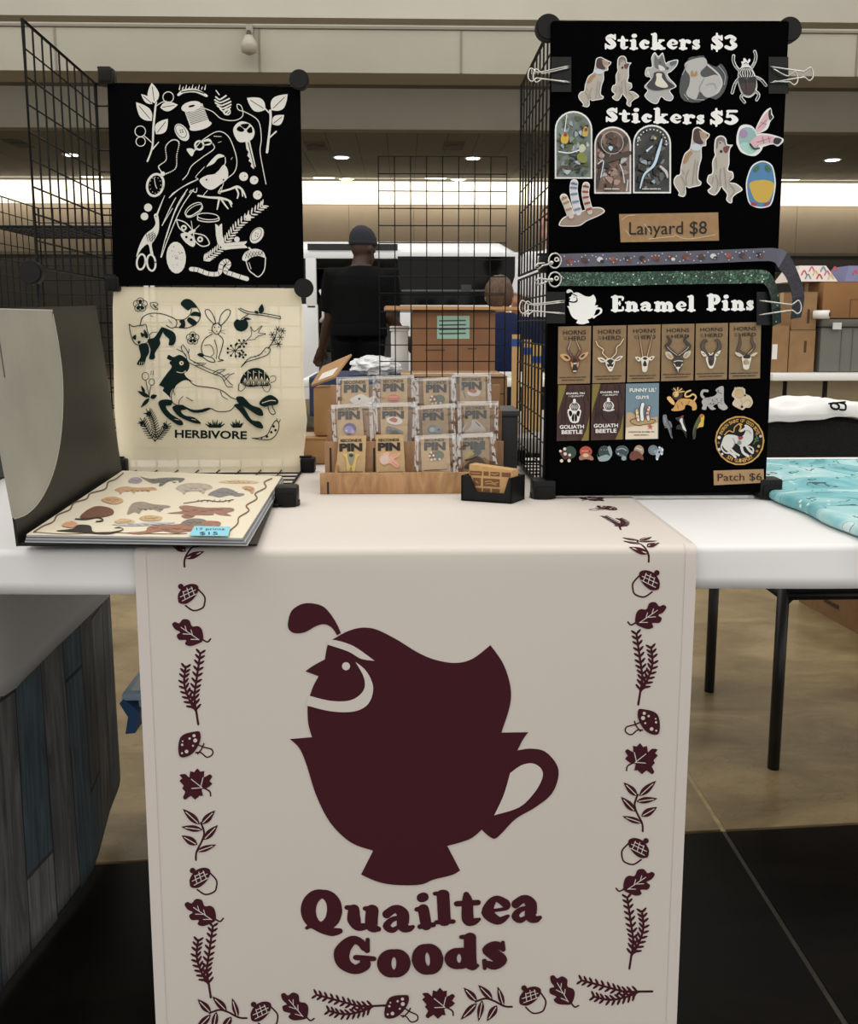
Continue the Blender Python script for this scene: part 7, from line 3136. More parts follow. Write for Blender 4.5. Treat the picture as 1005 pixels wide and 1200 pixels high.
# inside the right stand: paper sleeves and a taped cardboard offcut
PAPW = M((226, 225, 222), .6)
for k, (xx, yy, h) in enumerate(((.03, .10, .12), (.075, .13, .17), (.12, .09, .13), (.06, .24, .185), (.13, .25, .16))):
    x = SX0 + xx
    y = SY + yy
    t = thing('paper_roll', ['short white paper roll just inside the wire stand, nearest its front corner', 'white paper roll second from the front corner inside the wire stand', 'white paper roll hidden furthest right inside the wire stand', 'tallest white paper roll at the back of the wire stand', 'white paper roll at the back, behind the sticker boards'][k], 'paper roll', (x, y, TZ + .012), 'white paper rolls inside the wire stand')
    MB().loft([((x, y, TZ + .0125), .02, .02), ((x, y, TZ + .0125 + h), .02, .02)], PAPW, 18, cap=False).build('roll', t, True, solid=.002)
    MB().loft([((x, y, TZ + .0135), .012, .012), ((x, y, TZ + .0125 + h * .98), .012, .012)], M((206, 204, 200), .7), 14, cap=False).build('core', t, True)
# swatch box: coloured tabs in a low tray behind the board foot
sw = thing('swatch_tray', 'low tray with a row of coloured swatches under the enamel pin board', 'swatches', (SX0 + .2, SY + .05, TZ + .006))
sy = SY + .03
zsw = px(800, 582, Y=sy).z
MB().box((px(728, 580, Y=sy).x, sy, TZ + .0125), (px(890, 580, Y=sy).x, sy + .07, zsw - .004), BLACKP).build('tray', sw)
SWC = [(120, 50, 60), (150, 50, 44), (196, 110, 40), (206, 176, 50), (110, 130, 60), (70, 110, 70), (60, 100, 80), (50, 80, 120), (60, 60, 100), (90, 120, 110), (70, 90, 80), (90, 130, 120), (120, 60, 60), (130, 40, 50), (110, 40, 46), (60, 110, 110)]
for k, c in enumerate(SWC):
    xa = px(728 + k * 10.1 + .6, 580, Y=sy).x
    xb = px(728 + (k + 1) * 10.1 - .6, 580, Y=sy).x
    MB().box((xa, sy - .001, zsw - .004), (xb, sy + .066, zsw + .006), M(c, .5)).build('swatch', sw)

# ================================================================== teal patterned cloth folded on the right
def teal():
    m = bpy.data.materials.new('teal_print')
    m.use_nodes = True
    nt = m.node_tree
    b = nt.nodes['Principled BSDF']
    b.inputs['Roughness'].default_value = .6
    L = nt.links.new
    tc = nt.nodes.new('ShaderNodeTexCoord')
    n = nt.nodes.new('ShaderNodeTexNoise')
    n.inputs['Scale'].default_value = 5.5
    n.inputs['Detail'].default_value = 3
    n.inputs['Distortion'].default_value = 1.6
    L(tc.outputs['Object'], n.inputs[0])
    r = nt.nodes.new('ShaderNodeValToRGB')
    e = r.color_ramp.elements
    e[0].position, e[1].position = .32, .68
    e[0].color = tuple(lin(k) for k in (74, 152, 162)) + (1,)
    e[1].color = tuple(lin(k) for k in (206, 228, 228)) + (1,)
    q = e.new(.5)
    q.color = tuple(lin(k) for k in (132, 196, 202)) + (1,)
    L(n.outputs[0], r.inputs[0])
    # dark contour lines along bands of the noise
    mu = nt.nodes.new('ShaderNodeMath')
    mu.operation = 'MULTIPLY'
    mu.inputs[1].default_value = 8
    L(n.outputs[0], mu.inputs[0])
    fr = nt.nodes.new('ShaderNodeMath')
    fr.operation = 'FRACT'
    L(mu.outputs[0], fr.inputs[0])
    lt = nt.nodes.new('ShaderNodeMath')
    lt.operation = 'LESS_THAN'
    lt.inputs[1].default_value = .07
    L(fr.outputs[0], lt.inputs[0])
    mx = nt.nodes.new('ShaderNodeMix')
    mx.data_type = 'RGBA'
    L(lt.outputs[0], mx.inputs['Factor'])
    L(r.outputs[0], mx.inputs[6])
    mx.inputs[7].default_value = tuple(lin(k) for k in (24, 66, 76)) + (1,)
    v = nt.nodes.new('ShaderNodeTexVoronoi')
    v.inputs['Scale'].default_value = 70
    L(tc.outputs['Object'], v.inputs['Vector'])
    n2 = nt.nodes.new('ShaderNodeTexNoise')
    n2.inputs['Scale'].default_value = 6
    L(tc.outputs['Object'], n2.inputs[0])
    g1 = nt.nodes.new('ShaderNodeMath')
    g1.operation = 'LESS_THAN'
    g1.inputs[1].default_value = .2
    L(v.outputs['Distance'], g1.inputs[0])
    g2 = nt.nodes.new('ShaderNodeMath')
    g2.operation = 'GREATER_THAN'
    g2.inputs[1].default_value = .56
    L(n2.outputs[0], g2.inputs[0])
    g3 = nt.nodes.new('ShaderNodeMath')
    g3.operation = 'MULTIPLY'
    L(g1.outputs[0], g3.inputs[0])
    L(g2.outputs[0], g3.inputs[1])
    mx2 = nt.nodes.new('ShaderNodeMix')
    mx2.data_type = 'RGBA'
    L(g3.outputs[0], mx2.inputs['Factor'])
    L(mx.outputs[2], mx2.inputs[6])
    mx2.inputs[7].default_value = tuple(lin(k) for k in (232, 240, 238)) + (1,)
    L(mx2.outputs[2], b.inputs['Base Color'])
    return m


te0, te1 = px(906, 588, Z=TZ + .004), px(1005, 633, Z=TZ + .004)
TEAL = teal()
tx = lambda y: .004 + te0.x + (te1.x - te0.x) * (y - te0.y) / (te1.y - te0.y)
yb_t = px(950, 538, Z=TZ + .018).y
yf_t = te1.y - .05
mb = MB()


def tealf(u, v):
    y = yf_t + (yb_t - yf_t) * v
    x0_ = tx(y) + .003 * math.sin(y * 40)
    k = u * 20
    hgt = .016 + .002 * math.sin(y * 21)
    if k <= 6:
        a_ = math.pi * k / 6
        return Vector((x0_ + .008 - .008 * math.sin(a_), y, TZ + .0035 + hgt / 2 - hgt / 2 * math.cos(a_)))
    return Vector((x0_ + .008 + (1.3 - x0_ - .008) * (k - 6) / 14, y, TZ + .0035 + hgt))


mb.grid(tealf, 20, 30, TEAL)
o = mb.build('teal_cloth', None, True, solid=.0015)
tag(o, 'folded teal cloth with swirling printed lines on the right of the table', 'cloth')
# ================================================================== behind and under the table
# chair behind the table on the right
cy0, cy1 = px(903, 900, Z=0).y, px(833, 810, Z=0).y
cx0 = (px(903, 900, Z=0).x + px(833, 810, Z=0).x) / 2
cw = .47
cx1 = cx0 + cw
sz_ = px(960, 697, Y=cy0).z
CHM = M((14, 14, 15), .45)
UPH = M((34, 34, 34), .95, noise=(300, .25), spec=.15)
chr_ = thing('chair', 'black stacking chair with a rounded dark grey upholstered back', 'chair', ((cx0 + cx1) / 2, (cy0 + cy1) / 2, 0))
for x in (cx0, cx1):
    for y in (cy0, cy1):
        MB().tube([(x, y, 0), (x, y, sz_ + .02)], .0135, CHM, 10).build('leg', chr_, True)
    MB().tube([(x, cy1, sz_), (x, cy1 + .05, .70)], .012, CHM, 10).build('back_post', chr_, True)
mb = MB()
mb.tube([(cx0, cy0, sz_), (cx1, cy0, sz_)], .012, CHM, 8)
mb.tube([(cx0, cy1, sz_), (cx1, cy1, sz_)], .012, CHM, 8)
mb.tube([(cx0, cy0, sz_), (cx0, cy1, sz_)], .012, CHM, 8)
mb.tube([(cx1, cy0, sz_), (cx1, cy1, sz_)], .012, CHM, 8)
mb.prism([(cx0, cy0, sz_ - .035), (cx0 + .035, cy0, sz_), (cx0, cy0, sz_)], (0, .006, 0), CHM)
mb.build('seat_frame', chr_, True)
MB().box((cx0 - .01, cy0 - .02, sz_ + .005), (cx1 + .01, cy1 - .03, sz_ + .075), UPH, .025).build('seat', chr_, 'auto')
byk = cy1 + .03
ztb = px(955, 487, Y=byk).z
zlo = .50
P = []
xc = (cx0 + cx1) / 2
hw = cw / 2 + .02
for k in range(25):
    t = k / 24 * 2 - 1
    P.append((xc + hw * t, byk, zlo + (ztb - zlo) * (1 - .16 * abs(t) ** 2.4 - .5 * max(0, abs(t) - .93) / .07 * .3)))
P = [(xc - hw, byk, zlo)] + P + [(xc + hw, byk, zlo)]
mb = MB()
bm = bmesh.new()
va = [bm.verts.new(p) for p in P]
vb_ = [bm.verts.new((p[0], p[1] + .05, p[2])) for p in P]
bm.faces.new(va)
bm.faces.new(list(reversed(vb_)))
for i in range(len(P)):
    j = (i + 1) % len(P)
    bm.faces.new((va[i], vb_[i], vb_[j], va[j]))
bmesh.ops.recalc_face_normals(bm, faces=bm.faces[:])
ed = [e for e in bm.edges if abs(e.verts[0].co.y - e.verts[1].co.y) < 1e-5]
bmesh.ops.bevel(bm, geom=ed, offset=.012, segments=3, affect='EDGES')
mb.bm(bm, UPH)
mb.build('backrest', chr_, 'auto')

# white shirt thrown over the chair back
SHM = M((226, 226, 224), .85)
sh = thing('white_shirt', 'crumpled white shirt with a black letter lying over the chair back', 'shirt', (xc, byk, ztb))
random.seed(5)
from mathutils import noise as mnoise
mb = MB()


def shirtf(u, v):
    x = xc - hw - .02 + (2 * hw + .3) * u
    t = max(-1, min(1, (x - xc) / hw))
    zt = zlo + (ztb - zlo) * (1 - .16 * abs(t) ** 2.4)
    s = v * 2 - 1
    wr = .016 * mnoise.noise(Vector((u * 7, v * 3, 1.3))) + .010 * mnoise.noise(Vector((u * 19, v * 6, 4.1))) + .004 * math.sin(u * 31 + v * 7)
    y = byk + .025 + .09 * s + (.03 if s > 0 else 0)
    # lies over the top edge, lifted in a crumple, hanging down behind
    z = zt + .012 + .028 * max(0, 1 - ((s - .15) / .7) ** 2) + wr
    if s > .7:
        z -= (s - .7) * .5
    if s < -.35:
        y = byk - .012 - .004 * math.sin(u * 20)
        z = zt + .008 + (s + .35) * (.02 + .015 * math.sin(u * 8)) + wr * .4
    return Vector((x, y, z))


mb.grid(shirtf, 50, 24, SHM)
mb.build('shirt', sh, True, solid=.002)
A = Art(lambda x, y, o: px(x, y, Y=byk - .022 - o), .001, .0002)
A.ring(978, 476, 5, 2.6, BLACK, 3.4, 20)
A.stroke([(984, 472), (990, 474), (990, 480), (984, 480)], BLACK, 2.4)
A.stroke([(971, 473), (990, 471)], BLACK, 2)
A.build('letter_print', sh)

# clear storage box with blue latches under the table
bz = px(160, 792, Y=1.75).z
bx0 = px(149, 812, Y=1.62).x
st = thing('storage_box', 'clear plastic storage box with blue latches under the table', 'storage box', (bx0 + .2, 1.75, 0))
CLR = M((206, 214, 220), .2, alpha=.55)
zl = px(152, 818, Y=1.6).z
MB().hexa([(bx0 + .05, 1.62, 0), (bx0 + .43, 1.62, 0), (bx0 + .43, 1.88, 0), (bx0 + .05, 1.88, 0), (bx0 + .025, 1.60, zl), (bx0 + .455, 1.60, zl), (bx0 + .455, 1.90, zl), (bx0 + .025, 1.90, zl)], CLR).build('tub', st)
MB().box((bx0, 1.585, zl), (bx0 + .48, 1.915, zl + .014), M((176, 204, 224), .3), .005).build('rim', st, 'auto')
MB().hexa([(bx0 + .012, 1.60, zl + .014), (bx0 + .468, 1.60, zl + .014), (bx0 + .468, 1.90, zl + .014), (bx0 + .012, 1.90, zl + .014), (bx0 + .035, 1.63, zl + .05), (bx0 + .445, 1.63, zl + .05), (bx0 + .445, 1.87, zl + .05), (bx0 + .035, 1.87, zl + .05)], M((228, 232, 236), .3)).build('lid', st)
BLT = M((52, 92, 140), .4)
for yy in (1.585, 1.86):
    mb = MB()
    mb.prism([(bx0 + .004, yy, zl + .004), (bx0 + .03, yy, zl - .02), (bx0 + .022, yy, zl - .06), (bx0 + .004, yy, zl - .062), (bx0 + .010, yy, zl - .03), (bx0 - .004, yy, zl - .004)], (0, .05, 0), BLT)
    mb.build('latch', st)

# wooden crate side on the floor, right
wx = px(938, 700, Z=0)
wf = px(1005, 745, Z=0)
cb = thing('floor_carton', 'brown cardboard carton with a hand slot standing on the floor at the right', 'box', (wx.x + .5, wx.y, 0))
aa, bb_ = px(936, 705, Z=0), px(1003, 742, Z=0)
dd = (bb_ - aa)
ndir = Vector((-dd.y, dd.x, 0)).normalized()
if ndir.y < 0:
    ndir = -ndir
hgt = .26
q = [aa, bb_ + dd * .6, bb_ + dd * .6 + ndir * .5, aa + ndir * .5]
MB().hexa([Vector((p.x, p.y, 0)) for p in q] + [Vector((p.x, p.y, hgt)) for p in q], CARTD).build('carton_body', cb)
s0 = aa + dd * .45 - ndir * .001 + up * .05
MB().prism([s0, s0 + dd * .25, s0 + dd * .25 + up * .012, s0 + up * .012], -ndir * .002, M((60, 42, 28), .9)).build('hand_slot', cb)
MB().prism([Vector((p.x, p.y, hgt)) for p in q], up * .006, CARTD).build('flap', cb)

# ------------------------------------------------------------------ back table with the middle grid and a brown carton
xa, xb = px(385, 480, Y=2.5).x, px(700, 480, Y=2.5).x
folding_table('folding table behind the pin rack carrying the open wire grid', xa, xb, 2.25, 2.95, TZ - .0005, (xa + .14, xb - .14), None, M((150, 148, 142), .6))
Yb = 2.52
carton('brown carton standing behind the wire grid on the back table', px(470, 470, Y=Yb).x, px(594, 470, Y=Yb).x, Yb, Yb + .3, TZ + .001, px(530, 441, Y=Yb).z, CARTD, None)
# cardboard tubes with blue tape leaning by the right stand, on the back table
for k, (x, lab) in enumerate(((604, 'upright cardboard strip with blue tape, left one behind the stand side'), (616, 'upright cardboard strip with blue tape, middle one behind the stand side'), (628, 'upright cardboard strip with blue tape, right one behind the stand side'))):
    Yt = 2.32 + k * .03
    p0, p1 = px(x, 478, Y=Yt), px(x - 4, (392, 398, 404)[k], Y=Yt)
    t = thing('cardboard_strip', lab, 'cardboard', (p0.x, Yt, TZ), 'taped cardboard strips behind the wire stand')
    MB().box((p0.x - .011, Yt, TZ), (p0.x + .011, Yt + .006, p1.z), M((196, 160, 106), .8)).build('strip', t)
    for zz in (.92,):
        MB().box((p0.x - .0118, Yt - .001, TZ + (p1.z - TZ) * zz - .009 - k * .01), (p0.x + .0118, Yt + .007, TZ + (p1.z - TZ) * zz + .009 - k * .01), M((40, 74, 150), .5)).build('blue_tape', t)

# ------------------------------------------------------------------ far table: blue cloth, big labelled carton, flat cardboard
FY = 4.75
fx0, fx1 = px(352, 432, Y=FY).x, px(660, 432, Y=FY).x
folding_table('far folding table holding the big labelled carton', fx0, fx1, FY, FY + .75, TZ - .004, (fx0 + .3, fx1 - .3), None)
BLC = M((34, 46, 78), .85)
mb = cloth_profile(px(362, 432, Y=FY).x, px(470, 432, Y=FY).x, FY - .006, FY + .7, TZ + .004, .2, .01, 'b', BLC, lambda x: .01 * math.sin(x * 20), 24)
o = mb.build('blue_cloth', None, True, solid=.003)
tag(o, 'dark blue cloth over the left end of the far table', 'cloth')
BYc = FY + .08
cz1 = px(530, 364, Y=BYc).z
cxa, cxb = px(483, 400, Y=BYc).x, px(580, 400, Y=BYc).x
zz0 = TZ - .003
lx0, lx1 = px(512, 380, Y=BYc).x, px(550, 380, Y=BYc).x
big = carton('large brown carton with a pale green shipping label on the far table', cxa, cxb, BYc, BYc + .42, zz0, cz1, M((128, 90, 60), .8, noise=(8, .1)), None,
             sticker_=(lx0, lx1, px(530, 397, Y=BYc).z, px(530, 370, Y=BYc).z, (150, 184, 168)),
             marks=[(px(498, 400, Y=BYc).x, px(521, 400, Y=BYc).x, px(500, 411, Y=BYc).z, px(500, 409.5, Y=BYc).z), (px(548, 400, Y=BYc).x, px(558, 400, Y=BYc).x, px(500, 409.5, Y=BYc).z, px(500, 408, Y=BYc).z)])
A = Art(yplane(BYc - .001), .001, .0002)
for (y, txt) in ((378, 'SHIP TO'), (383, 'ORDER'), (388, 'FRAGILE'), (393, 'BOX 1')):
    A.stroke([(515, y - 2), (545, y - 2.5)], M((60, 76, 70), .7), 1.6)
A.build('label_print', big)
fc = px(450, 362, Y=FY + .1)
mb = MB()
zc = cz1 + .004
q = [px(452, 360, Y=FY + .05), px(612, 367, Y=FY + .05)]
mb.hexa([(px(452, 360, Y=BYc).x, BYc - .04, zc), (px(612, 360, Y=BYc).x, BYc - .04, zc), (px(612, 360, Y=BYc).x, BYc + .4, zc), (px(448, 360, Y=BYc).x, BYc + .4, zc), (px(452, 360, Y=BYc).x, BYc - .04, zc + .02), (px(612, 360, Y=BYc).x, BYc - .04, zc + .014), (px(612, 360, Y=BYc).x, BYc + .4, zc + .014), (px(448, 360, Y=BYc).x, BYc + .4, zc + .02)], M((184, 142, 98), .8))
o = mb.build('flat_cardboard')
tag(o, 'flattened sheet of light cardboard lying on the large labelled carton', 'cardboard')
# crumpled plastic bag
pb_ = px(440, 431, Y=FY + .1)
bm = bmesh.new()
bmesh.ops.create_icosphere(bm, subdivisions=4, radius=1)
random.seed(9)
from mathutils import noise as mnoise
for v in bm.verts:
    n_ = mnoise.noise(v.co * 2.6) * .35 + mnoise.noise(v.co * 7) * .16
    v.co = Vector((pb_.x + v.co.x * .12 * (1 + n_), pb_.y + v.co.y * .09 * (1 + n_), TZ + .012 + .045 + max(-.045, v.co.z * .052 * (1 + n_))))
o = MB().bm(bm, M((216, 218, 220), .25)).build('plastic_bag', None, False)
tag(o, 'crumpled white plastic bag on the blue cloth', 'bag')
# white cooler-like box between the man and the carton
t = thing('white_box', 'white box standing behind the large carton on the far table', 'box', (px(468, 430, Y=FY + .25).x, FY + .35, TZ))
xx0, xx1 = px(458, 430, Y=FY + .25).x, cxa - .02
MB().box((xx0, FY + .25, TZ + .008), (xx1, FY + .5, px(468, 388, Y=FY + .25).z), WHITE, .01).build('body', t, 'auto')
MB().box((xx0 - .006, FY + .244, px(468, 388, Y=FY + .25).z), (xx1 + .006, FY + .506, px(468, 382, Y=FY + .25).z), WHITE, .006).build('lid', t, 'auto')

# ------------------------------------------------------------------ far right table with cartons, bin and packages
RYt = 5.15
tz_r = TZ
rx0 = px(905, 436, Y=RYt).x
folding_table('far white folding table on the right stacked with cartons', rx0, rx0 + 1.9, RYt, RYt + .76, tz_r, (rx0 + .35, rx0 + 1.5), None, M((232, 232, 230), .4))
yy = RYt + .12
P2 = lambda x, y: px(x, y, Y=yy)
TP = M((120, 100, 78), .5)
carton('kraft carton with brown tape, lower one of the leaning stack', P2(925, 400).x, P2(955, 400).x, yy, yy + .3, tz_r + .001, P2(940, 387).z, CARTF, 'taped kraft cartons on the far right table', marks=[(P2(942, 400).x, P2(945, 400).x, P2(0, 414).z, P2(0, 400).z)])
carton('kraft carton with brown tape, upper one of the leaning stack', P2(928, 360).x, P2(957, 360).x, yy, yy + .3, P2(940, 387).z + .002, P2(940, 342).z, CARTF, 'taped kraft cartons on the far right table', marks=[(P2(946, 360).x, P2(949, 360).x, P2(0, 379).z, P2(0, 362).z)])
carton('kraft carton with a white label beside the pin board edge', P2(895, 400).x, P2(924, 400).x, yy, yy + .3, tz_r + .001, P2(910, 381).z, CARTF, 'taped kraft cartons on the far right table', sticker_=(P2(905, 400).x, P2(911, 400).x, P2(0, 422).z, P2(0, 404).z, (226, 226, 222)))
bn = thing('grey_bin', 'big grey storage bin on the far right table', 'bin', (P2(985, 400).x, yy + .2, tz_r))
GRB = M((104, 104, 96), .5)
MB().box((P2(961, 400).x, yy, tz_r + .001), (P2(1060, 400).x, yy + .5, P2(980, 383).z), GRB, .015).build('bin_body', bn, 'auto')
MB().box((P2(959, 400).x, yy - .02, P2(980, 383).z), (P2(1062, 400).x, yy + .52, P2(980, 374).z), M((88, 88, 82), .5), .01).build('lid', bn, 'auto')
MB().box((P2(972, 400).x, yy - .028, P2(980, 386).z), (P2(982, 400).x, yy - .02, P2(980, 378).z), M((206, 206, 202), .5)).build('latch', bn)
for xx in (985, 998):
    MB().box((P2(xx, 400).x, yy - .004, tz_r + .01), (P2(xx + 1, 400).x, yy, P2(980, 385).z), M((92, 92, 86), .5)).build('rib', bn)
carton('large brown carton on top of the grey bin', P2(964, 350).x, P2(1050, 350).x, yy, yy + .45, P2(980, 374).z + .006, P2(980, 330).z, M((140, 100, 60), .8, noise=(8, .08)), None, marks=[(P2(996, 350).x, P2(996.8, 350).x, P2(0, 372).z, P2(0, 350).z), (P2(996, 350).x, P2(1030, 350).x, P2(0, 350.6).z, P2(0, 350).z)])
r0, r1 = px(961, 369, Y=yy - .1), px(979, 370, Y=yy - .14)
t = thing('paper_roll', 'white paper roll lying in front of the brown carton on the grey bin', 'paper roll', (r0.x, r0.y, P2(980, 374).z))
zr = P2(980, 374).z + .026
MB().tube([(r0.x, yy - .012, zr), (r1.x, yy - .06, zr)], .024, WHITE, 16).build('roll', t, True)
MB().tube([(r1.x - .002, yy - .0595, zr), (r1.x + .002, yy - .0645, zr)], .012, M((60, 56, 50), .7), 12).build('core', t, True)
for nm, xa_, xb_, cc, lab in (('gift_box', 934, 986, (214, 204, 196), 'white patterned gift box with sloping sides on the brown carton'), ('gift_box', 994, 1040, (110, 112, 150), 'bluish patterned gift box on the brown carton at the right edge')):
    zb0 = P2(980, 330).z + .003 if nm else 0
    zt1 = P2(960, 310).z
    xa1, xb1 = P2(xa_, 330).x, P2(xb_, 330).x
    ins = (xb1 - xa1) * .2
    xs = max(xa1, P2(964, 350).x + .0) if xa_ > 990 else xa1
    t = thing(nm, lab, 'box', ((xa1 + xb1) / 2, yy + .2, zb0))
    MB().hexa([(xa1, yy + .05, zb0), (xb1, yy + .05, zb0), (xb1, yy + .35, zb0), (xa1, yy + .35, zb0), (xa1 + ins, yy + .1, zt1), (xb1 - ins, yy + .1, zt1), (xb1 - ins, yy + .3, zt1), (xa1 + ins, yy + .3, zt1)], M(cc, .6)).build('box_body', t)
    A = Art(plane3(Vector((xa1, yy + .05, zb0)), Vector((xb1, yy + .05, zb0)), Vector((xa1 + ins, yy + .1, zt1))), .001, .0003)
    random.seed(int(xa_))
    for k in range(9):
        x = xa_ + 8 + (xb_ - xa_ - 16) * k / 8
        y = 320 + 5 * math.sin(k * 2.1)
        c = [(176, 50, 60), (90, 130, 140), (190, 90, 130), (200, 170, 110)][k % 4]
        A.stroke([(x - 3, y + 2), (x, y - 3), (x + 3, y + 2)], M(c, .6), 1.6)
    A.build('printed_pattern', t)

# ------------------------------------------------------------------ white van
VYN = 8.6                                  # near side
VL0, VL1 = px(165, 330, Y=VYN).x, px(622, 330, Y=VYN).x
VT = px(500, 283, Y=VYN + .3).z
VW = M((226, 228, 230), .25, coat=.5)
VB = M((16, 17, 18), .5)
van = thing('white_van', 'white passenger van with its side door open behind the man', 'van', ((VL0 + VL1) / 2, VYN + .9, 0))
zw1 = px(500, 303, Y=VYN).z                # window top
zw0 = px(500, 356, Y=VYN).z                # window bottom
dx0, dx1 = px(372, 330, Y=VYN).x, px(468, 330, Y=VYN).x     # door opening
VD = 1.75
# lower body in three panels, leaving the doorway open
for xa_, xb_ in ((VL0, dx0), (dx1, VL1)):
    MB().box((xa_, VYN, .32), (xb_, VYN + .06, zw0), VW, .02).build('side_panel', van, 'auto')
MB().box((dx0, VYN, .32), (dx1, VYN + .06, .48), VW, .01).build('sill', van, 'auto')
MB().box((VL0, VYN + VD - .06, .32), (VL1, VYN + VD, zw0), VW, .02).build('side_panel', van, 'auto')
MB().box((VL0, VYN + .06, .34), (VL1, VYN + VD - .06, .46), VB).build('van_floor', van)
# roof: curved slab with rounded ends
rf = []
for k in range(13):
    t = k / 12
    xx = VL0 + (VL1 - VL0) * t
    e = max(0, abs(t - .5) * 2 - .82) / .18
    rf.append((xx, VT - .16 * e ** 2))
mb = MB()
yr = [VYN + .02, VYN + .06, VYN + .16, VYN + .4, VYN + VD / 2, VYN + VD - .4, VYN + VD - .16, VYN + VD - .02]
zr_ = [-.16, -.09, -.03, -.005, 0, -.005, -.03, -.16]
mb.grid(lambda u, v: Vector((rf[int(round(u * 12))][0], yr[int(round(v * 7))], rf[int(round(u * 12))][1] + zr_[int(round(v * 7))])), 12, 7, VW)
mb.build('roof', van, True, solid=.02)
MB().box((VL0 + .1, VYN, zw1 - .002), (VL1 - .1, VYN + .05, VT - .12), VW, .01).build('roof_rail', van, 'auto')
MB().box((px(361, 330, Y=VYN).x, VYN - .01, zw1 + .07), (px(466, 330, Y=VYN).x, VYN, zw1 + .13), VB, .004).build('door_track', van)
for xp in (VL0 + .02, dx0 - .11, dx1 + .02, px(602, 330, Y=VYN).x):
    MB().box((xp, VYN, zw0 - .05), (xp + .1, VYN + .05, zw1 + .02), VW, .015).build('pillar', van, 'auto')
MB().box((VL0 + .1, VYN + .018, zw0 - .01), (dx0 - .1, VYN + .03, zw1 + .005), GLASS).build('side_window', van)
MB().box((px(466, 330, Y=VYN).x, VYN - .004, zw0 - .01), (px(603, 330, Y=VYN).x, VYN + .02, zw1 + .02), GLASS, .005).build('side_window', van)
MB().box((px(470, 330, Y=VYN).x, VYN - .012, px(0, 341, Y=VYN).z), (px(570, 330, Y=VYN).x, VYN - .004, px(0, 339, Y=VYN).z), M((96, 100, 104), .25, .6)).build('window_bar', van)
MB().box((px(540, 330, Y=VYN).x, VYN - .02, px(0, 340, Y=VYN).z), (px(552, 330, Y=VYN).x, VYN - .004, px(0, 333, Y=VYN).z), M((40, 44, 48), .2)).build('window_latch', van)
MB().box((VL0 + .06, VYN + VD - .03, zw0 - .01), (VL1 - .06, VYN + VD - .02, zw1 + .005), GLASS).build('far_window', van)
for xe in (VL0, VL1 - .06):
    MB().box((xe, VYN + .04, .32), (xe + .06, VYN + VD - .04, zw0), VW, .02).build('end_panel', van, 'auto')
    MB().box((xe + .02, VYN + .08, zw0 - .01), (xe + .03, VYN + VD - .08, zw1), GLASS).build('end_window', van)
# front seat seen through the doorway, grey lining
sx = px(385, 350, Y=VYN + .4).x
mb = MB()
mb.box((sx - .12, VYN + .3, .75), (sx + .12, VYN + .8, 1.28), VB, .06)
mb.box((sx - .09, VYN + .4, 1.28), (sx + .09, VYN + .7, 1.5), VB, .06)
mb.build('seat', van, 'auto')
MB().box((dx0 + .25, VYN + VD - .09, .46), (dx1 - .02, VYN + VD - .065, zw0), M((176, 178, 180), .6)).build('inner_lining', van)
MB().tube([(dx0 + .02, VYN + .03, zw0 + .12), (dx0 + .05, VYN - .02, zw0 + .06), (dx0 + .05, VYN - .02, zw0 - .12), (dx0 + .02, VYN + .03, zw0 - .16)], .016, WHITE, 8).build('grab_handle', van, True)
for xw in (VL0 + .65, VL1 - .65):
    for yw in (VYN + .02, VYN + VD - .2):
        mb = MB()
        mb.disc((xw, yw, .32), (0, 1, 0), .32, .2, M((20, 20, 21), .8), 32)
        wh = mb.build('wheel', van, 'auto')
        MB().disc((xw, yw - .01, .32), (0, 1, 0), .19, .02, M((150, 152, 156), .3, .7), 24).build('hub_cap', wh, 'auto')


# ------------------------------------------------------------------ people
def bake(mb, name, voxel, parent, mat, smooth_it=6):
    o = mb.build(name + '_src', None)
    md = o.modifiers.new('r', 'REMESH')
    md.mode = 'VOXEL'
    md.voxel_size = voxel
    md2 = o.modifiers.new('s', 'SMOOTH')
    md2.iterations = smooth_it
    md2.factor = .5
    dg = bpy.context.evaluated_depsgraph_get()
    me = bpy.data.meshes.new_from_object(o.evaluated_get(dg))
    loc = Vector(o.location)
    bpy.data.objects.remove(o)
    me.name = name
    me.materials.clear()
    me.materials.append(mat)
    me.polygons.foreach_set('material_index', [0] * len(me.polygons))
    me.polygons.foreach_set('use_smooth', [True] * len(me.polygons))
    ob = bpy.data.objects.new(name, me)
    COL.objects.link(ob)
    put(ob, loc, parent)
    return ob


def hand(mb, wrist, d, side, mat):
    """palm and five bent fingers; d = direction of the forearm"""
    d = d.normalized()
    s = d.cross(Vector((0, 1, 0)))
    s = s.normalized() if s.length > .1 else Vector((1, 0, 0))
    n = d.cross(s).normalized()
    mb.tube([wrist, wrist + d * .04, wrist + d * .09], [.026, .036, .034], mat, 10)
    for k, L in enumerate((.07, .082, .078, .062)):
        b = wrist + d * .085 + s * (.03 - .02 * k)
        mb.tube([b, b + d * L * .5 + n * .004, b + d * L * .85 + n * .022, b + d * L + n * .032], [.0105, .0098, .009, .007], mat, 8)
    b = wrist + d * .03 + s * .03
    mb.tube([b, b + d * .035 + s * .025, b + d * .065 + s * .03 + n * .012], [.013, .011, .008], mat, 8)


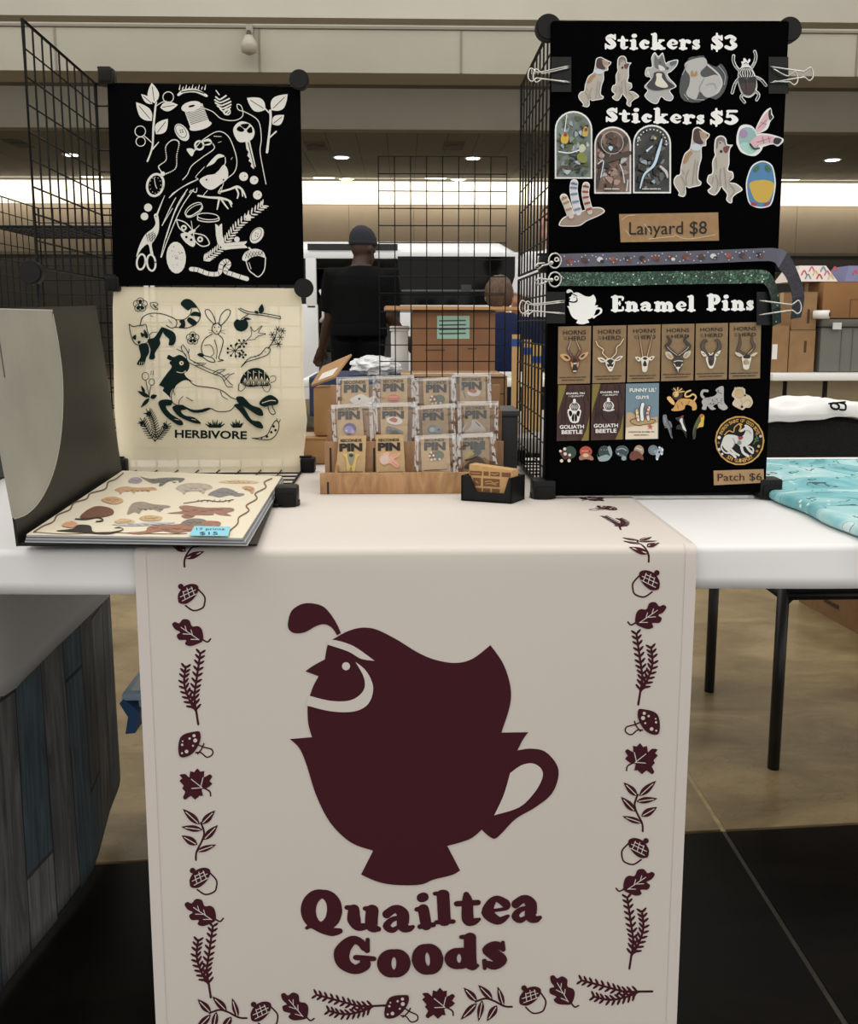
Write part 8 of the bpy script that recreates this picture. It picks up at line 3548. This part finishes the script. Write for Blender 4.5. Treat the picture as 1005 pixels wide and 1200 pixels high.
def person(label, root, rot, H, J, shirt, skin, pants, cap=None, hair=None, name='person', sleeve=.45):
    """J: joints in body space (x right, y forward, z up): elbows, wrists, knees, ankles"""
    root = Vector(root)
    t = thing(name, label, 'person', root)
    Rz = Matrix.Rotation(rot, 3, 'Z')
    W = lambda p: root + Rz @ Vector(p)
    sk = M(skin, .55, noise=(30, .06))
    pel, ch, nk = J['pelvis'], J['chest'], J['neck']
    hd_ = J['head']
    body = MB()
    sh_mb = MB()
    pa = MB()
    # torso rings between pelvis and neck
    def torso(mb, g, z0, z1, mat):
        rings = []
        prof = [(0, .165, .115), (.18, .158, .108), (.45, .165, .112), (.72, .19, .122), (.86, .175, .108), (.95, .12, .085), (1, .075, .07)]
        for tt, rx, ry in prof:
            if tt < z0 or tt > z1:
                continue
            c = Vector(pel).lerp(Vector(nk), tt) + Vector((0, J.get('hunch', 0) * math.sin(tt * 3.14), 0))
            rings.append((c, rx * J.get('bulk', 1) + g, ry * J.get('bulk', 1) + g))
        vs = MB()
        vs.loft([(tuple(c), rx, ry) for c, rx, ry in rings], mat, 20)
        mb.add([W(v) for v in vs.v], vs.f, mat)
    torso(body, 0, 0, 1, sk)
    torso(sh_mb, .016, 0, 1, sk)
    # head: skull, jaw, nose, ears, neck
    hm_ = MB()
    hc = Vector(hd_)
    hm_.ball(hc + Vector((0, 0, .02)), (.077, .098, .105), sk, 18, 14)
    hm_.ball(hc + Vector((0, .028, -.06)), (.058, .066, .066), sk, 14, 10)
    hm_.tube([hc + Vector((0, .088, .025)), hc + Vector((0, .112, -.018)), hc + Vector((0, .092, -.026))], [.010, .017, .012], sk, 8)
    for s in (-1, 1):
        hm_.ball(hc + Vector((s * .079, -.006, 0)), (.012, .022, .034), sk, 10, 8)
    hm_.tube([Vector(nk) - Vector((0, 0, .03)), hc + Vector((0, -.012, -.05))], [.066, .058], sk, 14)
    hm_.tube([hc + Vector((-.022, .088, -.062)), hc + Vector((.022, .088, -.062))], .008, sk, 8)
    tl = J.get('tilt', 0)
    Rh = Matrix.Rotation(J.get('turn', 0), 3, 'Z')
    hv = [W(hc + Rh @ (v - hc)) for v in hm_.v]
    body.add(hv, hm_.f, sk)
    for s in (-1, 1):
        sh_ = Vector((s * .185 * J.get('bulk', 1), 0, 0)) + Vector(pel).lerp(Vector(nk), .86)
        el, wr = Vector(J['elbow'][s]), Vector(J['wrist'][s])
        body.tube([W(sh_), W(sh_.lerp(el, .5)), W(el), W(el.lerp(wr, .3)), W(wr)], [.062, .054, .043, .045, .028], sk, 14)
        hand(body, W(wr), (W(wr) - W(el)), s, sk)
        m_ = sh_.lerp(el, sleeve * 1.9 if sleeve < .5 else sleeve)
        sh_mb.tube([W(Vector(nk).lerp(sh_, .4) - Vector((0, 0, .05))), W(sh_), W(sh_.lerp(m_, .5)), W(m_)], [.07, .078, .074, .070], sk, 14)
        hp = Vector(pel) + Vector((s * .09, 0, -.02))
        kn, an = Vector(J['knee'][s]), Vector(J['ankle'][s])
        body.tube([W(hp), W(hp.lerp(kn, .5)), W(kn), W(kn.lerp(an, .35)), W(an)], [.09, .076, .056, .055, .036], sk, 14)
        pa.tube([W(hp), W(hp.lerp(kn, .5)), W(kn), W(kn.lerp(an, .5)), W(an)], [.108, .094, .075, .068, .062], sk, 14)
        ft = MB()
        f0 = W(an) - Vector((0, 0, W(an).z - root.z - .045))
        fd_ = Rz @ Vector((0, 1, 0))
        ft.tube([f0 - fd_ * .05, f0 + fd_ * .06, f0 + fd_ * .17], [.044, .045, .034], M((20, 20, 22), .6), 12)
        ft.build('shoe', t, True)
    torso(pa, .02, 0, .2, sk)
    bake(body, 'body', .0085, t, sk)
    bake(sh_mb, 'shirt', .011, t, M(shirt, .9, noise=(40, .12), spec=.1), 5)
    bake(pa, 'trousers', .012, t, M(pants, .9, spec=.1), 5)
    # eyes
    for s in (-1, 1):
        e = W(hc + Rh @ Vector((s * .03, .088, .022)))
        MB().ball(e, .011, M((40, 30, 26), .2), 10, 8).build('eye', t, True)
    if cap:
        cm = MB()
        rings = [((0, 0, .030), .086, .106), ((0, 0, .034), .089, .109), ((0, -.002, .07), .086, .106), ((0, -.006, .105), .078, .094), ((0, -.01, .135), .058, .07), ((0, -.014, .155), .028, .034), ((0, -.014, .16), .008, .01)]
        cm.loft([(tuple(hc + Vector(c)), rx, ry) for c, rx, ry in rings], M(cap, .9, noise=(80, .15)), 24)
        for v in cm.v:
            v[:] = W(hc + Rh @ (v - hc))
        cm.build('beanie', t, True)
        bm_ = MB()
        bm_.loft([(tuple(hc + Vector((0, 0, .022))), .089, .109), (tuple(hc + Vector((0, 0, .05))), .092, .112)], M(tuple(int(c * .92) for c in cap), .9), 24)
        for v in bm_.v:
            v[:] = W(hc + Rh @ (v - hc))
        bm_.build('beanie_cuff', t, True)
    if hair:
        bmh = bmesh.new()
        bmesh.ops.create_icosphere(bmh, subdivisions=4, radius=1)
        for v in bmh.verts:
            n_ = mnoise.noise(v.co * 3) * .06 + mnoise.noise(Vector((v.co.x * 9, v.co.y * 9, v.co.z * 3))) * .05
            c = v.co * (1 + n_)
            y = min(c.y, .45 + .3 * max(0, c.z))
            v.co = W(hc + Rh @ Vector((c.x * .089, y * .108 - .006, .024 + (c.z if c.z > -.75 else -.75) * .112)))
        MB().bm(bmh, M(hair, .7, noise=(60, .35, (1, 1, .25)))).build('hair', t, True)
    return t


# man in a beanie, back to the camera, at the van
MYP = 6.6
base_m = px(428, 380, Y=MYP)
PZ = lambda x, y: (px(x, y, Y=MYP) - Vector((base_m.x, MYP, 0)))
def jj(x, y, dy=0):
    p = PZ(x, y)
    return (p.x, dy, p.z)
hd_z = PZ(425, 293).z
J = {'pelvis': (jj(420, 425)[0], -.02, .93), 'chest': (0, 0, 1.25), 'neck': (jj(424, 312)[0], 0, PZ(424, 312).z), 'head': (jj(425, 291)[0], .03, PZ(425, 291).z), 'bulk': 1.13, 'turn': R(-42),
     'elbow': {-1: jj(386, 372, .06), 1: jj(455, 370, -.02)}, 'wrist': {-1: jj(374, 408, .22), 1: jj(474, 396, .16)},
     'knee': {-1: (-.16, .04, .49), 1: (.02, .04, .49)}, 'ankle': {-1: (-.17, 0, .09), 1: (.03, 0, .09)}}
person('man in a dark grey beanie and black T-shirt standing with his back turned', (base_m.x, MYP, 0), 0, 1.78, J, (13, 14, 15), (62, 40, 31), (10, 11, 14), cap=(34, 35, 44))

# seated person with short brown hair
PY2 = 5.75
b2_ = px(585, 400, Y=PY2)
zh = px(585, 345, Y=PY2).z
J = {'pelvis': (0, 0, zh - .72), 'chest': (0, 0, zh - .4), 'neck': (0, .02, zh - .11), 'head': (0, .05, zh - .015), 'bulk': 1.0, 'turn': R(-10), 'hunch': .0,
     'elbow': {-1: (-.27, .06, zh - .52), 1: (.27, .06, zh - .52)}, 'wrist': {-1: (-.18, .28, zh - .60), 1: (.18, .28, zh - .60)},
     'knee': {-1: (-.12, .44, zh - .70), 1: (.12, .44, zh - .70)}, 'ankle': {-1: (-.12, .46, .09), 1: (.12, .46, .09)}}
person('seated person with short tousled brown hair and a navy top, seen from behind', (b2_.x, PY2, 0), 0, 1.7, J, (30, 38, 66), (196, 150, 124), (30, 34, 46), hair=(84, 64, 46))
stl = thing('stool', 'low stool under the seated person in navy', 'stool', (b2_.x, PY2, 0))
MB().disc((b2_.x, PY2, zh - .90), (0, 0, 1), .17, .05, BLACKP).build('seat', stl, 'auto')
for k in range(4):
    a_ = k * math.pi / 2 + .785
    MB().tube([(b2_.x + .17 * math.cos(a_), PY2 + .17 * math.sin(a_), 0), (b2_.x + .11 * math.cos(a_), PY2 + .11 * math.sin(a_), zh - .9)], .012, LEGM, 8).build('leg', stl, True)

# person in a white top, mostly behind the boards
PY3 = 6.4
b3_ = px(652, 380, Y=PY3)
zh3 = px(652, 262, Y=PY3).z
J = {'pelvis': (0, 0, zh3 - .72), 'chest': (0, 0, zh3 - .4), 'neck': (0, 0, zh3 - .17), 'head': (-.03, .03, zh3), 'bulk': 1.0, 'turn': R(120),
     'elbow': {-1: (-.27, .02, zh3 - .52), 1: (.27, .02, zh3 - .52)}, 'wrist': {-1: (-.25, .2, zh3 - .68), 1: (.25, .2, zh3 - .68)},
     'knee': {-1: (-.1, .03, .49), 1: (.1, .03, .49)}, 'ankle': {-1: (-.1, 0, .09), 1: (.1, 0, .09)}}
person('person in a white top standing behind the wire stand, mostly hidden', (b3_.x, PY3, 0), 0, 1.74, J, (226, 226, 228), (190, 140, 116), (40, 42, 50), hair=(40, 32, 28))
